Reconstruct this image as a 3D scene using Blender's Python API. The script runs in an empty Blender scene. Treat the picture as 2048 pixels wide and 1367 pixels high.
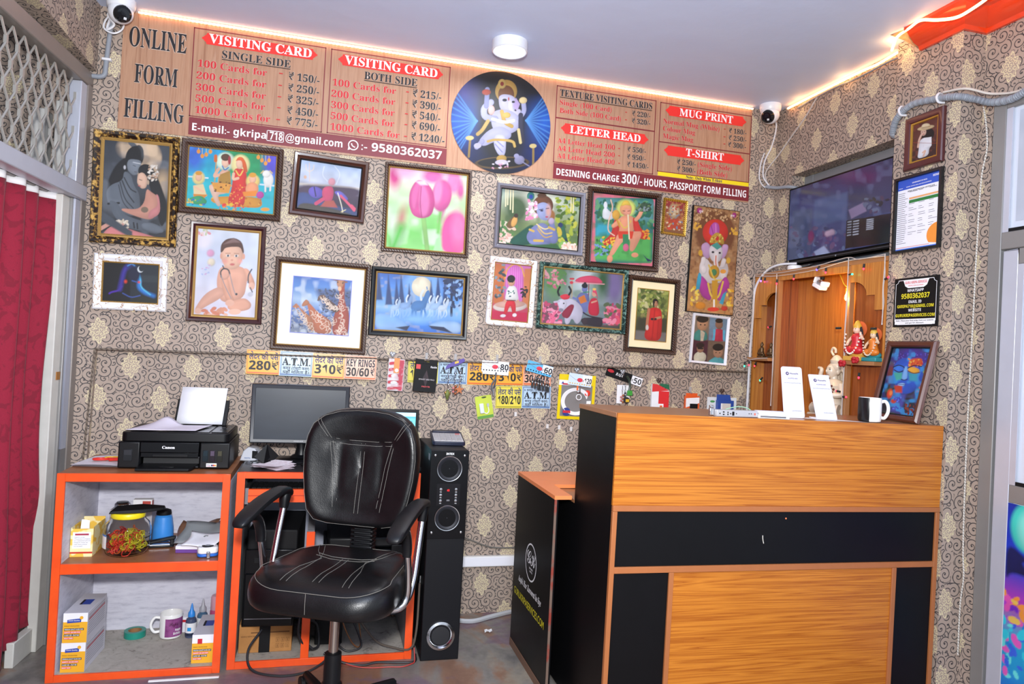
import bpy, bmesh, math, random
import numpy as np
from mathutils import Matrix, Vector
SC = bpy.context.scene
COL = SC.collection
random.seed(7)
PI = math.pi

# ---------------------------------------------------------------- camera, sky, lights, exposure
FOC = 1418.3
yaw, pit, rol = (math.radians(a) for a in (14.7995, 0.76386, 2.9768))
EYE = Vector((0.0, 0.0, 1.218))
fwd = Vector((math.sin(yaw) * math.cos(pit), math.cos(yaw) * math.cos(pit), math.sin(pit)))
rgt0 = Vector((math.cos(yaw), -math.sin(yaw), 0))
up0 = rgt0.cross(fwd)
rgt = rgt0 * math.cos(rol) + up0 * math.sin(rol)
upv = -rgt0 * math.sin(rol) + up0 * math.cos(rol)
cam = bpy.data.cameras.new('camera')
cam.sensor_width = 36.0
cam.lens = FOC / 2048 * 36.0
cam.clip_start = 0.05
cam_o = bpy.data.objects.new('camera', cam)
COL.objects.link(cam_o)
M4 = Matrix.Identity(4)
for i in range(3):
    M4[i][0], M4[i][1], M4[i][2], M4[i][3] = rgt[i], upv[i], -fwd[i], EYE[i]
cam_o.matrix_world = M4
SC.camera = cam_o
SC.view_settings.view_transform = 'Standard'
SC.view_settings.look = 'None'
SC.view_settings.gamma = 1.0
SC.view_settings.use_curve_mapping = False
SC.view_settings.exposure = 0.12
wd = bpy.data.worlds.new('daylight')
SC.world = wd
wd.use_nodes = True
wd.node_tree.nodes['Background'].inputs[0].default_value = (0.78, 0.87, 1.0, 1)
wd.node_tree.nodes['Background'].inputs[1].default_value = 0.9


def lamp(name, kind, loc, energy, col=(1, 1, 1), size=0.1, aim=None, spot=None):
    l = bpy.data.lights.new(name, kind)
    l.energy = energy
    l.color = col
    if kind == 'AREA':
        l.shape = 'DISK'
        l.size = size
    else:
        l.shadow_soft_size = size
    if spot:
        l.spot_size, l.spot_blend = spot
    o = bpy.data.objects.new(name, l)
    COL.objects.link(o)
    o.location = loc
    if aim is not None:
        o.rotation_euler = (Vector(aim) - Vector(loc)).to_track_quat('-Z', 'Y').to_euler()
    return o


lamp('camera_flash', 'AREA', (-0.03, -0.04, 1.50), 80, (0.985, 0.99, 1.0), 0.14, (0.5, 3.2, 1.3))
lamp('added_fill_light', 'POINT', (0.35, 0.60, 2.10), 46, (0.78, 0.88, 1.0), 0.12)  # added fill lamp without a fixture, out of view, brightens the ceiling
lamp('ceiling_lamp_light', 'AREA', (0.69, 2.90, 2.455), 4.0, (0.95, 0.98, 1.0), 0.13, (0.69, 2.9, 0))

# ---------------------------------------------------------------- colours and materials
def lin(h):
    if not isinstance(h, str):
        return tuple(h)
    h = h.lstrip('#')
    if len(h) == 3:
        h = ''.join(c * 2 for c in h)
    o = []
    for i in (0, 2, 4):
        c = int(h[i:i + 2], 16) / 255
        o.append(c / 12.92 if c <= 0.04045 else ((c + 0.055) / 1.055) ** 2.4)
    return tuple(o)


class NT:
    """small node-tree writer"""
    def __init__(s, name):
        s.mat = bpy.data.materials.new(name)
        s.mat.use_nodes = True
        s.t = s.mat.node_tree
        s.b = s.t.nodes['Principled BSDF']

    def n(s, typ, ins=None, **kw):
        nd = s.t.nodes.new(typ)
        for k, v in kw.items():
            setattr(nd, k, v)
        for k, v in (ins or {}).items():
            s.put(nd.inputs[k], v)
        return nd

    def put(s, sock, v):
        if hasattr(v, 'is_output') or isinstance(v, bpy.types.NodeSocket):
            s.t.links.new(v, sock)
        elif isinstance(v, bpy.types.Node):
            s.t.links.new(v.outputs[0], sock)
        else:
            if isinstance(v, (tuple, list)) and len(v) == 3 and sock.type == 'RGBA':
                v = (*v, 1)
            sock.default_value = v

    def m(s, op, a, b=None, c=None):
        nd = s.t.nodes.new('ShaderNodeMath')
        nd.operation = op
        for i, v in enumerate((a, b, c)):
            if v is not None:
                s.put(nd.inputs[i], v)
        return nd.outputs[0]

    def mix(s, f, a, b, bt='MIX'):
        nd = s.t.nodes.new('ShaderNodeMix')
        nd.data_type = 'RGBA'
        nd.blend_type = bt
        s.put(nd.inputs[0], f)
        for k, v in ((6, a), (7, b)):
            s.put(nd.inputs[k], v if not isinstance(v, str) else lin(v))
        return nd.outputs[2]

    def ramp(s, f, pts):
        nd = s.t.nodes.new('ShaderNodeValToRGB')
        e = nd.color_ramp.elements
        while len(e) < len(pts):
            e.new(0.5)
        for q, (p, c) in zip(e, pts):
            q.position = p
            c = lin(c) if isinstance(c, str) else (c if isinstance(c, tuple) else (c, c, c))
            q.color = (*c, 1)
        s.put(nd.inputs[0], f)
        return nd.outputs[0]

    def noise(s, vec, scale, det=3, rough=0.5, dist=0.0):
        return s.n('ShaderNodeTexNoise', {'Vector': vec, 'Scale': scale, 'Detail': det, 'Roughness': rough, 'Distortion': dist}).outputs[0]

    def obj(s, scale=(1, 1, 1), loc=(0, 0, 0)):
        tc = s.n('ShaderNodeTexCoord').outputs['Object']
        return s.n('ShaderNodeMapping', {'Vector': tc, 'Scale': scale, 'Location': loc}).outputs[0]

    def bump(s, h, strength=0.2, dist=0.005):
        s.put(s.b.inputs['Normal'], s.n('ShaderNodeBump', {'Height': h, 'Strength': strength, 'Distance': dist}).outputs[0])

    def set(s, **kw):
        for k, v in kw.items():
            s.put(s.b.inputs[{'col': 'Base Color', 'rough': 'Roughness', 'metal': 'Metallic', 'em': 'Emission Color', 'es': 'Emission Strength',
                              'trans': 'Transmission Weight', 'ior': 'IOR', 'coat': 'Coat Weight', 'croug': 'Coat Roughness',
                              'sheen': 'Sheen Weight', 'alpha': 'Alpha', 'spec': 'Specular IOR Level', 'sss': 'Subsurface Weight'}[k]],
                  lin(v) if isinstance(v, str) else v)
        return s


MATS = {}


def mat(hexcol, rough=0.5, metal=0.0, var=0.06, **kw):
    """plain material with a faint procedural mottling so that no surface is a dead flat colour"""
    key = (hexcol, rough, metal, var, tuple(sorted(kw.items())))
    if key in MATS:
        return MATS[key]
    t = NT('mat_' + hexcol.strip('#'))
    c = lin(hexcol)
    if var:
        f = t.noise(t.obj(), 18.0, 4)
        t.set(col=t.mix(f, tuple(x * (1 - var) for x in c), tuple(min(1, x * (1 + var)) for x in c)))
    else:
        t.set(col=c)
    t.set(rough=rough, metal=metal, **kw)
    MATS[key] = t.mat
    return t.mat


def glow(hexcol, strength):
    key = ('glow', hexcol, strength)
    if key not in MATS:
        t = NT('glow')
        t.set(col=hexcol, em=hexcol, es=strength, rough=0.4)
        MATS[key] = t.mat
    return MATS[key]


def wallpaper():
    t = NT('scroll_wallpaper')
    g = t.n('ShaderNodeNewGeometry')
    px = t.n('ShaderNodeSeparateXYZ', {0: g.outputs['Position']}).outputs
    nx = t.n('ShaderNodeSeparateXYZ', {0: g.outputs['True Normal']}).outputs
    side = t.m('GREATER_THAN', t.m('ABSOLUTE', nx[0]), 0.5)
    flat = t.m('GREATER_THAN', t.m('ABSOLUTE', nx[2]), 0.5)
    u = t.m('ADD', t.m('MULTIPLY', px[0], t.m('SUBTRACT', 1.0, side)), t.m('MULTIPLY', px[1], side))
    v = t.m('ADD', t.m('MULTIPLY', px[2], t.m('SUBTRACT', 1.0, flat)), t.m('MULTIPLY', px[1], flat))

    def curls(size, rmax, turns, wid, rnd, seed):
        uu = t.m('ADD', t.m('DIVIDE', u, size), seed)
        vv = t.m('ADD', t.m('DIVIDE', v, size), seed * 1.7)
        vec = t.n('ShaderNodeCombineXYZ', {0: uu, 1: vv}).outputs[0]
        vo = t.n('ShaderNodeTexVoronoi', {'Vector': vec, 'Scale': 1.0, 'Randomness': rnd}, voronoi_dimensions='2D')
        d = t.n('ShaderNodeVectorMath', {0: vec, 1: vo.outputs['Position']}, operation='SUBTRACT').outputs[0]
        dd = t.n('ShaderNodeSeparateXYZ', {0: d}).outputs
        rc = t.n('ShaderNodeSeparateColor', {0: vo.outputs['Color']}).outputs
        r = vo.outputs['Distance']
        sgn = t.m('SUBTRACT', t.m('MULTIPLY', t.m('GREATER_THAN', rc[1], 0.5), 2.0), 1.0)
        th = t.m('MULTIPLY', t.m('DIVIDE', t.m('ARCTAN2', dd[1], dd[0]), 2 * PI), sgn)
        ph = t.m('FRACT', t.m('ADD', t.m('ADD', th, t.m('MULTIPLY', r, turns)), t.m('ADD', rc[0], 8.0)))
        dist = t.m('DIVIDE', t.m('ABSOLUTE', t.m('SUBTRACT', ph, 0.5)), turns)
        line = t.m('LESS_THAN', dist, wid)
        line = t.m('MULTIPLY', line, t.m('LESS_THAN', r, rmax))
        knob = t.m('LESS_THAN', r, 0.065)
        return t.m('MAXIMUM', line, knob), r
    big, r1 = curls(0.053, 0.60, 3.2, 0.031, 0.6, 3.3)
    sml, r2 = curls(0.033, 0.58, 2.4, 0.048, 0.6, 9.1)
    lines = t.m('MAXIMUM', big, t.m('MULTIPLY', sml, t.m('GREATER_THAN', r1, 0.48)))
    # gold medallions in a half-drop repeat
    cw, chh = 0.235, 0.27
    mu = t.m('DIVIDE', u, cw / 2)
    ci = t.m('FLOOR', mu)
    odd = t.m('ABSOLUTE', t.m('MODULO', ci, 2.0))
    lu = t.m('MULTIPLY', t.m('SUBTRACT', t.m('SUBTRACT', mu, ci), 0.5), cw / 2)
    mv = t.m('ADD', t.m('DIVIDE', v, chh), t.m('MULTIPLY', odd, 0.5))
    lv = t.m('MULTIPLY', t.m('SUBTRACT', t.m('SUBTRACT', mv, t.m('FLOOR', mv)), 0.5), chh)
    au = t.m('DIVIDE', t.m('ABSOLUTE', lu), 0.036)
    av = t.m('DIVIDE', t.m('ABSOLUTE', lv), 0.054)
    wob = t.m('MULTIPLY', t.m('SINE', t.m('MULTIPLY', t.m('ARCTAN2', lu, lv), 10.0)), 0.16)
    dm = t.m('ADD', t.m('ADD', t.m('POWER', au, 1.35), t.m('POWER', av, 1.35)), wob)
    med = t.m('LESS_THAN', dm, 0.92)
    lace, r3 = curls(0.018, 0.62, 2.3, 0.078, 0.45, 5.5)
    rim = t.m('LESS_THAN', t.m('ABSOLUTE', t.m('SUBTRACT', dm, 0.84)), 0.045)
    lace = t.m('MAXIMUM', lace, rim)
    gold = t.m('MULTIPLY', med, lace)
    halo = t.m('LESS_THAN', dm, 1.02)
    pos = g.outputs['Position']
    base = t.mix(t.noise(pos, 3.0, 4), '#ad9b8d', '#a39183')
    lc = t.m('MULTIPLY', lines, t.m('SUBTRACT', 1.0, halo))
    c = t.mix(lc, base, '#3d3a3c')
    c = t.mix(gold, c, '#dccfa6')
    t.set(col=c, rough=0.6, metal=0.0)
    t.bump(t.m('ADD', lc, gold), 0.10, 0.001)
    return t.mat


def wood(c0, c1, axis, scale=14, stretch=14.0, rough=0.3, name='wood'):
    """laminate grain running along an axis of the object"""
    t = NT(name)
    s = [stretch, stretch, stretch]
    s['xyz'.index(axis)] = 1.0
    vec = t.obj(tuple(s))
    n1 = t.noise(vec, scale / 8, 3, 0.55, 0.35)
    n2 = t.noise(vec, scale, 4, 0.6)
    rings = t.m('FRACT', t.m('MULTIPLY', n1, 9.0))
    f = t.m('ADD', t.m('MULTIPLY', rings, 0.55), t.m('MULTIPLY', n2, 0.5))
    t.set(col=t.ramp(f, [(0.15, c0), (0.5, c1), (0.85, c0)]), rough=rough)
    return t.mat


def fleck(a, b, scale, lo=0.5, hi=0.56, rough=0.35, metal=0.0, c=None):
    t = NT('flecked')
    f = t.noise(t.obj(), scale, 4, 0.62)
    col = t.ramp(f, [(lo, a), (hi, b)] + ([(min(1, hi + 0.1), c)] if c else []))
    t.set(col=col, rough=rough, metal=metal)
    return t.mat


def veins(a, b, scale, w=0.03, rough=0.3):
    t = NT('veined')
    f = t.noise(t.obj(), scale, 5, 0.55, 0.6)
    t.set(col=t.mix(t.m('LESS_THAN', t.m('ABSOLUTE', t.m('SUBTRACT', f, 0.5)), w), lin(a), lin(b)), rough=rough)
    return t.mat


def beads(a, b, pitch, rough=0.35, metal=0.0):
    t = NT('beaded')
    p = t.n('ShaderNodeSeparateXYZ', {0: t.obj()}).outputs
    s = t.m('MULTIPLY', t.m('SINE', t.m('MULTIPLY', p[0], 2 * PI / pitch)), t.m('SINE', t.m('MULTIPLY', p[2], 2 * PI / pitch)))
    s2 = t.m('ADD', t.m('MULTIPLY', t.m('SINE', t.m('MULTIPLY', t.m('ADD', p[0], p[2]), 2 * PI / pitch)), 0.5), 0.5)
    t.set(col=t.mix(s2, lin(a), lin(b)), rough=rough, metal=metal)
    t.bump(s2, 0.5, 0.002)
    return t.mat


# ---------------------------------------------------------------- mesh builder
class MB:
    def __init__(s, T=None):
        s.v, s.f, s.mi, s.mats, s.T = [], [], [], [], T

    def add(s, vs, fs, m):
        if m not in s.mats:
            s.mats.append(m)
        k, b = s.mats.index(m), len(s.v)
        for p in vs:
            p = Vector(p)
            s.v.append(s.T @ p if s.T else p)
        for f in fs:
            s.f.append([b + i for i in f])
            s.mi.append(k)
        return s

    def box(s, x0, y0, z0, x1, y1, z1, m):
        return s.add([(x, y, z) for x in (x0, x1) for y in (y0, y1) for z in (z0, z1)],
                     [(0, 1, 3, 2), (4, 6, 7, 5), (0, 4, 5, 1), (2, 3, 7, 6), (0, 2, 6, 4), (1, 5, 7, 3)], m)

    def quad(s, a, b, c, d, m):
        return s.add([a, b, c, d], [(0, 1, 2, 3)], m)

    def rect(s, x0, z0, x1, z1, y, m):
        return s.quad((x0, y, z0), (x1, y, z0), (x1, y, z1), (x0, y, z1), m)

    def poly(s, pts, y, m):
        return s.add([(x, y, z) for x, z in pts], [tuple(range(len(pts)))], m)

    def prism(s, pts, y0, y1, m):
        n = len(pts)
        vs = [(x, y0, z) for x, z in pts] + [(x, y1, z) for x, z in pts]
        fs = [tuple(range(n)), tuple(range(2 * n - 1, n - 1, -1))] + [(i, n + i, n + (i + 1) % n, (i + 1) % n) for i in range(n)]
        return s.add(vs, fs, m)

    def slab(s, pts, z0, z1, m):
        n = len(pts)
        vs = [(x, y, z0) for x, y in pts] + [(x, y, z1) for x, y in pts]
        fs = [tuple(range(n - 1, -1, -1)), tuple(range(n, 2 * n))] + [(i, (i + 1) % n, n + (i + 1) % n, n + i) for i in range(n)]
        return s.add(vs, fs, m)

    def cyl(s, p0, p1, r, m, n=20, r1=None, cap=True):
        p0, p1 = Vector(p0), Vector(p1)
        r1 = r if r1 is None else r1
        d = (p1 - p0).normalized()
        a = d.orthogonal().normalized()
        b = d.cross(a)
        vs = []
        for p, q in ((p0, r), (p1, r1)):
            vs += [p + (a * math.cos(2 * PI * i / n) + b * math.sin(2 * PI * i / n)) * q for i in range(n)]
        fs = [(i, (i + 1) % n, n + (i + 1) % n, n + i) for i in range(n)]
        if cap:
            fs += [tuple(range(n - 1, -1, -1)), tuple(range(n, 2 * n))]
        return s.add(vs, fs, m)

    def lathe(s, c, prof, m, n=28, axis='z', cap=True):
        c = Vector(c)
        vs = []
        for r, h in prof:
            for i in range(n):
                ca, sa = math.cos(2 * PI * i / n) * r, math.sin(2 * PI * i / n) * r
                vs.append(c + Vector({'z': (ca, sa, h), 'y': (ca, h, sa), 'x': (h, ca, sa)}[axis]))
        k = len(prof)
        fs = [(j * n + i, j * n + (i + 1) % n, (j + 1) * n + (i + 1) % n, (j + 1) * n + i) for j in range(k - 1) for i in range(n)]
        if cap:
            fs += [tuple(range(n)), tuple(range((k - 1) * n, k * n))]
        return s.add(vs, fs, m)

    def ell(s, c, r, m, n=20, k=12):
        c = Vector(c)
        r = (r, r, r) if not isinstance(r, (tuple, list)) else r
        vs = [c + Vector((0, 0, -r[2]))]
        for j in range(1, k):
            ph = -PI / 2 + PI * j / k
            vs += [c + Vector((r[0] * math.cos(ph) * math.cos(2 * PI * i / n), r[1] * math.cos(ph) * math.sin(2 * PI * i / n), r[2] * math.sin(ph))) for i in range(n)]
        vs.append(c + Vector((0, 0, r[2])))
        fs = [(0, 1 + (i + 1) % n, 1 + i) for i in range(n)]
        for j in range(k - 2):
            fs += [(1 + j * n + i, 1 + j * n + (i + 1) % n, 1 + (j + 1) * n + (i + 1) % n, 1 + (j + 1) * n + i) for i in range(n)]
        e = len(vs) - 1
        fs += [(e, 1 + (k - 2) * n + i, 1 + (k - 2) * n + (i + 1) % n) for i in range(n)]
        return s.add(vs, fs, m)

    def tube(s, pts, r, m, n=8, sub=6, closed=False):
        P = [Vector(p) for p in pts]
        if sub > 1 and len(P) > 2:
            Q = []
            k = len(P)
            rng = range(k if closed else k - 1)
            for i in rng:
                p1, p2 = P[i], P[(i + 1) % k]
                p0 = P[(i - 1) % k] if (closed or i > 0) else p1 * 2 - p2
                p3 = P[(i + 2) % k] if (closed or i + 2 < k) else p2 * 2 - p1
                for j in range(sub):
                    t = j / sub
                    Q.append(0.5 * (2 * p1 + (p2 - p0) * t + (2 * p0 - 5 * p1 + 4 * p2 - p3) * t * t + (3 * p1 - p0 - 3 * p2 + p3) * t ** 3))
            if not closed:
                Q.append(P[-1])
            P = Q
        rs = r if callable(r) else (lambda t: r)
        vs = []
        k = len(P)
        a = None
        for i, p in enumerate(P):
            d = (P[(i + 1) % k] - P[i - 1]) if closed else (P[min(i + 1, k - 1)] - P[max(i - 1, 0)])
            d = d.normalized() if d.length > 1e-9 else Vector((0, 0, 1))
            a = d.orthogonal().normalized() if a is None else (a - d * a.dot(d)).normalized()
            b = d.cross(a)
            q = rs(i / max(1, k - 1))
            vs += [p + (a * math.cos(2 * PI * j / n) + b * math.sin(2 * PI * j / n)) * q for j in range(n)]
        fs = [(i * n + j, i * n + (j + 1) % n, ((i + 1) % k) * n + (j + 1) % n, ((i + 1) % k) * n + j) for i in range(k if closed else k - 1) for j in range(n)]
        if not closed:
            fs += [tuple(range(n - 1, -1, -1)), tuple(range((k - 1) * n, k * n))]
        return s.add(vs, fs, m)

    def grid(s, fn, nu, nv, m, cu=False):
        vs = [fn(i / nu, j / nv) for j in range(nv + 1) for i in range(nu + 1)]
        w = nu + 1
        return s.add(vs, [(j * w + i, j * w + i + 1, (j + 1) * w + i + 1, (j + 1) * w + i) for j in range(nv) for i in range(nu)], m)

    def ring(s, w, h, prof, m, cx=0.0, cz=0.0):
        """mitred rectangular moulding in the xz plane; prof = [(inset, depth towards the viewer)]"""
        k = len(prof)
        vs = []
        for i, d in prof:
            X, Z = w / 2 - i, h / 2 - i
            vs += [(cx - X, -d, cz - Z), (cx + X, -d, cz - Z), (cx + X, -d, cz + Z), (cx - X, -d, cz + Z)]
        fs = [(j * 4 + i, j * 4 + (i + 1) % 4, (j + 1) * 4 + (i + 1) % 4, (j + 1) * 4 + i) for j in range(k - 1) for i in range(4)]
        return s.add(vs, fs, m)

    def text(s, body, x0, x1, z, cap, y, m, style='S', off=0.0, halo=None):
        """flat lettering: baseline z, capital height cap, squeezed to run from x0 to x1"""
        if halo:
            s.text(body, x0, x1, z, cap, y + 0.0004, halo, style, off + 0.016)
        vs, fs, bx = glyphs(body, style, round(off, 3))
        k = (x1 - x0) / max(1e-6, bx[1] - bx[0])
        kc = cap / CAP[style]
        return s.add([(x0 + (p[0] - bx[0]) * k, y, z + p[1] * kc) for p in vs], fs, m)

    def build(s, name, parent=None, bevel=0.0, angle=40, seg=2, sub=0):
        me = bpy.data.meshes.new(name)
        me.from_pydata([tuple(p) for p in s.v], [], s.f)
        for m in s.mats:
            me.materials.append(m)
        me.polygons.foreach_set('material_index', s.mi)
        bm = bmesh.new()
        bm.from_mesh(me)
        bmesh.ops.remove_doubles(bm, verts=bm.verts, dist=1e-6)
        bmesh.ops.recalc_face_normals(bm, faces=bm.faces)
        bm.to_mesh(me)
        bm.free()
        me.polygons.foreach_set('use_smooth', [True] * len(me.polygons))
        me.set_sharp_from_angle(angle=math.radians(angle))
        me.update()
        o = bpy.data.objects.new(name, me)
        COL.objects.link(o)
        if parent is not None:
            o.parent = parent
        if bevel:
            b = o.modifiers.new('bevel', 'BEVEL')
            b.width, b.segments, b.limit_method, b.angle_limit = bevel, seg, 'ANGLE', math.radians(40)
        if sub:
            b = o.modifiers.new('sub', 'SUBSURF')
            b.levels = b.render_levels = sub
        return o


GL = {}
CAP = {}


def style_map(t, style):
    o = ''
    for c in t:
        A, a, d = {'B': (0x1D400, 0x1D41A, 0x1D7CE), 'S': (0x1D5D4, 0x1D5EE, 0x1D7EC), 'N': (None, None, None), 'K': (0x1D4D0, 0x1D4EA, None), 'I': (0x1D468, 0x1D482, None)}[style]
        if A and 'A' <= c <= 'Z':
            o += chr(A + ord(c) - 65)
        elif a and 'a' <= c <= 'z':
            o += chr(a + ord(c) - 97)
        elif d and '0' <= c <= '9':
            o += chr(d + ord(c) - 48)
        else:
            o += c
    return o


def glyphs(body, style, off):
    key = (body, style, off)
    if key in GL:
        return GL[key]
    cu = bpy.data.curves.new('lettering', 'FONT')
    cu.body = style_map(body, style)
    cu.resolution_u = 3
    cu.offset = off + (0.003 if style == 'B' else 0.0)
    o = bpy.data.objects.new('lettering', cu)
    COL.objects.link(o)
    dg = bpy.context.evaluated_depsgraph_get()
    me = o.evaluated_get(dg).to_mesh()
    vs = [(v.co.x, v.co.y) for v in me.vertices]
    fs = [tuple(p.vertices) for p in me.polygons]
    o.evaluated_get(dg).to_mesh_clear()
    bpy.data.objects.remove(o)
    bpy.data.curves.remove(cu)
    xs = [v[0] for v in vs] or [0, 1]
    GL[key] = (vs, fs, (min(xs), max(xs)))
    return GL[key]


for st_ in 'BSNKI':
    vs_, _, _ = glyphs('H', st_, 0.0)
    CAP[st_] = max(v[1] for v in vs_)


def tag(o, label, cat, group=None, kind=None):
    o['label'], o['category'] = label, cat
    if group:
        o['group'] = group
    if kind:
        o['kind'] = kind
    return o


def thing(name, label, cat, loc, rz=0.0, group=None, rot=None):
    o = bpy.data.objects.new(name, None)
    o.empty_display_size = 0.05
    COL.objects.link(o)
    o.location = loc
    o.rotation_euler = rot if rot else (0, 0, math.radians(rz))
    return tag(o, label, cat, group)


def struct(name, mb, **kw):
    o = mb.build(name, **kw)
    o['kind'] = 'structure'
    return o


def rrect(w, h, r, n=5, cx=0.0, cz=0.0):
    pts = []
    for sx, sz, a0 in ((1, 1, 0), (-1, 1, 90), (-1, -1, 180), (1, -1, 270)):
        for i in range(n + 1):
            a = math.radians(a0 + 90 * i / n)
            pts.append((cx + sx * (w / 2 - r) + r * math.cos(a), cz + sz * (h / 2 - r) + r * math.sin(a)))
    return pts


# ---------------------------------------------------------------- pictures: a little painter on a fine coloured grid
def col_mat(name, coat, rough=0.5, es=0.0):
    t = NT(name)
    a = t.n('ShaderNodeVertexColor', layer_name='Paint').outputs[0]
    t.set(col=a, rough=rough, coat=coat, croug=0.12)
    if es:
        t.set(em=a, es=es)
    return t.mat


M_PRINT = col_mat('glazed_print', 0.0, 0.55)
M_MATTE = col_mat('printed_card', 0.0, 0.55)
M_SCREEN = col_mat('lit_screen', 0.4, 0.2, 0.55)
RNG = np.random.default_rng(11)


def vnoise(X, Y, sc, rng):
    n = 64
    R = rng.random((n, n))
    x, y = X * sc, Y * sc
    xi, yi = np.floor(x).astype(int), np.floor(y).astype(int)
    fx, fy = x - xi, y - yi
    fx, fy = fx * fx * (3 - 2 * fx), fy * fy * (3 - 2 * fy)
    g = lambda a, b: R[b % n, a % n]
    return (g(xi, yi) * (1 - fx) + g(xi + 1, yi) * fx) * (1 - fy) + (g(xi, yi + 1) * (1 - fx) + g(xi + 1, yi + 1) * fx) * fy


def paint(spec, q, U, V, gain=0.72):
    """U,V in 0..1 (V downwards); q = the four corners TL,TR,BR,BL of the drawing's own coordinate frame"""
    q = np.array(q, float)
    X = (q[0, 0] * (1 - U) + q[1, 0] * U) * (1 - V) + (q[3, 0] * (1 - U) + q[2, 0] * U) * V
    Y = (q[0, 1] * (1 - U) + q[1, 1] * U) * (1 - V) + (q[3, 1] * (1 - U) + q[2, 1] * U) * V
    C = np.zeros(U.shape + (3,))
    px = np.linalg.norm(q[1] - q[0]) / U.shape[1]
    rng = np.random.default_rng(5)

    def lay(mask, c, sel=None):
        c = np.array(lin(c)) if not isinstance(c, np.ndarray) else c
        if sel is None:
            C[...] = C * (1 - mask[..., None]) + c * mask[..., None]
        else:
            C[sel] = C[sel] * (1 - mask[:, None]) + c * mask[:, None]

    def cover(d, soft):
        return np.clip(0.5 - d / max(soft, px), 0, 1)

    def near(x0, y0, x1, y1, pad):
        return (X > x0 - pad) & (X < x1 + pad) & (Y > y0 - pad) & (Y < y1 + pad)

    def round_off(P, closed, it=2):
        for _ in range(it):
            Q = []
            n = len(P)
            for i in range(n if closed else n - 1):
                a, b = P[i], P[(i + 1) % n]
                Q += [a * .78 + b * .22, a * .22 + b * .78]
            P = np.array(Q if closed else [P[0]] + Q + [P[-1]])
        return P

    def brush(c, d, size, x, y, cx, cy, r):
        """brushed body colour of the drawn shape: a little deeper towards its outline and lower right"""
        f = .80 + .20 * np.clip(-d / (.45 * size + 1e-6), 0, 1) - .14 * np.clip(((x - cx) + (y - cy)) / (1.4 * r + 1e-6), -1, 1)
        return np.array(lin(c)) * f[:, None]
    for s in spec:
        k = s[0]
        if k == 'g':
            n = len(s) - 1
            for i in range(3):
                C[..., i] = np.interp(V, np.linspace(0, 1, n), [lin(c)[i] for c in s[1:]])
        elif k == 'e':
            _, cx, cy, rx, ry, c = s[:6]
            rot = math.radians(s[6]) if len(s) > 6 else 0
            sf = s[7] if len(s) > 7 else px
            R = max(rx, ry)
            sel = near(cx - R, cy - R, cx + R, cy + R, sf + px)
            if not sel.any():
                continue
            x, y = X[sel], Y[sel]
            dx, dy = x - cx, y - cy
            a, b = dx * math.cos(rot) + dy * math.sin(rot), -dx * math.sin(rot) + dy * math.cos(rot)
            d = (np.sqrt((a / rx) ** 2 + (b / ry) ** 2) - 1) * min(rx, ry)
            lay(cover(d, sf), brush(c, d, min(rx, ry), x, y, cx, cy, R) if sf <= 14 and min(rx, ry) > 6 * px else c, sel)
        elif k in 'pl':
            P = np.array(s[1], float)
            sf = (s[3] if k == 'p' else (s[4] if len(s) > 4 else px)) if len(s) > 3 else px
            if len(P) > (4 if k == 'p' else 2):
                P = round_off(P, k == 'p', 1 if len(P) > 14 else 2)
            w_ = s[2] / 2 if k == 'l' else 0
            lo, hi = P.min(0), P.max(0)
            sel = near(lo[0], lo[1], hi[0], hi[1], sf + px + w_)
            if not sel.any():
                continue
            x, y = X[sel], Y[sel]
            d = np.full(x.shape, 1e9)
            ins = np.zeros(x.shape, bool)
            for i in range(len(P) if k == 'p' else len(P) - 1):
                a, b = P[i], P[(i + 1) % len(P)]
                ab = b - a
                t = np.clip(((x - a[0]) * ab[0] + (y - a[1]) * ab[1]) / (ab @ ab + 1e-9), 0, 1)
                d = np.minimum(d, np.hypot(x - a[0] - t * ab[0], y - a[1] - t * ab[1]))
                if k == 'p' and abs(ab[1]) > 1e-9:
                    ins ^= ((a[1] > y) != (b[1] > y)) & (x < ab[0] * (y - a[1]) / ab[1] + a[0])
            if k == 'p':
                d = np.where(ins, -d, d)
                ce, R = (lo + hi) / 2, max(hi - lo) / 2
                lay(cover(d, sf), brush(s[2], d, min(hi - lo) / 2, x, y, ce[0], ce[1], R) if len(s[1]) > 4 and sf <= 14 else s[2], sel)
            else:
                c = brush(s[3], d - w_, w_, x, y, *((lo + hi) / 2), max(hi - lo) / 2) if w_ > 4 * px else s[3]
                lay(cover(d - w_, sf), c, sel)
        elif k == 's':          # scatter of small strokes in a box
            _, n, (x0, y0, x1, y1), (r0, r1), cols = s[:5]
            for i in range(n):
                cx, cy, r, a = rng.uniform(x0, x1), rng.uniform(y0, y1), rng.uniform(r0, r1), rng.uniform(0, PI)
                sel = (np.abs(X - cx) < r * 1.5) & (np.abs(Y - cy) < r * 1.5)
                if not sel.any():
                    continue
                dx, dy = X[sel] - cx, Y[sel] - cy
                u, v = dx * math.cos(a) + dy * math.sin(a), -dx * math.sin(a) + dy * math.cos(a)
                m = np.clip(0.5 - (np.sqrt(u * u + (v * 1.7) ** 2) - r) / px, 0, 1)[:, None]
                C[sel] = C[sel] * (1 - m) + np.array(lin(cols[i % len(cols)])) * m
        elif k == 'n':          # brushy variation
            C *= (1 + s[2] * (vnoise(X, Y, 1 / s[1], rng) - 0.5) * 2)[..., None]
        elif k == 'b':          # soft blotches of a colour
            m = np.clip((vnoise(X, Y, 1 / s[1], rng) - s[2]) * 4, 0, 1) * s[3]
            lay(m, s[4])
    C *= (1 + 0.16 * (vnoise(X, Y, 0.09 * 22 / (22 * px) / 1.2, rng) - 0.5) + 0.16 * (vnoise(X, Y, 0.022 / px, rng) - 0.5))[..., None]
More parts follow.
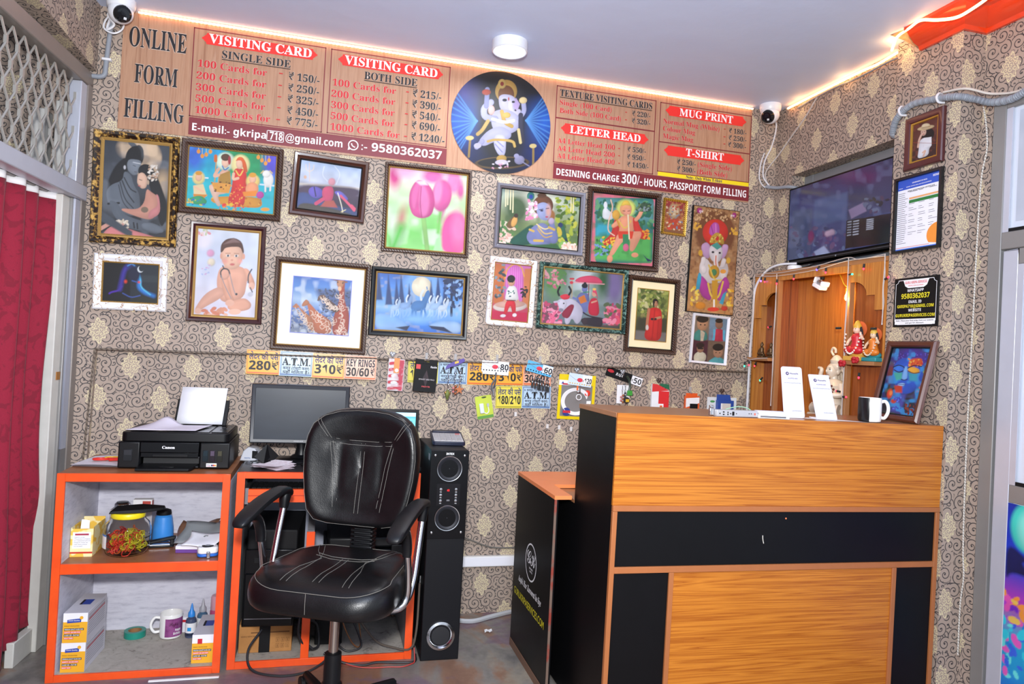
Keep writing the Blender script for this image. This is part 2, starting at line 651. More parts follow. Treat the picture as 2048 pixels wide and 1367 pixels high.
    return np.clip(C * gain, 0, 1)


def artwork(name, parent, w, h, spec, q, y, m=None, cell=0.0021, cx=0.0, cz=0.0, circle=False, gain=0.72):
    nu, nv = max(8, int(w / cell)), max(8, int(h / cell))
    U, V = np.meshgrid(np.linspace(0, 1, nu + 1), np.linspace(0, 1, nv + 1))
    C = paint(spec, q, U, V, gain)
    me = bpy.data.meshes.new(name)
    N = (nu + 1) * (nv + 1)
    co = np.stack([cx + (U - 0.5) * w, np.full(U.shape, y), cz + (0.5 - V) * h], -1).reshape(-1, 3)
    I = np.arange(N).reshape(nv + 1, nu + 1)
    Q = np.stack([I[1:, :-1], I[1:, 1:], I[:-1, 1:], I[:-1, :-1]], -1).reshape(-1, 4)
    C = C.reshape(-1, 3)
    if circle:
        r = np.hypot((U - .5) * 2, (V - .5) * 2)
        ok = r.reshape(-1)
        k = np.clip(1 / np.maximum(ok, 1e-6), 0, 1)      # pull the rim onto the circle
        co[:, 0] = cx + (co[:, 0] - cx) * np.where(ok > 1, k, 1)
        co[:, 2] = cz + (co[:, 2] - cz) * np.where(ok > 1, k, 1)
        Q = Q[(ok[Q] < 1.0).any(1)]
        C = paint(spec, q, ((co[:, 0] - cx) / w + .5).reshape(U.shape), (.5 - (co[:, 2] - cz) / h).reshape(U.shape), gain).reshape(-1, 3)
        used = np.unique(Q)
        remap = -np.ones(N, int)
        remap[used] = np.arange(len(used))
        co, C, Q, N = co[used], C[used], remap[Q], len(used)
    me.vertices.add(N)
    me.vertices.foreach_set('co', co.astype(np.float32).ravel())
    me.loops.add(len(Q) * 4)
    me.loops.foreach_set('vertex_index', Q.astype(np.int32).ravel())
    me.polygons.add(len(Q))
    me.polygons.foreach_set('loop_start', np.arange(0, len(Q) * 4, 4, dtype=np.int32))
    me.update(calc_edges=True)
    ca = me.color_attributes.new('Paint', 'FLOAT_COLOR', 'POINT')
    ca.data.foreach_set('color', np.concatenate([C, np.ones((N, 1))], 1).astype(np.float32).ravel())
    me.materials.append(m or M_PRINT)
    o = bpy.data.objects.new(name, me)
    COL.objects.link(o)
    o.parent = parent
    return o

# ================================================================ materials used all over
WALLP = wallpaper()
ORANGE = fleck('#f4571e', '#ea4c1a', 9.0, 0.4, 0.7, 0.35)
BLACKP = mat('#0b0c0f', 0.36, spec=.3)
BLACKM = mat('#101012', 0.6, spec=.25)
INK = mat('#191820', 0.6, var=0)
WHITE = mat('#f2f2f4', 0.5)
WHITEP = mat('#eeeef6', 0.6, var=0.02)
REDT = mat('#e0333a', 0.55, var=0)
CHROME = mat('#cfd0d4', 0.18, 1.0)
CHROMED = mat('#b9b3ac', 0.22, 1.0)
ALU = mat('#8f8d8b', 0.42, 0.35, 0.05)
ALUL = mat('#c3c6d2', 0.35, 0.3, 0.05)
GREYPL = mat('#8a9099', 0.5)
GOLDM = mat('#b9903e', 0.35, 0.7)
GLASSD = mat('#14161a', 0.08)


def glass(hexcol='#f4f8ff', rough=0.02, ior=1.45):
    key = ('glass', hexcol, rough)
    if key not in MATS:
        t = NT('clear_plastic')
        t.set(col=hexcol, rough=rough, trans=1.0, ior=ior)
        MATS[key] = t.mat
    return MATS[key]


# ================================================================ the room
YW, ZC = 3.22, 2.523
t = NT('worn_floor')
p = t.obj()
n1 = t.noise(p, 1.7, 5, 0.6, 0.8)
n2 = t.noise(t.obj(loc=(3, 1, 0)), 2.6, 5, 0.65, 0.5)
n3 = t.noise(p, 22, 4, 0.6)
c = t.ramp(n1, [(0.36, '#6d6a67'), (0.46, '#8d867f'), (0.52, '#95705a'), (0.60, '#84604e'), (0.68, '#726c69')])
c = t.mix(t.ramp(n2, [(0.54, 0.0), (0.60, 0.75)]), c, '#7a6476')
c = t.mix(t.ramp(n2, [(0.36, 0.7), (0.42, 0.0)]), c, '#a09584')
c = t.mix(t.m('MULTIPLY', n3, 0.35), c, '#3d3a39')
t.set(col=c, rough=t.ramp(n3, [(0.3, 0.35), (0.7, 0.6)]))
t.bump(n3, 0.15, 0.004)
struct('floor', MB().box(-2.6, -1.6, -0.05, 2.6, YW, 0, t.mat))

t = NT('ceiling_paint')
n = t.noise(t.obj((1, 3, 1)), 2.2, 4, 0.55)
t.set(col=t.mix(n, '#c6d3f0', '#d0dcf5'), rough=0.55)
t.bump(t.noise(t.obj(), 7, 4), 0.25, 0.012)
struct('ceiling', MB().box(-2.6, -1.6, ZC, 2.6, YW + 0.05, ZC + 0.06, t.mat))

# back wall: full sheet, then the raised board above a shallow recess whose lower edge runs slightly uphill
wb = MB()
wb.box(-2.6, YW, 0, 2.32, YW + 0.06, ZC, WALLP)
wb.prism([(-2.6, ZC), (2.199, ZC), (2.199, 0), (2.095, 0), (2.095, 1.178), (-0.888, 1.142), (-0.912, 0), (-2.6, 0)], 3.19, YW, WALLP)
struct('wall_back', wb, angle=20)
tr = MB()
RAILM = beads('#5a4e46', '#85786a', 0.02, 0.5)
tr.tube([(-0.89, 3.187, 1.142), (2.095, 3.187, 1.178)], 0.0045, RAILM, 6, 1)
tr.tube([(-0.89, 3.187, 1.142), (-0.913, 3.187, 0.60)], 0.0045, RAILM, 6, 1)
tr.tube([(2.095, 3.187, 1.178), (2.095, 3.187, 0.9)], 0.005, RAILM, 6, 1)
struct('trim_1', tr)
sm = MB()
SEAM = mat('#a08d7c', 0.6)
for x in (-0.70, -0.35, -0.02, 0.30, 0.62, 0.95, 1.28, 1.62):
    sm.box(x - 0.0015, 3.2192, 0.02, x + 0.0015, 3.2199, 1.13, SEAM)
    sm.box(x + 0.14, 3.1892, 1.19, x + 0.1425, 3.1899, 2.0, SEAM)
struct('trim_2', sm)

# right wall: lintel plane, niche for the window, projecting column, recessed stretch with a door
wr = MB()
wr.box(2.199, 3.05, 0, 2.32, YW, 2.163, WALLP)
wr.box(2.199, 2.30, 2.163, 2.32, YW, ZC, WALLP)
wr.box(2.32, 2.30, 0, 2.38, YW, 2.163, WALLP)
wr.box(2.15, 2.040, 0, 2.38, 2.343, ZC, WALLP)
wr.box(2.25, 1.985, 0, 2.38, 2.045, ZC, WALLP)
wr.box(2.25, -1.6, 2.20, 2.38, 1.9848, ZC, WALLP)
struct('wall_right', wr, angle=20)
wn = MB()
GW = mat('#86888c', 0.45, 0.2)
for a in ((2.36, 2.41), (2.985, 3.05)):
    wn.box(2.27, a[0], 0.70, 2.318, a[1], 2.162, GW)
wn.box(2.272, 2.41, 2.085, 2.318, 2.985, 2.162, GW)
wn.box(2.275, 2.41, 1.62, 2.318, 2.985, 1.68, GW)
w1 = struct('window_1', wn, bevel=0.003)
PANE = NT('frosted_pane')
PANE.set(col='#6d7680', rough=0.25)
MB().box(2.295, 2.40, 0.70, 2.305, 3.0, 2.10, PANE.mat).build('window_pane', w1)

# door and fanlight on the recessed stretch (only its hinge side is in the frame)
dr = MB()
dr.box(2.236, 1.935, 0, 2.262, 1.985, 2.20, ALU)
dr.box(2.2365, 0.6, 2.145, 2.262, 1.935, 2.20, ALU)
dr.box(2.236, 0.6, 1.655, 2.262, 1.935, 1.715, ALU)
d1 = struct('door_1', dr, bevel=0.003)
lf = MB()
lf.box(2.240, 1.872, 0.02, 2.264, 1.928, 1.65, ALUL)
lf.box(2.240, 0.6, 0.80, 2.264, 1.872, 0.86, ALU)
lf.box(2.240, 0.6, 1.60, 2.264, 1.872, 1.65, ALU)
lf.box(2.240, 0.6, 0.02, 2.264, 1.872, 0.10, ALU)
lf.build('door_leaf', d1, bevel=0.003)
pf = MB()
for z0, z1 in ((0.86, 1.60), (1.715, 2.145)):
    y1 = 1.872 if z0 < 1 else 1.935
    pf.box(2.2395, y1 - 0.022, z0, 2.2455, y1, z1, ALUL)
    pf.box(2.2405, 0.6, z0, 2.2455, y1 - 0.022, z0 + 0.012, BLACKM)
pf.build('glazing_bead', d1)
PGL = NT('white_film_glass')
PGL.set(col='#cfd6e2', rough=0.1)
MB().box(2.250, 0.6, 0.86, 2.256, 1.872, 1.60, PGL.mat).box(2.250, 0.6, 1.715, 2.256, 1.935, 2.145, PGL.mat).build('window_pane', d1)

# gloss orange cornice following the column
CORN = mat('#e2431a', 0.18, coat=0.5)
co = MB()
prof = [(0.0, 2.448), (0.012, 2.448), (0.018, 2.462), (0.040, 2.472), (0.066, 2.500), (0.072, 2.508), (0.088, 2.512), (0.088, ZC)]
path = [((2.15, 2.225), (-1, 0)), ((2.15, 2.040), (-1, -1)), ((2.25, 2.040), (-1, -1)), ((2.25, 0.2), (-1, 0))]
vs = [(p[0] + d[0] * r, p[1] + d[1] * r, z) for p, d in path for r, z in prof]
k = len(prof)
co.add(vs, [(i * k + j, i * k + j + 1, (i + 1) * k + j + 1, (i + 1) * k + j) for i in range(3) for j in range(k - 1)] + [tuple(range(k))], CORN)
struct('trim_3', co, angle=25)
br = MB()
BRK = fleck('#c9a27c', '#8e7a6a', 30, 0.4, 0.6, 0.8)
br.add([(2.149, 2.226, 2.45), (2.149, 2.31, 2.522), (2.06, 2.29, 2.522), (2.075, 2.226, 2.522), (2.12, 2.226, 2.47)], [(0, 1, 2, 3, 4)], BRK)
struct('trim_4', br)

# left partition: aluminium frame with a mesh fanlight over a curtained door, slightly out of square with the back wall
PL = (-0.955, 3.188, 0)
PRZ = 85.6
PT = Matrix.Translation(PL) @ Matrix.Rotation(math.radians(PRZ), 4, 'Z')
pa = MB(PT)
AL2 = mat('#8d857f', 0.4, 0.3)
pa.box(-2.6, -0.004, 2.183, 0.0, 0.05, 2.242, AL2)
pa.box(-0.045, -0.004, 0, 0.0, 0.05, 2.2, AL2)
pa.box(-2.6, -0.012, 1.725, -0.02, 0.05, 1.785, ALUL)
p1 = struct('door_2', pa, bevel=0.004)
pi_ = MB(PT)
pi_.box(-0.098, 0.0, 1.787, -0.046, 0.045, 2.182, ALUL)
pi_.box(-0.092, 0.0, 0.75, -0.046, 0.045, 1.724, ALUL)
pi_.box(-0.092, 0.0, 0.0, -0.046, 0.045, 0.75, ALU)
pi_.box(-0.104, 0.006, 0.0, -0.0925, 0.04, 1.724, ALU)
pi_.build('door_post', p1, bevel=0.003)
WPOST = mat('#cbc9c2', 0.55, var=0.12)
MB(PT).box(-0.165, 0.015, 0.0, -0.1045, 0.05, 1.724, WPOST).box(-0.30, 0.03, 0.0, -0.1045, 0.06, 0.09, WPOST).build('door_jamb', p1, bevel=0.003)
MB(PT).box(-0.135, 0.012, 1.02, -0.106, 0.0149, 1.05, mat('#a06a2c', 0.5)).build('brown_tape', p1)
# expanded metal mesh
ms = MB(PT)
MESHM = mat('#b9b5ae', 0.4, 0.5)
cwid, chei = 0.074, 0.066
for i in range(0, 34):
    for j in range(-1, 8):
        x = -2.5 + i * cwid + (j % 2) * cwid / 2
        z = 1.80 + j * chei
        a, b, c_ = (x, z), (x + cwid / 2, z + chei * 0.72), (x + cwid / 2, z + chei)
        for (p_, q_) in ((a, b), (b, (x + cwid, z)),):
            if p_[0] < -2.5 or q_[0] > -0.095 or min(p_[1], q_[1]) < 1.78 or max(p_[1], q_[1]) > 2.19:
                continue
            ms.cyl((p_[0], 0.022, p_[1]), (q_[0], 0.022, q_[1]), 0.0042, MESHM, 5, cap=False)
        if b[0] < -0.095 and 1.78 < b[1] and c_[1] < 2.19 and b[0] > -2.5:
            ms.box(b[0] - 0.0055, 0.017, b[1] - 0.004, b[0] + 0.0055, 0.027, c_[1] + 0.004, MESHM)
ms.build('grille', p1, angle=60)
lw = MB(PT)
lw.prism([(-2.7, ZC), (0.05, ZC), (0.05, 2.25), (-0.47, 2.305), (-2.7, 2.46)], -0.012, 0.12, WALLP)
struct('wall_left', lw, angle=20)
# the room behind the partition: pale door leaf edges and a duct seen through the mesh
bk = MB()
PALE = mat('#b9b8b4', 0.6)
bk.box(-1.13, 3.10, 0.2, -1.085, 3.185, 2.06, PALE)
bk.box(-1.055, 3.11, 0.2, -1.015, 3.185, 2.10, PALE)
struct('door_3', bk, bevel=0.004)
struct('wall_far', MB().box(-2.66, -1.6, 0, -2.6, YW + .05, ZC, mat('#5d5148', 0.8)))

# ================================================================ price board along the top of the back wall
SIGN = [
    ('R', -1.191, -0.111, 0.246, 0.319, 'maroon'),
    ('T', 'ONLINE', -1.431, -1.216, 0.578, 0.0779, 'ink', 'B', 0),
    ('T', 'FORM', -1.404, -1.243, 0.433, 0.0738, 'ink', 'B', 0),
    ('T', 'FILLING', -1.435, -1.211, 0.287, 0.0758, 'ink', 'B', 0),
    ('F', -1.192, -0.66, 0.322, 0.693, 'maroon'),
    ('N', -1.159, -0.696, 0.63, 0.677, 'red'),
    ('T', 'VISITING CARD', -1.132, -0.719, 0.638, 0.0371, 'white', 'B', 0),
    ('T', 'SINGLE SIDE', -1.078, -0.803, 0.582, 0.0312, 'ink', 'B', 1),
    ('T', '100 Cards for', -1.17, -0.897, 0.532, 0.0284, 'red', 'B', 0),
    ('T', '-', -0.848, -0.833, 0.542, 0.0289, 'red', 'B', 0),
    ('T', '₹ 150/-', -0.808, -0.681, 0.531, 0.0306, 'ink', 'B', 0),
    ('T', '200 Cards for', -1.172, -0.897, 0.482, 0.0284, 'red', 'B', 0),
    ('T', '-', -0.848, -0.834, 0.491, 0.0289, 'red', 'B', 0),
    ('T', '₹ 250/-', -0.807, -0.68, 0.482, 0.0306, 'ink', 'B', 0),
    ('T', '300 Cards for', -1.172, -0.896, 0.433, 0.0284, 'red', 'B', 0),
    ('T', '-', -0.848, -0.834, 0.442, 0.0288, 'red', 'B', 0),
    ('T', '₹ 325/-', -0.807, -0.68, 0.434, 0.0306, 'ink', 'B', 0),
    ('T', '500 Cards for', -1.171, -0.897, 0.386, 0.0284, 'red', 'B', 0),
    ('T', '-', -0.848, -0.834, 0.395, 0.0288, 'red', 'B', 0),
    ('T', '₹ 450/-', -0.806, -0.679, 0.385, 0.0306, 'ink', 'B', 0),
    ('T', '1000 Cards for', -1.17, -0.874, 0.338, 0.0284, 'red', 'B', 0),
    ('T', '-', -0.849, -0.834, 0.344, 0.0288, 'red', 'B', 0),
    ('T', '₹ 775/-', -0.806, -0.679, 0.339, 0.0306, 'ink', 'B', 0),
    ('T', 'E-mail:- gkripa', -1.177, -0.886, 0.265, 0.0305, 'white', 'S', 0),
    ('F', -0.884, -0.814, 0.258, 0.304, 'white2'),
    ('T', '718', -0.872, -0.819, 0.265, 0.0342, 'white', 'S', 0),
    ('T', '@gmail.com', -0.808, -0.57, 0.268, 0.0314, 'white', 'S', 0),
    ('C', -0.524, 0.284, 0.0225),
    ('T', ':- 9580362037', -0.489, -0.133, 0.268, 0.0368, 'white', 'S', 0),
    ('F', -0.639, -0.113, 0.323, 0.692, 'maroon'),
    ('N', -0.607, -0.147, 0.627, 0.675, 'red'),
    ('T', 'VISITING CARD', -0.58, -0.172, 0.634, 0.0378, 'white', 'B', 0),
    ('T', 'BOTH SIDE', -0.493, -0.26, 0.581, 0.0327, 'ink', 'B', 1),
    ('T', '100 Cards for', -0.626, -0.352, 0.533, 0.0286, 'red', 'B', 0),
    ('T', '-', -0.307, -0.295, 0.54, 0.0302, 'red', 'B', 0),
    ('T', '₹ 215/-', -0.277, -0.149, 0.534, 0.0315, 'ink', 'B', 0),
    ('T', '200 Cards for', -0.628, -0.353, 0.484, 0.0286, 'red', 'B', 0),
    ('T', '-', -0.307, -0.294, 0.491, 0.0302, 'red', 'B', 0),
    ('T', '₹ 390/-', -0.276, -0.149, 0.486, 0.0315, 'ink', 'B', 0),
    ('T', '300 Cards for', -0.627, -0.353, 0.435, 0.0286, 'red', 'B', 0),
    ('T', '-', -0.307, -0.294, 0.442, 0.0302, 'red', 'B', 0),
    ('T', '₹ 540/-', -0.275, -0.148, 0.438, 0.0315, 'ink', 'B', 0),
    ('T', '500 Cards for', -0.626, -0.352, 0.387, 0.0286, 'red', 'B', 0),
    ('T', '-', -0.306, -0.294, 0.394, 0.0302, 'red', 'B', 0),
    ('T', '₹ 690/-', -0.274, -0.147, 0.391, 0.0315, 'ink', 'B', 0),
    ('T', '1000 Cards for', -0.625, -0.326, 0.339, 0.0286, 'red', 'B', 0),
    ('T', '-', -0.306, -0.293, 0.341, 0.0302, 'red', 'B', 0),
    ('T', '₹ 1240/-', -0.273, -0.124, 0.34, 0.0315, 'ink', 'B', 0),
    ('F', 0.395, 0.91, 0.319, 0.684, 'maroon'),
    ('R', 0.395, 0.908, 0.528, 0.534, 'maroon'),
    ('T', 'TEXTURE VISITING CARDS', 0.413, 0.888, 0.636, 0.0313, 'ink', 'B', 1),
    ('T', 'Single (100 Card)', 0.414, 0.676, 0.594, 0.0227, 'red', 'B', 0),
    ('T', 'Both Side (100 Card)', 0.415, 0.727, 0.557, 0.0227, 'red', 'B', 0),
    ('T', 'A4 Letter Head 100', 0.412, 0.703, 0.414, 0.0227, 'red', 'B', 0),
    ('T', 'A4 Lettr Head 200', 0.413, 0.704, 0.378, 0.0227, 'red', 'B', 0),
    ('T', 'A4 Letter Head 400', 0.414, 0.705, 0.342, 0.0227, 'red', 'B', 0),
    ('T', 'Normal Mug (White)', 0.951, 1.261, 0.577, 0.0236, 'red', 'B', 0),
    ('T', 'Colour Mug', 0.952, 1.127, 0.541, 0.0235, 'red', 'B', 0),
    ('T', 'Magic Mug', 0.953, 1.118, 0.504, 0.0235, 'red', 'B', 0),
    ('T', '(Single Side)', 1.15, 1.341, 0.386, 0.0239, 'red', 'B', 0),
    ('T', '(Both Side)', 1.15, 1.317, 0.35, 0.0238, 'red', 'B', 0),
    ('T', '₹ 220/-', 0.785, 0.88, 0.592, 0.0232, 'ink', 'B', 0),
    ('T', '₹ 320/-', 0.785, 0.882, 0.556, 0.0232, 'ink', 'B', 0),
    ('T', '₹ 550/-', 0.77, 0.866, 0.416, 0.0231, 'ink', 'B', 0),
    ('T', '₹ 950/-', 0.77, 0.867, 0.379, 0.0231, 'ink', 'B', 0),
    ('T', '₹ 1450/-', 0.772, 0.884, 0.342, 0.0231, 'ink', 'B', 0),
    ('T', '₹ 180/-', 1.316, 1.415, 0.577, 0.0241, 'ink', 'B', 0),
    ('T', '₹ 250/-', 1.316, 1.417, 0.541, 0.0241, 'ink', 'B', 0),
    ('T', '₹ 300/-', 1.315, 1.416, 0.506, 0.0241, 'ink', 'B', 0),
    ('T', '₹ 250/-', 1.037, 1.139, 0.386, 0.0236, 'ink', 'B', 0),
    ('T', '₹ 300/-', 1.039, 1.139, 0.351, 0.0236, 'ink', 'B', 0),
    ('T', '-', 0.748, 0.757, 0.596, 0.023, 'red', 'B', 0),
    ('T', '-', 0.749, 0.758, 0.559, 0.023, 'red', 'B', 0),
    ('T', '-', 0.721, 0.73, 0.416, 0.023, 'red', 'B', 0),
    ('T', '-', 0.723, 0.732, 0.381, 0.023, 'red', 'B', 0),
    ('T', '-', 0.725, 0.734, 0.345, 0.023, 'red', 'B', 0),
    ('T', '-', 1.286, 1.296, 0.584, 0.024, 'red', 'B', 0),
    ('T', '-', 1.287, 1.297, 0.545, 0.024, 'red', 'B', 0),
    ('T', '-', 1.288, 1.298, 0.509, 0.024, 'red', 'B', 0),
    ('N', 0.426, 0.876, 0.461, 0.51, 'red'),
    ('T', 'LETTER HEAD', 0.471, 0.835, 0.468, 0.0349, 'white', 'B', 0),
    ('F', 0.932, 1.443, 0.337, 0.68, 'maroon'),
    ('R', 0.934, 1.441, 0.482, 0.487, 'maroon'),
    ('N', 0.962, 1.411, 0.619, 0.668, 'red'),
    ('T', 'MUG PRINT', 1.037, 1.335, 0.626, 0.0363, 'white', 'B', 0),
    ('N', 0.964, 1.409, 0.422, 0.471, 'red'),
    ('T', 'T-SHIRT', 1.082, 1.293, 0.432, 0.0363, 'white', 'B', 0),
    ('R', 0.936, 1.442, 0.318, 0.337, 'yellow'),
    ('T', 'Note:- Only White T-Shirt', 1.089, 1.29, 0.321, 0.0138, 'ink', 'B', 0),
    ('R', 0.398, 1.446, 0.243, 0.316, 'maroon'),
    ('T', 'DESINING CHARGE', 0.414, 0.733, 0.261, 0.0311, 'white', 'S', 0),
    ('T', '300/-', 0.746, 0.854, 0.26, 0.0462, 'white', 'S', 0),
    ('T', 'HOURS, PASSPORT FORM FILLING', 0.866, 1.43, 0.26, 0.0361, 'white', 'S', 0),
]
SGB = (0.5945, 2.2531, 2.9004, 0.4305, 0.3286)
t = NT('printed_wood_grain')
vec = t.obj((26, 26, 1.1))
f = t.noise(vec, 2.6, 4, 0.6)
f2 = t.noise(t.obj((3, 3, 0.5)), 1.5, 2)
cc = t.ramp(f, [(0.28, '#97674b'), (0.48, '#b98e70'), (0.62, '#aa7b5d'), (0.78, '#c7a48b')])
t.set(col=t.mix(t.m('MULTIPLY', f2, 0.35), cc, '#a98a78'), rough=0.34)
SIGNW = t.mat
SINK = mat('#1c1c22', 0.5, var=0)
SWHT = mat('#f7f3f4', 0.5, var=0)
SHALO = mat('#d9c4b6', 0.5, var=0)
SRED = mat('#c8222a', 0.5, var=0)
SBAN = mat('#e8322b', 0.45, var=0.02)
SMAR = mat('#7c2a31', 0.4, var=0.05)
SYEL = mat('#f2d81e', 0.45, var=0.02)
board = thing('price_board', 'long wood-grain price board with red headings along the top of the back wall', 'sign', (0.6, 3.19, 1.80))
cx0, bw = SGB[0] - 0.6, SGB[2]
zb_, zt_ = SGB[1] - 1.80 - SGB[3] / 2, 2.514 - 1.80
cz0, bh = (zb_ + zt_) / 2, zt_ - zb_
MB().box(cx0 - bw / 2, -0.006, cz0 - bh / 2, cx0 + bw / 2, -0.0005, cz0 + bh / 2, SIGNW).build('board', board)
b1, b2, b3, b4, b5 = MB(), MB(), MB(), MB(), MB()
cmap = {'ink': (b1, SINK), 'red': (b2, SRED), 'white': (b3, SWHT)}
for it in SIGN:
    if it[0] == 'T':
        _, s_, x0, x1, z, h, m_, f_, und = it
        mb, mm = MB(), cmap[m_][1]
        if s_ == '-':
            mb.box(x0, -0.0084, z + h * 0.28, x0 + max(0.008, (x1 - x0)), -0.0076, z + h * 0.42, mm).build('dash', board)
            continue
        mb.text(s_, x0, x1, z, h, -0.008, mm, f_, 0.004 if f_ == 'B' else 0.0, halo=SHALO if m_ != 'white' else None)
        if und:
            mb.box(x0, -0.0084, z - h * 0.24, x1, -0.0076, z - h * 0.15, mm)
        mb.build('lettering', board)
    elif it[0] == 'R':
        _, x0, x1, z0, z1, m_ = it
        b4.box(x0, -0.0070, z0, x1, -0.0062, z1, SMAR if m_ == 'maroon' else SYEL)
    elif it[0] == 'F':
        _, x0, x1, z0, z1, m_ = it
        w_ = 0.004 if m_ == 'maroon' else 0.0025
        mm = SMAR if m_ == 'maroon' else SWHT
        yy = -0.0066 if m_ == 'maroon' else -0.0080
        for q in ((x0, z0, x0 + w_, z1), (x1 - w_, z0, x1, z1), (x0, z0, x1, z0 + w_), (x0, z1 - w_, x1, z1)):
            b4.box(q[0], yy, q[1], q[2], yy + 0.0006, q[3], mm)
    elif it[0] == 'N':      # red ticket-shaped heading with scooped corners
        _, x0, x1, z0, z1, m_ = it
        r = (z1 - z0) * 0.30
        zc = (z0 + z1) / 2
        pts = []
        for sx, cxx in ((1, x1), (-1, x0)):
            side = [(cxx - sx * r, z1), ]
            for a in (90, 60, 30, 0):
                aa = math.radians(a)
                side.append((cxx - sx * r * math.sin(aa) + 0 * sx, z1 - r * math.cos(math.radians(90 - a)) if False else z1 - r * (1 - math.sin(aa))))
            side.append((cxx, z1 - r * 1.0))
            top = [(cxx - sx * r * 1.3, z1), (cxx - sx * r * 1.15, z1 - r * 0.55), (cxx - sx * r * 0.7, z1 - r * 0.9), (cxx - sx * r * 0.35, zc + r * 0.35), (cxx, zc + r * 0.25)]
            full = top + [(x, 2 * zc - z) for x, z in reversed(top)]
            pts += full if sx == 1 else list(reversed(full))
        MB().poly(pts, -0.0074, SBAN).build('heading_banner', board)
    elif it[0] == 'C':      # round phone badge
        _, x, z, r = it
        for a in range(24):
            a0, a1 = 2 * PI * a / 24, 2 * PI * (a + 1) / 24
            b3.quad((x + r * math.cos(a0), -0.008, z + r * math.sin(a0)), (x + r * math.cos(a1), -0.008, z + r * math.sin(a1)),
                    (x + r * .8 * math.cos(a1), -0.008, z + r * .8 * math.sin(a1)), (x + r * .8 * math.cos(a0), -0.008, z + r * .8 * math.sin(a0)), SWHT)
        b3.tube([(x - r * .35, -0.0079, z + r * .3), (x - r * .25, -0.0079, z - r * .05), (x + r * .05, -0.0079, z - r * .3), (x + r * .38, -0.0079, z - r * .38)], r * 0.13, SWHT, 5, 4)
        b3.poly([(x - r * 1.0, z - r * 1.05), (x - r * .45, z - r * .85), (x - r * .9, z - r * .4)], -0.008, SWHT)
b4.build('border_panel', board)
b3.build('phone_badge', board)

CIRC = (0.137, 0.471, 0.236)
ganesh = [('g','#06070f', '#0a1430', '#0a2a78', '#0b2f86', '#071a48'),('e',860,545,110,60,'#5a58a8', 15,90),('e',830,690,150,90,'#1d66d8', 0,120),('e',1240,690,150,90,'#1d66d8', 0,120),
          ('e',1040,690,170,330,'#05060e', 0,120)]
for a in range(-40, 50, 8):
    ganesh += [('l',[(900,690),(760,690 + a * 5)],5,'#5aa0f0', 8),('l',[(1170,690),(1320,690 + a * 5)],5,'#5aa0f0', 8)]
ganesh += [('l',[(865,780),(858,880)],12,'#a8894a'),('e',862,780,22,12,'#e6cf8f'),('l',[(1212,830),(1212,930)],12,'#a8894a'),('e',1210,830,20,12,'#e6cf8f'),
           ('e',1040,918,150,34,'#6d5532'),('e',1040,916,134,26,'#0a0a12'),
           ('e',1060,560,95,95,'#20222c', 0,30),('e',1058,530,60,62,'#c9a052'),('e',1058,548,44,50,'#7a4a28'),('e',1035,490,22,26,'#d9b96a'),('e',1035,490,10,12,'#9a3a30'),
           ('p',[(1015,560),(1040,545),(1085,550),(1112,570),(1118,610),(1096,650),(1050,650),(1022,620)],'#c9c6e6'),('p',[(1112,565),(1135,600),(1120,640),(1096,610)],'#b9a3d6'),
           ('l',[(1080,590),(1082,620),(1092,645),(1118,655),(1128,640)],26,'#cfcbea'),('e',1050,578,13,8,'#18182a'),('e',1098,588,9,6,'#18182a'),('e',1072,572,4,10,'#c0443a'),
           ('p',[(985,640),(1040,625),(1100,640),(1150,690),(1110,760),(1000,760),(975,700)],'#b9b8dc'),('l',[(975,590),(935,620),(940,670),(1000,680)],34,'#aeb0da'),
           ('l',[(955,520),(950,610)],26,'#8f93c4'),('l',[(1155,600),(1160,640),(1130,680)],26,'#aeb0da'),('e',978,632,18,26,'#e7b9b4'),('e',950,535,24,16,'#b8442c'),('e',1152,580,22,18,'#f0d9a0'),
           ('l',[(1035,640),(1050,700),(1090,720)],22,'#c6a24e'),('l',[(985,680),(1050,700),(1100,690)],16,'#e3e1f4'),('e',1062,660,22,16,'#d8b860'),
           ('l',[(960,690),(930,740),(905,760)],20,'#caa75a'),('l',[(1140,660),(1140,740),(1150,800)],26,'#2b2b46'),('l',[(1128,740),(1140,810)],16,'#d8c48a'),
           ('p',[(960,740),(1030,715),(1090,750),(1085,790),(1000,800),(935,830),(905,800)],'#b4b4dc'),('l',[(930,800),(900,830)],26,'#a9a9d6'),('e',905,822,20,14,'#c8c4ea'),
           ('p',[(1000,760),(1060,770),(1058,880),(1020,880),(990,820)],'#c9c8ea'),('l',[(1000,790),(1045,830)],6,'#8d8dc0'),('l',[(1000,815),(1040,860)],6,'#8d8dc0'),
           ('e',1036,895,28,20,'#c09a4a'),('e',1035,915,34,14,'#d9d0ec'),('l',[(960,800),(1000,790),(1100,800),(1108,830)],14,'#c8a658'),
           ('e',1135,905,28,24,'#9a98c0'),('e',1118,882,14,12,'#a6a4cc'),('l',[(1150,915),(1190,940)],6,'#9a98c0'),('s',14,(985,910,1090,945),(5,9), ['#e2a3bf', '#e8e0e8'])]
artwork('round_picture', board, CIRC[2] * 2, CIRC[2] * 2, ganesh, [(775, 385), (1319, 465), (1295, 1015), (751, 935)], -0.0086, cx=CIRC[0], cz=CIRC[1], circle=True, gain=.50)['label'] = 'round blue picture of a dancing elephant-headed figure'

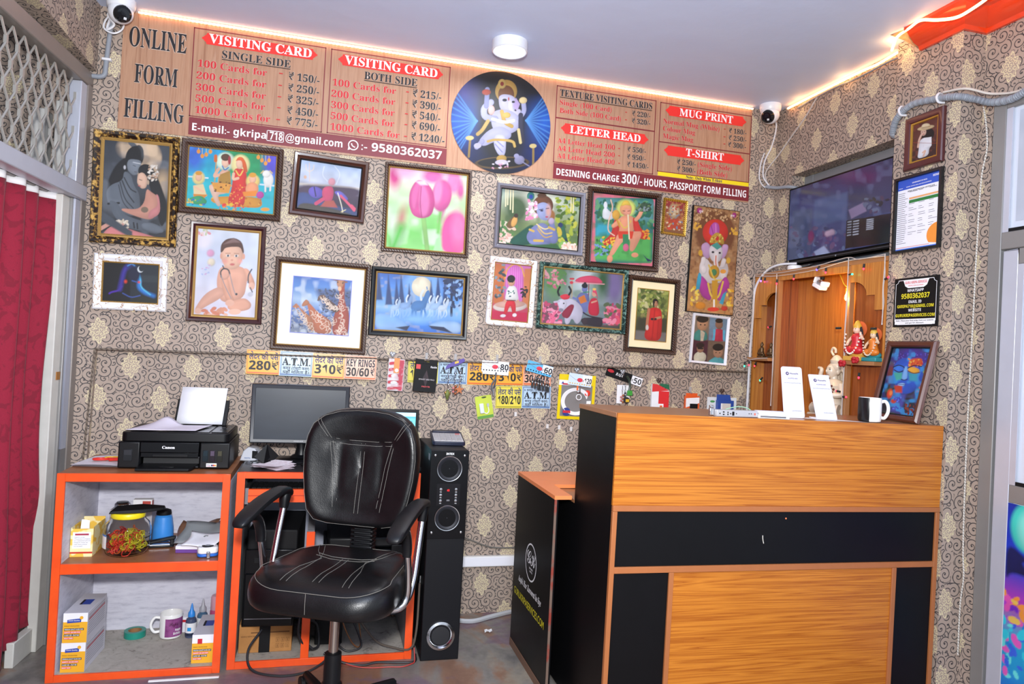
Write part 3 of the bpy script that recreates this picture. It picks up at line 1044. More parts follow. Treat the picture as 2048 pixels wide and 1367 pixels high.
# ================================================================ framed pictures on the back wall
PICS = {
    'couple': (-0.7742, 1.7968, 0.3175, 0.4539, 0.9071),
    'family': (-0.411, 1.8721, 0.4004, 0.3067, -0.0302),
    'warrior': (-0.0142, 1.8848, 0.3169, 0.2713, -2.299),
    'moon': (-0.7724, 1.4156, 0.271, 0.2241, 0.7815),
    'baby': (-0.4107, 1.4828, 0.2964, 0.4148, 0.1899),
    'giraffe': (-0.0212, 1.3709, 0.398, 0.3949, -0.7078),
    'horses': (0.4042, 1.4095, 0.4415, 0.3048, -0.0927),
    'tulip': (0.4149, 1.8298, 0.3907, 0.3959, 0.1912),
    'boy': (0.9455, 1.8391, 0.4348, 0.3025, -0.4948),
    'monkey': (1.368, 1.8329, 0.3783, 0.3845, 0.3503),
    'gold': (1.6372, 1.9215, 0.1284, 0.1782, -1.9427),
    'elephant': (1.8586, 1.7235, 0.2616, 0.531, -1.4273),
    'toddler': (0.8254, 1.4906, 0.2264, 0.316, -1.4923),
    'bull': (1.1778, 1.4869, 0.4483, 0.3119, -0.7784),
    'reddress': (1.5413, 1.4307, 0.2745, 0.3716, -1.1701),
    'four': (1.8637, 1.3289, 0.2039, 0.2478, -2.4938),
}
F_FLECK = fleck('#1c120b', '#4a2f14', 60, 0.46, 0.52, 0.28, 0.0, '#c49b4e')
F_DARK = beads('#2a1b15', '#54382a', 0.012, 0.35)
F_BROWN = mat('#4a2a20', 0.22, coat=0.3)
F_SILV = mat('#8f8d98', 0.25, 0.45)
F_WHITE = veins('#ebebef', '#b08a62', 26, 0.013)
F_MAR = mat('#3a1418', 0.2, coat=0.4)
F_GREEN = veins('#12302c', '#5f8378', 34, 0.035)
F_BLACK = mat('#17191b', 0.25)
F_GOLD = beads('#8f6a1c', '#e0b24a', 0.010, 0.3, 0.5)
F_PLAINW = mat('#e9e9f0', 0.4)
LIP_G = beads('#6b4a1e', '#dcb266', 0.006, 0.35, 0.3)
LIP_D = mat('#1a1210', 0.3)
MATB = fleck('#e9e4d6', '#f3efe4', 40, 0.4, 0.6, 0.8)
MATY = mat('#efe0b6', 0.8)


def framed(key, label, fw, depth, fm, lip=None, lipw=0.008, mboard=None, mw=0.0, spec=None, q=None, name='picture_frame', y=3.19, group=None, mwz=None, profile=None):
    cx, cz, w, h, tilt = PICS[key]
    o = thing(name, label, 'picture', (cx, y, cz), rot=(0, math.radians(-tilt), 0), group=group)
    pr = profile or [(0, 0), (0, depth * 0.72), (fw * 0.18, depth), (fw * 0.55, depth * 0.92), (fw * 0.85, depth * 0.62), (fw, depth * 0.55), (fw, 0.002)]
    MB().ring(w, h, pr, fm).build('frame', o, angle=25)
    iw, ih = w - 2 * fw, h - 2 * fw
    if lip:
        lo = MB().ring(iw, ih, [(-0.001, 0.002), (-0.001, depth * 0.56), (lipw * 0.4, depth * 0.62), (lipw, depth * 0.42), (lipw, 0.002)], lip).build('inner_lip', o, angle=25)
        lo['label'] = 'gilt inner edge' if lip is LIP_G else 'dark inner edge'
        iw, ih = iw - 2 * lipw, ih - 2 * lipw
    yb = -depth * 0.34
    if mboard:
        mz = mwz or mw
        MB().box(-iw / 2 - .003, yb + .0012, -ih / 2 - .003, iw / 2 + .003, yb + .004, ih / 2 + .003, mboard).build('mount_board', o)
        MB().ring(iw - 2 * mw + 0.006, ih - 2 * mz + 0.006, [(0, -yb - .001), (0, -yb + .0012), (0.003, -yb + 0.0012), (0.003, -yb - .001)], mat('#7f86c8', 0.6) if mboard is MATB else GOLDM).build('mount_edge', o)
        iw, ih = iw - 2 * mw, ih - 2 * mz
    artwork('picture', o, iw + 0.004, ih + 0.004, spec, q, yb)
    MB().box(-w / 2 + fw * .5, -0.002, -h / 2 + fw * .5, w / 2 - fw * .5, -0.0008, h / 2 - fw * .5, BLACKM).build('backing', o)
    return o


couple = [('g','#3c424c', '#4a4f59', '#33363d', '#2a2b30'),('n',60,.25),('e',425,230,120,130,'#e3c6a6', 0,14),('e',300,170,60,60,'#cdb49a', 0,40),('b',60,.5,.5,'#3c4148'),('e',540,420,45,90,'#c9ad8a', 10,50),
          ('l',[(330,130),(375,175)],34,'#5a6069'),
          ('p',[(300,220),(225,280),(170,380),(155,480),(230,430),(310,330)],'#1d1e22', 10),('e',355,230,62,80,'#1b1b1f', 20),('e',390,190,28,45,'#1b1b1f', -10),
          ('p',[(300,270),(320,240),(400,250),(400,290),(372,350),(340,355),(305,320)],'#7d8590'),('l',[(345,265),(395,275)],5,'#d8dade'),('l',[(345,285),(360,292)],5,'#2a2c30'),('l',[(352,330),(366,332)],4,'#4a3f46'),('e',285,300,8,14,'#c9c9cf'),
          ('p',[(280,320),(330,350),(345,420),(385,480),(390,600),(330,640),(240,600),(165,560),(150,470),(185,420),(270,390)],'#68707b'),('b',70,.55,.35,'#8c94a0'),
          ('l',[(265,390),(300,480),(345,540)],7,'#202226'),('l',[(280,370),(320,450),(360,470)],7,'#202226'),('l',[(250,400),(280,520),(340,580)],6,'#24262a'),('l',[(240,420),(265,540),(320,600)],5,'#24262a'),
          ('l',[(165,550),(240,545)],14,'#1e1f23'),
          ('p',[(165,520),(230,540),(270,620),(370,660),(480,680),(540,720),(520,760),(420,740),(300,720),(200,640)],'#626a75'),('l',[(340,680),(345,715)],10,'#24252a'),('l',[(365,685),(368,720)],10,'#24252a'),
          ('p',[(430,290),(480,300),(530,400),(585,560),(575,660),(535,720),(500,560),(455,430)],'#17171b', 8),('e',435,330,58,52,'#19191d', 30),
          ('p',[(375,345),(410,330),(445,370),(435,440),(400,448),(378,420),(368,400)],'#e3b9a0'),('l',[(385,382),(403,388)],4,'#2a2020'),('l',[(378,425),(392,428)],6,'#c05a5a'),('e',447,402,8,16,'#bfa68c'),
          ('s', 40, (450, 280, 515, 390), (6, 13), ['#efe6dc', '#d9cdbf', '#c7a58b']),
          ('p',[(435,440),(470,470),(520,500),(530,600),(470,660),(400,650),(260,600),(255,580),(370,590),(420,540)],'#d99b86'),('e',420,590,26,20,'#7d6a58'),
          ('p',[(500,475),(525,500),(535,620),(440,660),(450,600),(520,560)],'#dd8f8f'),('p',[(150,720),(220,690),(330,730),(470,770),(530,790),(100,790)],'#e08a8a'),('l',[(110,720),(180,680),(260,690)],26,'#d9a090'),
          ('s',30,(225,665,300,725),(7,14), ['#efe2d0', '#d8c8b0']),('p',[(395,680),(480,680),(560,720),(550,750),(480,745),(400,720)],'#6d7580'),('p',[(60,560),(330,740),(330,790),(60,640)],'#4b525c', 12)]
framed('couple', 'black-and-gold framed painting of an embracing couple, leftmost on the top row', 0.028, 0.028, F_FLECK, LIP_G, 0.011, spec=couple, q=[(150, 110), (605, 150), (575, 785), (105, 755)])

family = [('g','#1f9fd8', '#28b4d6', '#24b9c4', '#1fb0c0'),('e',1090,270,170,140,'#1f9a60', 0,60),('e',1260,270,60,120,'#5a4fd0', 0,60),('e',740,240,60,90,'#3a6fd8', 0,60),('n',30,.15),
          ('p',[(690,480),(1290,520),(1290,640),(680,580)],'#23b7c8', 8),('l',[(700,370),(830,380)],10,'#d8e6f0'),('l',[(1180,420),(1290,430)],10,'#d8e6f0'),
          ('p',[(845,500),(1180,500),(1200,560),(1150,580),(860,550)],'#d8952a'),('e',1180,490,26,24,'#c23fa0'),('s',20,(860,510,1190,560),(6,12), ['#f0c040', '#b86a20'])]
for x, y in ((768, 205), (792, 235), (818, 225), (845, 205), (1165, 240), (1190, 260), (1215, 280), (1238, 260)):
    family += [('l',[(x, 172),(x, y)],3,'#f6e3a0'),('e',x, y, 12,14,'#eb9a35')]
family += [('e',945,270,62,60,'#d9f0d8', 0,14),('e',1045,290,62,66,'#f3e6a0', 0,14),
           ('p',[(900,350),(930,320),(975,330),(985,400),(975,470),(890,470)],'#e9b59a'),('p',[(900,360),(975,330),(985,430),(900,440)],'#b08432'),('e',945,275,26,36,'#edc0a6'),('e',945,242,30,24,'#5b3a24'),('e',972,262,10,30,'#a83038'),
           ('l',[(885,260),(875,400)],7,'#d49a3a'),('l',[(880,235),(880,265)],22,'#d46a2a'),('l',[(900,360),(868,370),(900,320)],20,'#e9b59a'),('l',[(925,300),(940,330),(965,310)],8,'#3a7ab8'),
           ('p',[(830,420),(900,430),(980,440),(960,480),(890,490),(920,560),(895,570),(860,500)],'#eec4ae'),('p',[(850,405),(985,420),(970,480),(880,470)],'#e8a040'),('s',24,(850,405,985,470),(4,8), ['#5a2f14', '#e9b048']),
           ('p',[(1000,320),(1040,310),(1085,330),(1090,420),(1080,500),(1070,570),(970,570),(965,520),(990,440)],'#e0332c'),('s',50,(975,420,1080,570),(4,8), ['#f27a30', '#c81f2a', '#f5b04a']),('e',1040,285,25,34,'#f0c3a4'),('p',[(1010,270),(1030,238),(1060,240),(1085,280),(1095,350),(1062,320),(1055,262),(1025,262)],'#e8662c'),('l',[(1015,330),(1040,370),(1062,330)],8,'#f4d060'),('l',[(1000,350),(995,390),(1030,380)],18,'#eec0a0'),
           ('e',1130,400,46,46,'#f4d27a', 0,12),('e',1128,385,24,28,'#f2b898'),('e',1128,358,24,16,'#e0a030'),('l',[(1125,395),(1120,420),(1130,430)],12,'#f2b898'),('e',1125,450,44,44,'#f2a072'),('p',[(1060,470),(1160,460),(1150,500),(1070,500)],'#e98a28'),
           ('e',1235,390,34,50,'#f0eee8'),('e',1222,350,28,24,'#f2f0ea'),('l',[(1200,330),(1185,345)],8,'#d8c080'),('l',[(1245,330),(1260,345)],8,'#d8c080'),('l',[(1215,420),(1215,465)],12,'#e8e6e0'),('l',[(1250,420),(1248,460)],12,'#e8e6e0'),
           ('e',770,380,40,44,'#f0dc90', 0,12),('e',770,375,22,28,'#f0bf9c'),('e',770,348,22,14,'#d89a30'),('p',[(735,430),(800,420),(825,500),(740,500)],'#e8d0a0'),('l',[(745,440),(800,470)],14,'#f0bf9c'),('p',[(735,485),(830,490),(800,520),(740,515)],'#d88a30'),
           ('p',[(690,520),(780,490),(830,530),(810,560),(720,550)],'#3aa06a'),('s',16,(700,520,810,560),(5,10), ['#2a6ac0', '#d8c060']),('e',940,560,16,14,'#e83a30'),('e',985,555,14,12,'#e8c030'),('e',1215,585,30,12,'#e8a030'),('s',20,(900,560,1100,600),(5,9), ['#e8a030', '#e04a30'])]
framed('family', 'dark brown framed bright print of a seated deity family on turquoise water', 0.026, 0.026, F_DARK, LIP_G, 0.004, spec=family, q=[(708, 170), (1290, 232), (1272, 620), (688, 568)])

warrior = [('g','#a9bfe0', '#c6d2ea', '#d0d6ea', '#4a3a50', '#3a3044', '#3d3a48'),('n',40,.12),('l',[(1420,415),(1840,455)],8,'#e9d9c0', 20),('p',[(1420,420),(1600,428),(1840,450),(1820,520),(1400,520)],'#4b3a52', 20),
           ('p',[(1395,480),(1460,470),(1560,520),(1640,560),(1820,600),(1820,650),(1390,600)],'#3f4f86', 14),('p',[(1420,540),(1560,560),(1700,600),(1815,640),(1390,610)],'#4a443f', 10),
           ('e',1530,475,50,38,'#6a5cc0', 20),('l',[(1520,440),(1530,500)],8,'#2c2450'),('p',[(1580,440),(1640,430),(1655,470),(1640,540),(1590,540),(1570,490)],'#cf4a72'),('l',[(1580,520),(1530,550)],24,'#cf4a72'),('e',1640,405,24,26,'#e29aa8', 0,10),
           ('p',[(1590,535),(1650,530),(1680,580),(1560,570)],'#b4544a', 8),('p',[(1650,470),(1700,465),(1755,520),(1740,535),(1690,510)],'#6f66c8'),('l',[(1700,500),(1760,560),(1795,600)],16,'#e05878'),('l',[(1680,480),(1705,560),(1715,610)],6,'#f4ecd8'),('l',[(1705,608),(1735,595)],6,'#e8d8a0'),('l',[(1775,570),(1795,590)],22,'#e05878'),
           ('l',[(1492,275),(1490,400)],4,'#e8c8b0'),('l',[(1470,285),(1470,320),(1492,335),(1520,320),(1522,290)],4,'#f0d8b8'),('e',1462,370,10,12,'#e0b8a0'),('l',[(1590,300),(1575,360),(1610,400)],5,'#dfe6f2'),('l',[(1660,300),(1700,350),(1670,420)],5,'#dfe6f2')]
framed('warrior', 'glossy brown framed print of a figure fallen on a dusky plain', 0.026, 0.026, F_BROWN, LIP_D, 0.006, spec=warrior, q=[(1440, 250), (1842, 318), (1818, 640), (1395, 580)])

moon = [('g','#07090f', '#0b0d14', '#0c0c12'),('p',[(322,890),(540,900),(515,1215),(312,1205)],'#1d2731', 10),('p',[(390,1000),(530,1010),(520,1060),(380,1050)],'#2c363d', 10),('p',[(330,1150),(515,1150),(512,1215),(325,1210)],'#23261d', 12),
        ('l',[(255,1080),(235,1110),(180,1120),(165,1130)],10,'#5a2fc0', 10),('l',[(310,925),(275,960),(255,1040),(240,1100)],30,'#3d2f9e', 24),('l',[(320,920),(360,960),(385,1040),(375,1090),(420,1130),(485,1155)],24,'#2b7fd6', 22),('l',[(365,960),(392,1030),(390,1090),(460,1145)],8,'#5fd0f4', 10),
        ('e',318,935,30,28,'#2b2f7a', 0,20),('e',345,990,46,60,'#131a3a', 0,20),('l',[(300,930),(330,915),(350,930)],6,'#4fa0ea', 8),('e',283,1045,10,12,'#e8402a', 0,12),('e',380,1052,9,8,'#e8402a', 0,10),('l',[(330,1040),(360,1050)],5,'#3a70d0', 8),
        ('e',392,958,22,24,'#dfe6ea'),('e',400,951,20,24,'#1d2731'),('l',[(260,1130),(320,1165),(385,1150)],5,'#4a6ac8', 8)]
framed('moon', 'white marbled frame around a dark print of a neon-blue face with a crescent', 0.030, 0.022, F_WHITE, LIP_G, 0.005, spec=moon, q=[(128, 895), (530, 932), (512, 1212), (110, 1185)])

baby = [('g','#dfe6f4', '#d3dcf0', '#d9def2', '#e6e3f2', '#ded8ea'),('e',790,770,60,60,'#efe9f4', 0,40),('e',840,860,26,24,'#e9a8cc', 0,14),('e',845,920,26,26,'#f0e2c8', 0,14),('s',10,(780,940,840,1000),(5,10), ['#b8c4ee', '#d8b8e0']),('s',12,(752,690,830,740),(8,16), ['#e8a0a8', '#c8d0a8', '#f0d8d0']),
        ('p',[(900,960),(960,940),(1060,950),(1110,1000),(1095,1060),(1080,1150),(1000,1200),(900,1180),(880,1050)],'#e9ad93'),('n',50,.05),
        ('p',[(900,1080),(960,1120),(900,1170),(800,1220),(740,1260),(730,1230),(800,1130)],'#e9b098'),('e',755,1245,24,20,'#eab9a4'),
        ('p',[(1000,1180),(1080,1160),(1130,1200),(1120,1240),(1050,1255),(960,1240),(960,1200)],'#e8ab90'),('e',1010,1255,44,20,'#efbda6'),('p',[(905,1010),(960,1010),(985,1130),(1010,1180),(960,1200),(930,1130)],'#e6a88c'),('e',975,1195,32,22,'#ecb69e'),
        ('p',[(1070,960),(1110,970),(1150,1050),(1155,1090),(1120,1090),(1090,1030)],'#e8ab90'),('e',1130,1085,22,26,'#edb9a2'),('e',940,1000,34,40,'#eab098', 20),
        ('e',990,870,80,84,'#f0bfa4'),('e',990,920,62,50,'#f0bda2'),('e',1072,885,10,20,'#e6a88e'),('e',914,880,8,20,'#e6a88e'),
        ('p',[(908,860),(912,800),(950,765),(1010,758),(1060,785),(1076,850),(1068,870),(1050,820),(990,818),(940,825),(925,850)],'#5b3428'),('p',[(930,800),(1000,760),(1050,790),(1000,790)],'#8a6a66', 10),
        ('e',962,878,13,8,'#f4f2f2'),('e',962,878,7,8,'#3a4048'),('e',1020,880,13,8,'#f4f2f2'),('e',1020,880,7,8,'#3a4048'),('l',[(945,862),(978,862)],4,'#a8735c'),('l',[(1005,863),(1038,866)],4,'#a8735c'),('e',990,908,9,6,'#dd9a84'),('e',992,937,17,8,'#d2716c'),('e',940,915,18,14,'#f2a898', 0,20),('e',1045,915,16,14,'#f2a898', 0,20),
        ('l',[(915,1020),(908,985),(930,962),(965,970),(975,1000)],9,'#3f4048'),('l',[(912,1010),(950,1100),(985,1165)],5,'#8e9098'),('l',[(975,1000),(1000,1100),(1015,1140)],5,'#8e9098'),('e',1022,1137,8,8,'#33363c'),('l',[(925,945),(935,965)],8,'#3f4048'),('l',[(1130,972),(1105,1010),(1105,1060)],9,'#4a4a54'),('l',[(1120,1095),(1135,1125)],8,'#4a4a54'),('e',1122,1140,20,16,'#c9c9d4'),
        ('s', 26, (780, 1230, 960, 1285), (12, 24), ['#e29a7c', '#d98468', '#eab49c'])]
framed('baby', 'maroon framed photo of a bare baby playing with a stethoscope', 0.020, 0.022, F_MAR, LIP_G, 0.009, spec=baby, q=[(752, 690), (1185, 728), (1155, 1300), (722, 1268)])

gir = [('g','#3f6fc0', '#5a8ed2', '#a9c4e2', '#5a7fc0', '#4f6aa0', '#8690a0'),('b',40,.5,.6,'#dfe8f2'),('p',[(840,480),(1080,480),(1080,620),(880,600)],'#4a5f90', 30),('s',160,(860,480,1080,620),(4,12), ['#2f3a56', '#5a6a8a', '#3d4a6a']),('s',200,(670,620,1060,790),(5,12), ['#5a6480', '#8a93a6', '#3f4a68', '#a8aeb8']),
       ('p',[(985,400),(1035,400),(1030,480),(1030,560),(1065,640),(1055,790),(945,790),(960,650),(995,560),(995,480)],'#a8442e'),('p',[(880,530),(920,540),(985,590),(1000,620),(960,640),(900,570)],'#5a3f38'),
       ('p',[(780,560),(810,580),(850,630),(900,660),(950,700),(940,780),(820,770),(800,640)],'#c06a44'),('p',[(720,590),(760,620),(820,680),(830,770),(790,740),(770,660)],'#c07a50'),
       ('e',1003,430,24,40,'#c88a62', 6),('e',998,475,12,16,'#e8b890'),('l',[(955,412),(985,420)],10,'#8a5a44'),('l',[(1020,430),(1045,430)],10,'#8a5a44'),('l',[(1000,405),(1000,378)],9,'#6a3a2a'),('l',[(1022,405),(1024,378)],9,'#6a3a2a'),('e',985,432,4,5,'#1a1210'),('e',1018,438,4,5,'#1a1210'),
       ('p',[(860,520),(900,515),(915,540),(870,548),(850,562)],'#6a4a3c'),('p',[(755,575),(780,545),(805,570),(785,590),(750,598)],'#b8744e'),('p',[(690,600),(715,575),(740,598),(715,612)],'#b8744e')]
rr = random.Random(4)
for (x0, y0, x1, y1, w_) in ((1015, 490, 1012, 780, 34), (960, 660, 1050, 780, 60), (820, 600, 930, 760, 44), (740, 610, 810, 750, 30), (900, 545, 985, 610, 16)):
    for i in range(26):
        t_ = rr.random()
        x, y = x0 + (x1 - x0) * t_ + rr.uniform(-w_, w_) * .7, y0 + (y1 - y0) * t_ + rr.uniform(-14, 14)
        a = rr.uniform(0, 3)
        gir.append(('l',[(x, y),(x + 22 * math.cos(a), y + 22 * math.sin(a)),(x + 30 * math.cos(a + .8), y + 30 * math.sin(a + .8))],3.5,'#f0d8c4'))
framed('giraffe', 'large square dark frame with cream mount around a giraffe print', 0.022, 0.026, F_DARK, LIP_G, 0.004, MATB, 0.052, gir, [(700, 393), (1080, 420), (1058, 790), (673, 768)])

horses = [('g','#2f62b8', '#4a86d8', '#5a9be4', '#8fc0ee', '#3f86dc', '#2f6fd0'),('e',1500,470,120,110,'#7fb2ee', 0,60),('e',1500,480,64,62,'#f4ead0'),('b',25,.6,.3,'#d8c8a8')]
for x, y, h, w_ in ((1230, 560, 190, 40), (1290, 590, 190, 46), (1340, 590, 160, 40), (1370, 580, 190, 40), (1420, 590, 130, 36), (1560, 590, 150, 40), (1605, 590, 190, 46), (1650, 590, 170, 40)):
    horses.append(('p',[(x - w_ / 2, y),(x, y - h),(x + w_ / 2, y)],'#1f3f78', 10))
horses += [('p',[(1640,440),(1700,395),(1770,430),(1775,480),(1690,500)],'#1d3460', 8),('p',[(1650,520),(1700,480),(1775,520),(1770,560)],'#1f3866', 8),('l',[(1695,430),(1690,660)],16,'#18264a'),('s',60,(1640,400,1775,600),(8,20), ['#243f74', '#8fb4e2', '#1a2c54']),
           ('p',[(1200,640),(1300,650),(1420,720),(1400,750),(1200,745)],'#8fb8ea', 10),('p',[(1530,720),(1620,690),(1755,700),(1752,778),(1600,750)],'#a8c8ee', 10),('p',[(1540,720),(1640,730),(1700,770),(1560,740)],'#14264e', 6),('p',[(1330,730),(1420,720),(1400,752)],'#14264e', 6)]
for x, y, s_, c_ in ((1325, 610, .62, '#b4d2f4'), (1388, 600, .8, '#8fb6ea'), (1535, 605, .8, '#bcd8f6'), (1580, 605, .8, '#a8caf2'), (1630, 615, .7, '#d4e6fa'), (1475, 600, 1.15, '#4a86c8')):
    B = lambda pts: [(x + px_ * s_, y + py_ * s_) for px_, py_ in pts]
    horses += [('p',B([(-45,0),(-20,-30),(25,-30),(45,-80),(62,-90),(68,-60),(50,-20),(40,20),(-30,30)]), c_),('l',B([(-30,20),(-38,90)]), 13 * s_, c_),('l',B([(20,20),(14,60),(-10,85)]), 12 * s_, c_),('l',B([(35,15),(44,55),(25,75)]), 12 * s_, c_),('l',B([(-15,25),(-12,85)]), 12 * s_, c_),('l',B([(30,-85),(15,-60),(18,-35)]), 12 * s_, '#e4eefa'),('l',B([(52,-92),(50,-104)]), 6 * s_, c_)]
horses += [('e',1480,680,260,26,'#7fb4ee', 0,40)]
framed('horses', 'black framed moonlit print of horses galloping through snow', 0.022, 0.024, F_BLACK, LIP_G, 0.006, spec=horses, q=[(1222, 390), (1775, 432), (1752, 778), (1195, 742)])

tulip = [('g','#f0d4ea', '#e6eccf', '#c4ecb0', '#8fe07c', '#7fd66a', '#93e080'),('b',90,.5,.6,'#c6f4b4'),('b',60,.62,.6,'#f4fdf0'),('e',420,1000,34,70,'#d8408c', 0,40),('e',480,970,50,40,'#f2b8dc', 0,40),('e',640,1000,60,40,'#e26ab0', 0,30),('e',760,1030,46,70,'#e884bc', 0,30),('e',800,1080,20,50,'#d865a4', 0,20),('e',460,1240,24,70,'#c89080', 12,40),('l',[(455,1300),(400,1440)],50,'#58c048', 50),('l',[(700,1200),(680,1260)],20,'#e07ab0', 20),
         ('l',[(585,1240),(610,1440)],26,'#8fc46c', 8),('p',[(640,1440),(660,1360),(720,1320),(690,1440)],'#b8eeb0', 8),('l',[(690,1150),(670,1320)],20,'#7cc860', 16),
         ('e',690,1110,58,92,'#e45fa6', 6,10),('e',668,1090,26,80,'#f08cc2', 6,14),('e',765,1330,76,130,'#e4559c', 0,20),('p',[(690,1440),(700,1320),(740,1220),(830,1210),(840,1440)],'#e8589f', 16),('e',790,1300,40,100,'#f27fba', 0,40),
         ('p',[(555,1020),(600,1030),(640,1080),(652,1160),(630,1230),(570,1245),(520,1225),(500,1160),(505,1090),(530,1040)],'#d94f98', 6),('p',[(560,1030),(600,1060),(625,1140),(610,1225),(575,1240),(555,1180)],'#ea7ab6', 14),('p',[(545,1030),(575,1028),(560,1080),(540,1200),(515,1180),(512,1090)],'#e86cae', 12),('p',[(540,1030),(590,1024),(610,1050),(565,1050)],'#f9d6ea', 10),('l',[(572,1060),(565,1150),(575,1235)],4,'#a52c6e', 6)]
framed('tulip', 'thin brown framed print of pink tulips below the price board', 0.017, 0.022, F_DARK, LIP_G, 0.005, spec=tulip, q=[(395, 950), (838, 992), (823, 1441), (369, 1409)])

boy = [('g','#7f9a9a', '#a8b89c', '#8f9f6a', '#5f7a48', '#7a9a54'),('e',430,200,180,110,'#d8dcc8', 0,90),('e',300,260,80,100,'#4a5f40', 0,60),('b',40,.55,.5,'#3d5a34'),('s',90,(560,180,715,480),(10,24), ['#a8b83c', '#7a9430', '#c8c84a', '#4f6e28']),('s',60,(190,340,300,480),(10,20), ['#3f6a44', '#e8c8b0', '#f0dcc8', '#5a8a4a'])]
for x in (232, 245, 262, 278, 655, 670):
    boy.append(('l',[(x, 130),(x - 2,230 + (x % 7) * 10)],7,'#f2e4b8'))
boy += [('p',[(400,350),(330,400),(240,470),(300,500),(420,480),(440,400)],'#1f5a4a', 8),('p',[(400,370),(470,340),(520,380),(540,440),(520,490),(380,480),(360,430)],'#7f86b8'),('e',470,235,66,66,'#6a4028'),('e',520,300,30,40,'#a06a38', 0,10),('e',462,170,30,16,'#5a3a24'),
        ('p',[(425,230),(470,210),(515,230),(525,290),(500,335),(455,325),(430,290)],'#9fa8d2'),('e',505,270,16,40,'#d8a8a0', 0,16),('l',[(445,262),(470,258)],5,'#3a3450'),('l',[(490,255),(508,252)],5,'#3a3450'),('e',462,268,10,5,'#20203a'),('e',495,308,10,5,'#c04a60'),
        ('e',390,175,24,28,'#2f7a70'),('e',392,178,12,14,'#1f3f9a'),('l',[(395,200),(415,250)],5,'#3a8a70'),('s',26,(365,205,430,320),(10,18), ['#f0b8d0', '#f8e4ec', '#e28ab0']),
        ('p',[(500,400),(520,330),(545,320),(545,360),(575,440),(560,480),(520,480)],'#7f86b8'),('e',525,335,20,22,'#b8a8c8'),('p',[(380,450),(460,460),(540,490),(520,515),(460,500),(380,480)],'#858cc0'),
        ('l',[(440,370),(480,420),(530,410)],8,'#e0c070'),('l',[(435,385),(480,445),(530,430)],7,'#d0a850'),('l',[(430,355),(480,390),(520,375)],7,'#f0dc9a'),('l',[(415,460),(470,462)],16,'#d8b45a'),('l',[(510,375),(545,390)],14,'#d8b45a'),('l',[(385,390),(410,400)],14,'#d8b45a'),
        ('p',[(230,370),(260,320),(300,290),(310,310),(295,370),(260,385)],'#7a5a34'),('e',285,340,18,34,'#e8b060', 20),('e',297,300,14,14,'#3a2c22'),('p',[(570,390),(590,350),(610,360),(630,440),(645,490),(600,440)],'#2f6a50'),('e',585,360,16,16,'#2a3a6a'),('e',580,400,14,30,'#d8c040', -20),('l',[(620,450),(645,490)],12,'#24344a'),
        ('p',[(360,490),(560,480),(620,530),(360,510)],'#3a6a40', 10),('e',610,490,36,26,'#8fc060'),('s',40,(600,480,700,530),(9,18), ['#f4dcc8', '#f0b8a0', '#fff0e0']),('s',24,(190,420,260,480),(9,16), ['#f4e0d0', '#e8b8a8'])]
framed('boy', 'silver framed print of a blue-skinned child resting beside two birds', 0.022, 0.026, F_SILV, LIP_D, 0.004, spec=boy, q=[(205, 125), (715, 185), (700, 528), (185, 478)])

monkey = [('g','#e8788c', '#ea7a8c', '#e8788a'),('p',rrect(390,440,24, cx=998, cz=395), '#3f8a84'),('p',[(810,180),(1190,215),(1190,330),(805,320)],'#5f9aa0', 40),('s',160,(815,200,1185,380),(10,24), ['#2f6a4a', '#4a8a5a', '#256a5a', '#6aa87a']),('p',[(805,350),(900,360),(920,420),(805,430)],'#3ab0c8', 20),('p',[(800,440),(1180,420),(1180,610),(800,590)],'#58b45a', 24),('b',30,.55,.4,'#2f7a3a'),('s',60,(800,450,900,560),(6,14), ['#2f6a3a', '#7a9ad0', '#4a9a4a']),
          ('p',[(850,260),(870,235),(890,260),(920,280),(920,325),(850,320)],'#e8ecf0'),('e',870,225,12,24,'#e8ecf0'),
          ('e',1005,245,62,60,'#d8e070', 0,20),('e',1005,250,40,44,'#f0a878'),('p',[(970,235),(985,195),(1020,190),(1040,230),(1005,220)],'#f0c850'),('e',1015,270,26,24,'#f0a488'),('l',[(985,262),(1000,264)],4,'#5a2a1a'),('l',[(1018,264),(1032,262)],4,'#5a2a1a'),
          ('p',[(960,310),(1000,290),(1060,300),(1075,350),(1050,420),(970,420),(940,370)],'#f0a27c'),('p',[(930,310),(965,320),(960,420),(930,480),(860,500),(850,470),(910,420)],'#d83a30'),('p',[(1050,300),(1085,320),(1110,390),(1165,400),(1150,460),(1100,450),(1060,400)],'#d83a30'),('s',16,(850,440,930,510),(6,12), ['#f0c040']),('s',16,(1100,390,1165,450),(6,12), ['#f0a030']),
          ('l',[(1075,320),(1095,300),(1110,265)],26,'#f2a884'),('p',[(1060,255),(1110,205),(1150,205),(1190,260),(1110,270)],'#3f5a44'),('s',24,(1080,210,1180,262),(6,12), ['#2a4a34', '#6a8a5a', '#8a9aa0']),('l',[(950,350),(915,370),(960,330)],26,'#f0a27c'),('e',940,290,26,34,'#e8b048'),('l',[(945,320),(965,370)],10,'#d89a30'),
          ('p',[(950,410),(1060,400),(1115,400),(1110,440),(1060,540),(1030,530),(1040,450),(980,470),(920,570),(890,560),(930,480)],'#f2a684'),('p',[(950,400),(1060,400),(1050,450),(960,450)],'#e0442c'),('e',900,585,20,26,'#f0a27c'),('e',1070,560,24,16,'#f0a27c'),('p',[(985,420),(1030,420),(1030,530),(990,530)],'#3a8a5a'),('e',1008,510,20,26,'#d86a8a'),('l',[(905,190),(920,240),(890,330),(885,400),(930,430)],8,'#f4c8b0'),
          ('l',[(960,330),(1000,390),(1040,330)],7,'#e8c850'),('l',[(1020,290),(1030,450)],8,'#f4ecc8'),('p',[(1125,555),(1150,580),(1190,600),(1160,605)],'#1f2f5a')]
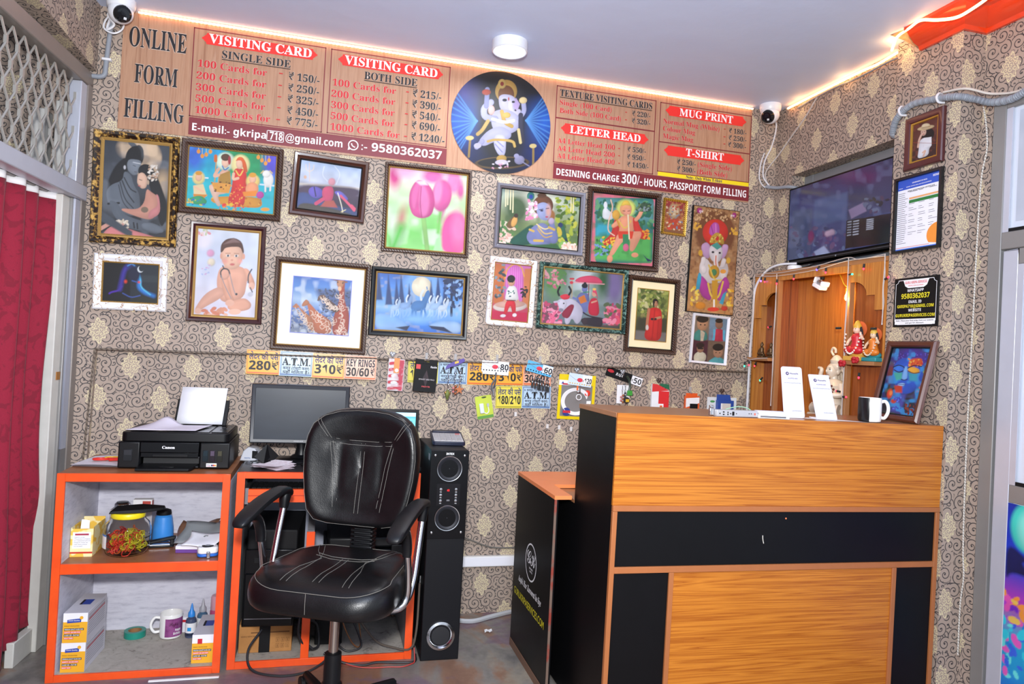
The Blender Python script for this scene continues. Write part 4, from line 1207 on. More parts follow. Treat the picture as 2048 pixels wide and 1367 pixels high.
framed('monkey', 'brown framed pink-bordered print of a monkey-faced hero lifting a hill', 0.022, 0.026, F_DARK, LIP_D, 0.006, spec=monkey, q=[(790, 140), (1205, 180), (1195, 640), (768, 605)])

goldp = [('g','#a03034', '#8f3a34', '#b0643a', '#8a4a30'),('b',12,.5,.5,'#d8a860'),('e',1328,270,34,44,'#c8b08a', 0,12),('e',1328,255,13,18,'#e0c8a8'),('s',34,(1280,240,1375,330),(5,11), ['#d8c0a0', '#7f8a9a', '#c03a30', '#a86a3a']),('p',[(1295,320),(1360,320),(1370,385),(1280,380)],'#c04a30'),('s',24,(1275,330,1385,390),(5,10), ['#e05038', '#c8a060', '#7a8aa0', '#e8d0b0']),('p',[(1262,385),(1385,395),(1382,418),(1260,405)],'#8a5a3a')]
framed('gold', 'tiny gilt framed print of a many-armed figure, smallest of the wall pictures', 0.012, 0.018, F_GOLD, None, spec=goldp, q=[(1275, 200), (1402, 215), (1382, 418), (1258, 400)])

el = [('g','#a87a50', '#b08458', '#9a6a44', '#b98a58', '#c08a50'),('b',14,.5,.55,'#6f4528'),('b',22,.55,.4,'#d0a878'),('e',1590,410,130,150,'#7a4a2c', 0,20),('s',120,(1415,240,1740,330),(5,12), ['#d8b080', '#7a4e2c', '#b98a58']),
      ('e',1588,405,84,86,'#d8392a'),('e',1484,262,17,18,'#a8307a'),('e',1713,293,15,17,'#a8307a'),
      ('p',[(1545,420),(1550,370),(1580,335),(1612,350),(1618,400),(1600,440)],'#c058b0'),('l',[(1560,360),(1575,420)],5,'#8a3a8a'),('l',[(1590,350),(1592,420)],5,'#e090d0'),('p',[(1545,480),(1560,430),(1600,400),(1640,430),(1650,490),(1600,470)],'#c8a03c'),('e',1600,445,12,16,'#c83a30'),('s',20,(1550,420,1645,480),(4,8), ['#e8d070', '#9a6a24']),
      ('p',[(1490,490),(1530,465),(1560,500),(1550,580),(1510,570)],'#c8a0c8'),('p',[(1640,480),(1680,490),(1660,560),(1630,590),(1625,520)],'#c8a0c8'),('p',[(1548,500),(1580,480),(1625,490),(1640,540),(1620,600),(1570,600),(1548,560)],'#dcd4d8'),('p',[(1560,490),(1600,470),(1630,500),(1600,520)],'#4a9a90'),('e',1572,535,9,7,'#1a1a22'),('e',1617,540,8,7,'#1a1a22'),('l',[(1595,540),(1590,600),(1600,650),(1632,640),(1645,590)],30,'#e4dcdc'),('l',[(1592,560),(1590,610),(1602,645)],8,'#d87a60'),
      ('p',[(1485,600),(1530,570),(1560,620),(1640,640),(1665,600),(1680,660),(1640,740),(1510,740),(1480,680)],'#d8d0d0'),('l',[(1500,640),(1510,580)],30,'#e0d8d8'),('e',1512,650,20,30,'#e8e0e0'),('e',1640,690,24,26,'#e0d8d4'),('e',1640,662,20,14,'#e8a040'),('e',1580,665,36,44,'#c8962c'),('e',1580,668,18,22,'#4a8a5a'),('l',[(1545,620),(1580,720),(1640,720)],10,'#e0c050'),('e',1490,540,14,20,'#d8a838'),('e',1675,590,14,20,'#d8a838'),
      ('p',[(1490,680),(1530,720),(1560,780),(1560,860),(1500,830),(1470,750)],'#b03a9a'),('p',[(1660,690),(1690,750),(1650,840),(1600,860),(1600,780),(1630,720)],'#b03a9a'),('p',[(1480,660),(1500,690),(1480,800),(1455,820),(1465,720)],'#3aa0c0'),('p',[(1665,790),(1640,880),(1615,870),(1640,810)],'#3aa0c0'),('l',[(1540,740),(1560,830),(1610,840),(1640,730)],12,'#e0c050'),('p',[(1565,720),(1605,720),(1600,880),(1570,880)],'#c8962c'),('l',[(1580,850),(1580,900)],12,'#f0e8e0'),('e',1575,910,40,14,'#d83a28'),
      ('s',16,(1430,760,1480,880),(9,16), ['#e8b030', '#f4d860']),('s',14,(1665,780,1705,900),(9,14), ['#e8b030', '#f4d860']),('e',1490,885,34,24,'#e09028'),('e',1650,905,22,16,'#c83a28'),('s',14,(1450,345,1500,390),(6,12), ['#e8b040']),('s',14,(1680,380,1735,420),(6,12), ['#e8b040'])]
cx, cz, w, h, tl = PICS['elephant']
o = thing('canvas_print', 'tall unframed canvas print of a seated elephant-headed deity', 'picture', (cx, 3.19, cz), rot=(0, math.radians(-tl), 0))
MB().box(-w / 2, -0.016, -h / 2, w / 2, -0.0005, h / 2, BLACKM).build('stretcher', o, bevel=0.001)
artwork('picture', o, w - 0.006, h - 0.006, el, [(1450, 228), (1750, 270), (1705, 950), (1400, 918)], -0.0166)
lt = MB()
for s_, x in (('शुभ', -.088), ('लाभ', .088)):
    lt.text(s_, x - .011, x + .011, h / 2 - .034, 0.011, -0.0174, SWHT, 'N')
lt.build('white_lettering', o)

tod = [('g','#d070c0', '#e08a50', '#d07a70', '#c04a60', '#c02050'),('p',[(165,600),(230,605),(210,870),(150,860)],'#c8703c', 10),('p',[(355,640),(400,640),(385,900),(345,890)],'#cf7a4a', 10),('p',[(235,640),(280,605),(330,620),(350,680),(345,880),(215,870)],'#d868c0', 10)]
for x in range(240, 345, 14):
    tod.append(('l',[(x, 630),(x - 6,870)],4,'#e894d8', 6))
tod += [('l',[(228,700),(240,640),(285,606),(335,625),(352,690)],8,'#e8a848'),('s',26,(165,610,225,820),(8,16), ['#5a6a70', '#8a94a0', '#3f4a50']),('s',14,(335,760,375,830),(8,14), ['#2a2a2a']),
        ('e',260,885,112,36,'#e0d0c8'),('e',260,872,100,24,'#d8a898'),('p',[(140,910),(375,930),(370,995),(133,970)],'#c81f4c'),
        ('p',[(235,840),(295,845),(300,930),(275,935),(262,870),(235,940),(215,930)],'#e02838'),('p',[(245,750),(300,750),(318,840),(305,850),(292,845),(238,842),(225,835)],'#efece8'),('s',6,(250,775,300,820),(5,9), ['#4a8a7a', '#3f5a6a']),('l',[(238,845),(294,848)],6,'#5a2a20'),('e',268,725,24,28,'#d8a080'),('e',267,705,27,24,'#1c1414'),('e',268,688,12,8,'#1c1414'),('e',258,727,4,3,'#221414'),('e',276,728,4,3,'#221414'),('e',213,945,18,10,'#e8e4e8'),('e',290,943,14,12,'#e8e4e8'),('e',226,848,8,10,'#d8a080'),('e',312,852,8,10,'#d8a080')]
framed('toddler', 'white marbled frame with a photo of a toddler in red trousers', 0.024, 0.022, F_WHITE, LIP_G, 0.004, spec=tod, q=[(165, 595), (400, 625), (375, 995), (133, 965)])

bull = [('g','#4f6a50', '#6f8a78', '#8fa0a0', '#7a8a90', '#5f6a78'),('e',740,680,90,140,'#c8d4d8', 0,90),('b',50,.5,.5,'#3f6a3f'),('e',550,720,50,100,'#6a9a5a', 0,60),('e',940,740,60,140,'#7a6a9a', 0,60),('e',860,720,40,90,'#2f5a34', 0,50),('s',50,(480,650,620,760),(8,18), ['#c86a80', '#5a8a4a', '#d89aa0']),('s',110,(465,870,590,1010),(10,24), ['#e86a90', '#f09ab4', '#c84a70', '#7a4a5a']),('s',100,(880,870,985,1030),(10,24), ['#e0506a', '#e88aa0', '#b8406a', '#5a6a4a']),('p',[(470,1000),(980,1010),(980,1040),(460,1020)],'#4a4a44', 12),
        ('l',[(770,690),(768,820)],6,'#8a2a40'),('p',[(668,725),(700,695),(770,680),(830,690),(872,735),(770,730)],'#d8486a'),('l',[(668,728),(770,735),(872,738)],6,'#e8a0a8'),('l',[(660,700),(658,830)],5,'#c0a070'),('e',655,730,12,10,'#c83a4a'),('l',[(648,705),(668,705)],12,'#c83a4a'),
        ('p',[(690,820),(720,790),(770,800),(775,870),(740,910),(690,880)],'#6a72a8'),('p',[(700,830),(740,810),(760,860),(720,880)],'#d87a30'),('e',742,772,18,24,'#6f7ab4'),('e',742,750,20,16,'#1a1a24'),('e',744,735,9,9,'#1a1a24'),('l',[(690,840),(668,830)],14,'#6f7ab4'),('p',[(715,870),(770,850),(760,920),(730,940)],'#7078b0'),('l',[(735,795),(770,790)],8,'#3f8a6a'),
        ('p',[(785,830),(830,830),(845,950),(770,945),(765,880)],'#c82440'),('e',806,800,16,22,'#d8a088'),('p',[(790,790),(806,760),(824,790),(830,850),(818,800)],'#e0486a'),('e',806,772,12,8,'#e8c060'),('l',[(790,860),(820,850)],10,'#d8a088'),
        ('p',[(720,960),(860,960),(865,1005),(845,1025),(720,1000)],'#2c2430'),('e',745,985,20,24,'#3a2c34'),('l',[(680,880),(760,950),(860,965)],9,'#2a2028'),
        ('p',[(575,860),(640,830),(700,860),(735,910),(720,980),(690,1010),(660,960),(640,1005),(615,1005),(610,940),(580,920)],'#d0cce0'),('p',[(560,850),(600,835),(630,860),(620,900),(595,920),(575,900)],'#dcd8e8'),('e',588,912,16,12,'#8a8a9a'),('p',[(575,820),(610,805),(650,810),(640,840),(600,845)],'#e0384a'),('l',[(575,815),(565,790),(580,760)],13,'#1a1a20'),('l',[(640,810),(655,785),(640,758)],13,'#1a1a20'),('p',[(590,930),(650,870),(680,880),(640,970),(600,960)],'#9a2a44'),('e',606,868,5,5,'#18181c'),('l',[(545,860),(575,855)],12,'#c8c4d8')]
framed('bull', 'dark green marbled frame around a couple riding a white bull cart', 0.020, 0.026, F_GREEN, LIP_G, 0.006, spec=bull, q=[(480, 630), (1000, 675), (980, 1035), (460, 1000)])

redd = [('g','#7a8a40', '#8f9a4a', '#6a7a3a', '#5a5f38', '#4a4a3a', '#6a5f5a'),('b',34,.5,.7,'#3f5224'),('s',120,(1085,765,1295,960),(8,20), ['#a8b058', '#6f8238', '#c8c48a', '#4a5a28', '#8f8a50']),('p',[(1085,960),(1280,970),(1275,1060),(1075,1050)],'#3f3f2c', 20),('p',[(1070,1050),(1280,1065),(1275,1135),(1062,1118)],'#7a7470', 12),
        ('p',[(1160,900),(1205,890),(1245,905),(1250,1000),(1240,1125),(1120,1115),(1150,1000)],'#cf2b26'),('l',[(1160,905),(1150,980),(1145,1040)],18,'#c07a58'),('l',[(1235,960),(1190,972)],16,'#c88a68'),('l',[(1180,972),(1205,972)],16,'#2a2020'),('e',1206,862,17,26,'#c98d6a'),('p',[(1188,890),(1185,840),(1205,828),(1225,845),(1222,880),(1216,850),(1198,850),(1196,895)],'#16110e'),('e',1148,1030,10,18,'#d8d0c8'),('l',[(1200,905),(1180,1110)],6,'#a81c1c', 8),('l',[(1225,980),(1215,1115)],6,'#a81c1c', 8),('e',1200,860,3,3,'#1a1010'),('e',1213,861,3,3,'#1a1010'),('l',[(1202,876),(1212,876)],3,'#a83a3a')]
framed('reddress', 'dark frame with cream mount, photo of a person in a red dress', 0.020, 0.026, F_DARK, LIP_D, 0.005, MATY, 0.030, redd, [(1088, 760), (1298, 778), (1275, 1130), (1062, 1115)], mwz=0.036)

four = [('g','#6a5a5a', '#8a7268', '#5a3a44', '#4f3a4a', '#6a7a78'),('p',[(1470,955),(1560,965),(1545,1105),(1460,1100)],'#7f7060', 6),('p',[(1560,965),(1665,975),(1650,1115),(1550,1105)],'#6f8aa0', 6),('p',[(1460,1100),(1550,1108),(1540,1240),(1450,1225)],'#4a1f30', 6),('p',[(1550,1108),(1650,1115),(1640,1250),(1540,1240)],'#6f5a4a', 6),
        ('p',[(1470,1060),(1500,1035),(1545,1060),(1545,1110),(1460,1105)],'#3f8a80'),('p',[(1505,1040),(1530,1060),(1520,1110),(1505,1110)],'#c8b8a0'),('e',1517,1010,32,38,'#b88a68'),('e',1517,978,34,22,'#1c1412'),
        ('p',[(1575,1050),(1610,1030),(1650,1055),(1645,1115),(1570,1110)],'#b8304a'),('l',[(1585,1045),(1580,1100)],14,'#5ab0d0'),('l',[(1640,1050),(1640,1100)],14,'#5ab0d0'),('e',1612,1010,22,28,'#8a6450'),('e',1612,987,22,14,'#181210'),
        ('p',[(1465,1190),(1500,1165),(1540,1190),(1530,1238),(1465,1232)],'#d8d0b8'),('e',1503,1155,20,24,'#a87a60'),('e',1503,1135,24,16,'#241414'),('p',[(1485,1148),(1524,1150),(1518,1160),(1490,1158)],'#14141c'),
        ('p',[(1555,1225),(1600,1200),(1645,1225),(1640,1252),(1545,1244)],'#58a8b0'),('e',1606,1178,28,34,'#b08468'),('e',1606,1148,32,22,'#1c1614'),('e',1594,1180,4,3,'#1a1010'),('e',1616,1182,4,3,'#1a1010'),('e',1506,1012,5,4,'#1a1010'),('e',1530,1013,5,4,'#1a1010'),('n',10,.08)]
framed('four', 'plain white frame with four old snapshots of children, lowest on the right', 0.012, 0.018, F_PLAINW, None, spec=four, q=[(1475, 955), (1662, 975), (1640, 1250), (1450, 1225)])

# ================================================================ price stickers below the pictures
ST = [
    (-0.2464, 1.1172, 0.1357, 0.1029, -0.206),
    (-0.1115, 1.1159, 0.1363, 0.1052, -0.3586),
    (0.0229, 1.1127, 0.1362, 0.1064, -0.9693),
    (0.1601, 1.1124, 0.1363, 0.1041, -0.6651),
    (0.4397, 1.1065, 0.1366, 0.1024, 0.4766),
    (0.5763, 1.1079, 0.1357, 0.1054, 0.0663),
    (0.714, 1.1079, 0.1386, 0.1036, 0.5198),
    (0.8479, 1.1099, 0.1292, 0.1011, 0.8058),
    (0.9812, 1.1145, 0.1376, 0.1013, 1.2177),
    (0.8486, 1.0035, 0.1277, 0.1024, 1.2812),
    (0.9819, 1.0074, 0.1419, 0.1035, 0.51),
]
def sticker(i, label, bg, border, lines, y, glossy=0.25):
    cx, cz, w, h, tl = ST[i]
    o = thing('price_sticker', label, 'sticker', (cx, y, cz), rot=(0, math.radians(-tl), 0), group='price stickers under the ledge')
    MB().box(-w / 2, -0.0012, -h / 2, w / 2, -0.0002, h / 2, mat(bg, glossy, var=0.02)).build('card', o)
    b = MB().ring(w - 0.006, h - 0.010, [(0, 0.0014), (0.0022, 0.0014)], mat(border, 0.4, var=0), 0, 0.002)
    if lines[0][0].startswith('6'):
        b.ring(w - 0.014, h - 0.018, [(0, 0.0014), (0.0014, 0.0014)], mat('#1f2f4a', 0.4, var=0), 0, 0.002)
    b.box(-w / 2 + .003, -0.0015, -h / 2 + .003, w / 2 - .003, -0.0013, -h / 2 + .007, mat(border, 0.4, var=0))
    b.build('border', o)
    t_ = MB()
    for s_, x0, x1, z0, hh, c_, st in lines:
        t_.text(s_, x0 * w / 2, x1 * w / 2, z0 * h / 2, hh * h, -0.0018, mat(c_, 0.5, var=0), st, 0.02 if st == 'N' else 0.012)
    t_.build('lettering', o)
    return o


def purse(price, wide=.45):
    return [('लेदर की पसॆ', -.86, .9, .22, .25, '#2b2f6a', 'N'), (price, -.84, wide, -.62, .36, '#14161c', 'S')] + ([('₹', wide + .06, .92, -.55, .30, '#20242c', 'N')] if wide < .8 else [])


ATM = [('6 कार्ड / 2 फोटो वाला', -.85, .86, .56, .09, '#1f2f4a', 'N'), ('A.T.M.', -.86, .86, -.12, .30, '#12141c', 'B'), ('कार्ड (टोस्टी कवर)', -.80, .80, -.46, .11, '#12141c', 'N'), ('यहाँ मिलता है।', -.80, .80, -.78, .11, '#12141c', 'N')]
KEY = [('KEY RINGS', -.90, .90, .08, .30, '#1d2030', 'S'), ('30/60', -.90, .55, -.72, .34, '#14161c', 'S'), ('₹', .64, .90, -.62, .28, '#20242c', 'N')]
OR, YE, BL, PK = '#f0b040', '#e6d658', '#bcd6ee', '#efb9a0'
sticker(0, 'orange purse sticker reading 280, leftmost under the giraffe picture', OR, '#d8662c', purse('280'), 3.1885)
sticker(1, 'pale blue A.T.M. card sticker between the 280 and 310 stickers', BL, '#4a6a9a', ATM, 3.1878)
sticker(2, 'orange purse sticker reading 310, under the giraffe picture', OR, '#d8662c', purse('310'), 3.1871)
sticker(3, 'peach KEY RINGS 30/60 sticker right of the giraffe frame corner', PK, '#d8662c', KEY, 3.1864)
sticker(4, 'yellow purse sticker mostly hidden behind the black gadget box', YE, '#a8a032', purse('180/210', .88), 3.2185)
sticker(5, 'pale blue A.T.M. sticker behind the purple-headed key chains', BL, '#4a6a9a', ATM, 3.2178)
sticker(6, 'orange 280 purse sticker partly behind the white 80 card', OR, '#d8662c', purse('280'), 3.2171)
sticker(7, 'orange 310 purse sticker between the 80 and 60 cards', OR, '#d8662c', purse('310'), 3.2164)
sticker(8, 'peach key ring sticker behind the dangling 60 key rings', PK, '#d8662c', KEY, 3.2157)
sticker(9, 'yellow purse sticker reading 180/210 in the lower row', YE, '#a8a032', purse('180/210', .88), 3.2150)
sticker(10, 'pale blue A.T.M. sticker in the lower row beside 180/210', BL, '#4a6a9a', ATM, 3.2143)

# ================================================================ goods hanging from hooks on the wall
HOOKG = glass('#e8ecf0', 0.15)


def hook(x, z, y, label, kind='heart'):
    o = thing('wall_hook', label, 'hook', (x, y, z), group='clear stick-on hooks')
    m = mat('#b9bcc2', 0.15, 0.6) if kind != 'dark' else mat('#4a3a34', 0.3)
    b = MB()
    if kind == 'strip':
        b.box(-0.006, -0.004, -0.012, 0.006, -0.0003, 0.016, mat('#c9c6c4', 0.2, alpha=0.6))
    else:
        b.ell((-0.006, -0.005, 0.003), (0.0085, 0.0046, 0.0085), m, 12, 8)
        b.ell((0.006, -0.005, 0.003), (0.0085, 0.0046, 0.0085), m, 12, 8)
        b.ell((0, -0.005, -0.004), (0.009, 0.0046, 0.010), m, 12, 8)
    b.build('pad', o)
    MB().tube([(0, -0.006, -0.006), (0, -0.011, -0.016), (0, -0.018, -0.018), (0, -0.021, -0.012)], 0.0014, CHROME, 6, 4).build('hook_wire', o)
    return o


YB, YU = 3.219, 3.189
hook(0.296, 1.178, YU, 'heart-shaped clear hook holding the red and white pouches')
hook(0.448, 1.176, YU, 'hook strip above the black gadget box', 'strip')
hook(0.580, 1.178, YU, 'hook strip above the purple-headed key chains', 'strip')
hook(0.775, 1.184, YU, 'hook strip above the white 80 card', 'strip')
hook(0.983, 1.186, YU, 'hook strip above the blue 60 card', 'strip')
hook(1.179, 1.146, YB, 'round clear hook above the yellow cable pack')
hook(1.417, 1.148, YB, 'clear hook holding the black 50 card')
hook(1.612, 1.112, YB, 'grey hook above the red and white pack', 'dark')
hook(1.788, 1.072, YB, 'hook strip above the orange pack', 'strip')
hook(1.966, 1.073, YB, 'brown heart hook above the blue pack', 'dark')


def pack(name, label, cat, x, z, w, h, y, d=0.014, tilt=0.0, group=None):
    """origin at the middle of the top edge, hanging down, back against y"""
    return thing(name, label, cat, (x, y, z), rot=(0, math.radians(-tilt), 0), group=group)


# red and white pouches on an orange tab
o = pack('pouch_pack', 'red and white pouches hanging from an orange tab, left of the black box', 'package', 0.316, 1.158, 0.07, 0.145, YU, tilt=-2)
art = [('g','#f4eef0', '#f2ecee')] + [('p',[(0,12 + i * 30),(60,10 + i * 30),(62,20 + i * 30),(20,26 + i * 30),(0,30 + i * 30)],'#d8324a', 3) for i in range(5)] + [('p',[(38,0),(62,0),(60,150),(44,150)],'#d6405a', 8),('e',26,80,14,10,'#fdfbfb'),('e',26,112,14,9,'#fdfbfb'),('b',9,.55,.5,'#e8b8c0')]
MB().box(-.036, -.020, -.142, .036, -.008, 0, mat('#e9dfe2', 0.3)).build('pouch', o, bevel=0.003)
artwork('pouch_print', o, .068, .138, art, [(0, 0), (62, 0), (62, 150), (0, 150)], -.0206, M_PRINT, 0.001, cz=-.071)
MB().box(-.012, -.0235, -.062, .012, -.021, .004, mat('#e08030', 0.4)).lathe((0.001, -.0238, -.050), [(0.0, 0), (0.008, 0), (0.008, -.0008), (0, -.0008)], WHITE, 18, 'y').build('orange_tab', o)

# black hanging box
o = pack('gadget_box', 'black hanging gadget box with a red corner mark', 'box', 0.448, 1.160, 0.106, 0.142, YU, tilt=-2.5)
bb = MB()
bb.box(-.050, -.030, -.142, .050, -.004, -.018, BLACKM)
bb.box(-.050, -.0175, -.018, -.012, -.0165, .002, BLACKM).box(.012, -.0175, -.018, .050, -.0165, .002, BLACKM).box(-.012, -.0175, -.018, .012, -.0165, -.009, BLACKM)
bb.build('carton', o, bevel=0.0012)
MB().box(-.046, -.0309, -.042, -.027, -.0302, -.022, mat('#d8282e', 0.4)).build('red_mark', o)
MB().poly([(.002, -.045), (.013, -.080), (.002, -.120), (-.012, -.080)], -.0304, mat('#2b1a20', 0.25)).poly([(.002, -.045), (.013, -.080), (.002, -.072)], -.0306, mat('#3a232a', 0.25)).build('printed_gem', o)
tx = MB()
tx.text('foxin', .018, .046, -.034, .008, -.0308, WHITE, 'S')
tx.text('SMART SSD PRO', -.030, .040, -.090, .006, -.0308, mat('#c9c2c4', .5), 'N')
tx.text('PRO1TB', -.014, .022, -.122, .006, -.0308, mat('#d84a50', .5), 'S')
tx.build('lettering', o)

# key chains
BRASS = mat('#a8824a', 0.35, 0.8)
COPP = mat('#b87048', 0.35, 0.7)
STEEL = mat('#a9abb0', 0.25, 0.9)


def keychain(x, z, y, L, label, charm, grp='key chains under the purple card'):
    o = thing('key_chain', label, 'key chain', (x, y, z), group=grp)
    c = MB()
    n = max(3, int(L / 0.011))
    for i in range(n):
        zz = -i * L / n
        pts = [(0.0035 * math.cos(a) * (1 if i % 2 else .3), -0.012 + 0.0035 * math.cos(a) * (.3 if i % 2 else 1), zz - 0.006 + 0.0065 * math.sin(a)) for a in np.linspace(0, 2 * PI, 9)[:-1]]
        c.tube(pts, 0.0011, STEEL, 5, 1, True)
    c.build('chain', o)
    ch = MB()
    if charm == 'star':
        ch.prism([((.022 if k % 2 == 0 else .009) * math.sin(k * PI / 5), -L - .018 + (.022 if k % 2 == 0 else .009) * math.cos(k * PI / 5)) for k in range(10)], -0.016, -0.009, COPP)
    elif charm == 'cross':
        ch.lathe((0, -0.012, -L - .02), [(0.003, -.026), (.008, -.012), (.012, 0), (.007, .012), (.003, .02)], mat('#7f8a4a', .4, .4), 8)
        ch.ell((-.008, -.012, -L - .014), (.007, .005, .007), BRASS, 10, 6).ell((.008, -.012, -L - .016), (.007, .005, .007), BRASS, 10, 6)
    elif charm == 'beads':
        for k in range(5):
            ch.ell(((-1) ** k * .005, -.012, -L - .006 - k * .008), .006, [COPP, mat('#c87a7a', .3)][k % 2], 10, 6)
    else:
        ch.cyl((0, -.014, -L - .002), (0, -.014, -L - .040), .0055, mat('#25262a', .35), 10).cyl((0, -.014, -L - .010), (0, -.014, -L - .016), .0065, STEEL, 10)
    ch.build('charm', o, bevel=0.0)
    return o


o = thing('header_card', 'purple crumpled header card above the key chains', 'card', (0.580, YU - .004, 1.156))
MB().add([(-.046, -.004, -.036), (-.02, -.012, -.022), (.01, -.006, -.014), (.042, -.012, .006), (.038, -.006, .020), (.005, -.013, .008), (-.02, -.006, -.004), (-.040, -.012, -.016)], [(0, 1, 6, 7), (1, 2, 5, 6), (2, 3, 4, 5)], mat('#5a4a9c', .4)).build('card', o)
MB().add([(-.004, -.0136, -.008), (.014, -.0136, -.002), (.013, -.0136, .008), (-.005, -.0136, .002)], [(0, 1, 2, 3)], mat('#d8b050', .4)).build('gold_label', o)
keychain(0.547, 1.120, YU - .018, 0.088, 'key chain with a greenish cross charm, left under the purple card', 'cross')
keychain(0.576, 1.128, YU - .026, 0.074, 'key chain with copper beads, middle under the purple card', 'beads')
keychain(0.597, 1.130, YU - .034, 0.078, 'key chain with a copper star, right under the purple card', 'star')


def card_header(x, z, y, w, h, tilt, bg, label, num, art=None, second=None):
    o = thing('display_card', label, 'card', (x, y, z), rot=(0, math.radians(-tilt), 0))
    MB().box(-w / 2, -.0045, -h / 2, w / 2, -.0035, h / 2, mat(bg, .3)).build('card', o)
    if second:
        MB().box(-w / 2 + .006, -.0028, -h / 2 - .010, w / 2 + .002, -.002, h / 2 - .012, mat(second, .3)).build('second_card', o)
    d = MB()
    for i in range(9):
        d.lathe((-w / 2 + .010 + i * (w - .02) / 8, -.0046, -h / 2 + .009), [(0, 0), (.0032, 0), (.0032, -.0004), (0, -.0004)], BLACKM if bg != '#cfe2f4' else mat('#d8b040', .4), 10, 'y')
    d.ell((-w / 2 * .02, -.0046, 0), (.015, .0006, .010), mat('#d8384a', .4), 14, 6)
    d.tube([(-w / 2 + .004, -.0048, h / 2 - .012), (-w * .2, -.0048, .0), (0, -.0048, -.004)], .0006, mat('#3a4a6a', .4), 4, 3)
    d.build('printed_dots', o)
    d = MB().box(w * .10, -.0056, -.014, w * .5, -.0047, h / 2 - .002, WHITE)
    d.build('price_label', o)
    MB().text('₹', w * .10, w * .16, -.010, .012, -.0062, INK, 'N').text(num, w * .18, w * .49, -.012, .026 if len(num) < 3 else .024, -.0062, INK, 'S', .01).build('lettering', o)
    return o


card_header(0.768, 1.143, YU - .001, 0.128, 0.052, -2.0, '#eef0f4', 'white key ring card priced 80', '80', second='#e4e8ee')
card_header(0.982, 1.144, YU - .001, 0.128, 0.050, -13, '#5fb4e6', 'tilted light blue key ring card priced 60', '60')
for i in range(7):
    keychain(0.945 + i * .013, 1.118 - i * .0032, YU - .008 - (i % 3) * .004, 0.022, ('black and steel key ring hanging from the blue 60 card'), 'fob', 'key rings on the blue 60 card')
o = thing('key_chain', 'single dark leather strap key ring below the white 80 card', 'key chain', (0.766, YU, 1.118))
MB().tube([(0.006, -.010, 0), (0.002, -.012, -.03), (-.012, -.012, -.055), (-.010, -.013, -.085), (.0, -.012, -.060), (.006, -.012, -.03)], .0035, mat('#3f4652', .5), 6, 4).build('strap', o)
MB().cyl((-.006, -.014, -.075), (-.002, -.014, -.108), .005, STEEL, 10).build('buckle', o)

# green blister card with a phone adaptor
o = thing('blister_pack', 'lime green blister card with a white adapter, hanging low and tilted', 'package', (0.722, YB, 1.008), rot=(0, math.radians(-11), 0))
MB().add([(x, y, z) for y in (-.006, -.004) for x, z in rrect(.078, .106, .005, 3, .0, -.055)], [tuple(range(16)), tuple(range(31, 15, -1))] + [(i, (i + 1) % 16, 16 + (i + 1) % 16, 16 + i) for i in range(16)], mat('#c3d24a', .35)).build('card', o)
MB().rect(-.038, -.107, .038, -.094, -.0064, mat('#5f9a44', .4)).build('green_band', o)
MB().box(-.024, -.018, -.082, -.004, -.0064, -.036, mat('#dfe8f4', .2)).build('adapter', o, bevel=.003)
MB().box(.012, -.014, -.054, .022, -.0064, -.040, mat('#c9cdd4', .3, .3)).tube([(.017, -.010, -.054), (.018, -.010, -.075), (.008, -.010, -.086), (-.004, -.010, -.080)], .0022, WHITE, 6).build('cable_plug', o)
MB().ell((.004, -.006, -.010), (.012, .0012, .004), mat('#3a4a2a', .5), 12, 6).build('hang_hole', o)

# yellow cable pack with its 120 card
o = thing('cable_pack', 'large yellow pack with coiled white cable, left of the reception counter', 'package', (1.185, YB, 1.122), rot=(0, math.radians(1), 0))
YEL = mat('#ecd018', .3)
MB().ring(.186, .214, [(0, .003), (0, .006), (.014, .006), (.014, .003)], YEL, 0, -.107).box(-.093, -.0058, -.05, .093, -.003, -.001, YEL).build('backing_card', o)
MB().box(-.093, -.0068, -.052, -.02, -.0060, -.028, WHITE).poly([(-.082, -.046), (-.074, -.034), (-.066, -.046)], -.0072, mat('#3a4a9a', .4)).box(-.075, -.0074, -.050, -.03, -.0069, -.043, mat('#c83040', .4)).build('white_label', o)
MB().box(-.079, -.004, -.2, .079, -.003, -.052, mat('#9a9896', .15, .3)).build('foil_window', o)
cab = MB()
for k in range(5):
    cab.tube([(-.004 + (.058 + k * .004) * math.cos(a), -.009 - k * .001, -.128 + (.052 + k * .003) * math.sin(a)) for a in np.linspace(.3 + k * .1, 2 * PI + .1, 22)], .0026, WHITE, 6, 2)
cab.build('coiled_cable', o)
MB().lathe((-.05, -.014, -.178), [(0, 0), (.020, 0), (.020, -.001), (0, -.001)], mat('#2f3f8a', .4), 22, 'y').box(-.068, -.0158, -.184, -.030, -.0152, -.172, mat('#c83040', .4)).build('round_badge', o)
MB().lathe((.052, -.012, -.085), [(0, 0), (.015, 0), (.013, -.001), (0, -.001)], mat('#e03a28', .4), 12, 'y').build('red_seal', o)
card_header(1.190, 1.098, YB - .022, 0.118, 0.056, -6, '#cfe2f4', 'pale blue card priced 120 on the yellow cable pack', '120')
o = thing('key_chain', 'orange tab and white ring hanging in front of the yellow pack', 'key chain', (1.182, YB - .028, 1.072))
MB().box(-.010, -.005, -.022, -.002, -.003, 0, mat('#e0703a', .4)).box(.004, -.005, -.03, .010, -.003, 0, STEEL).ell((.003, -.004, -.030), (.009, .003, .008), STEEL, 12, 8).build('tab', o)
MB().tube([(.003 + .013 * math.cos(a), -.004, -.055 + .013 * math.sin(a)) for a in np.linspace(0, 2 * PI, 17)[:-1]], .0022, WHITE, 6, 1, True).build('ring', o)

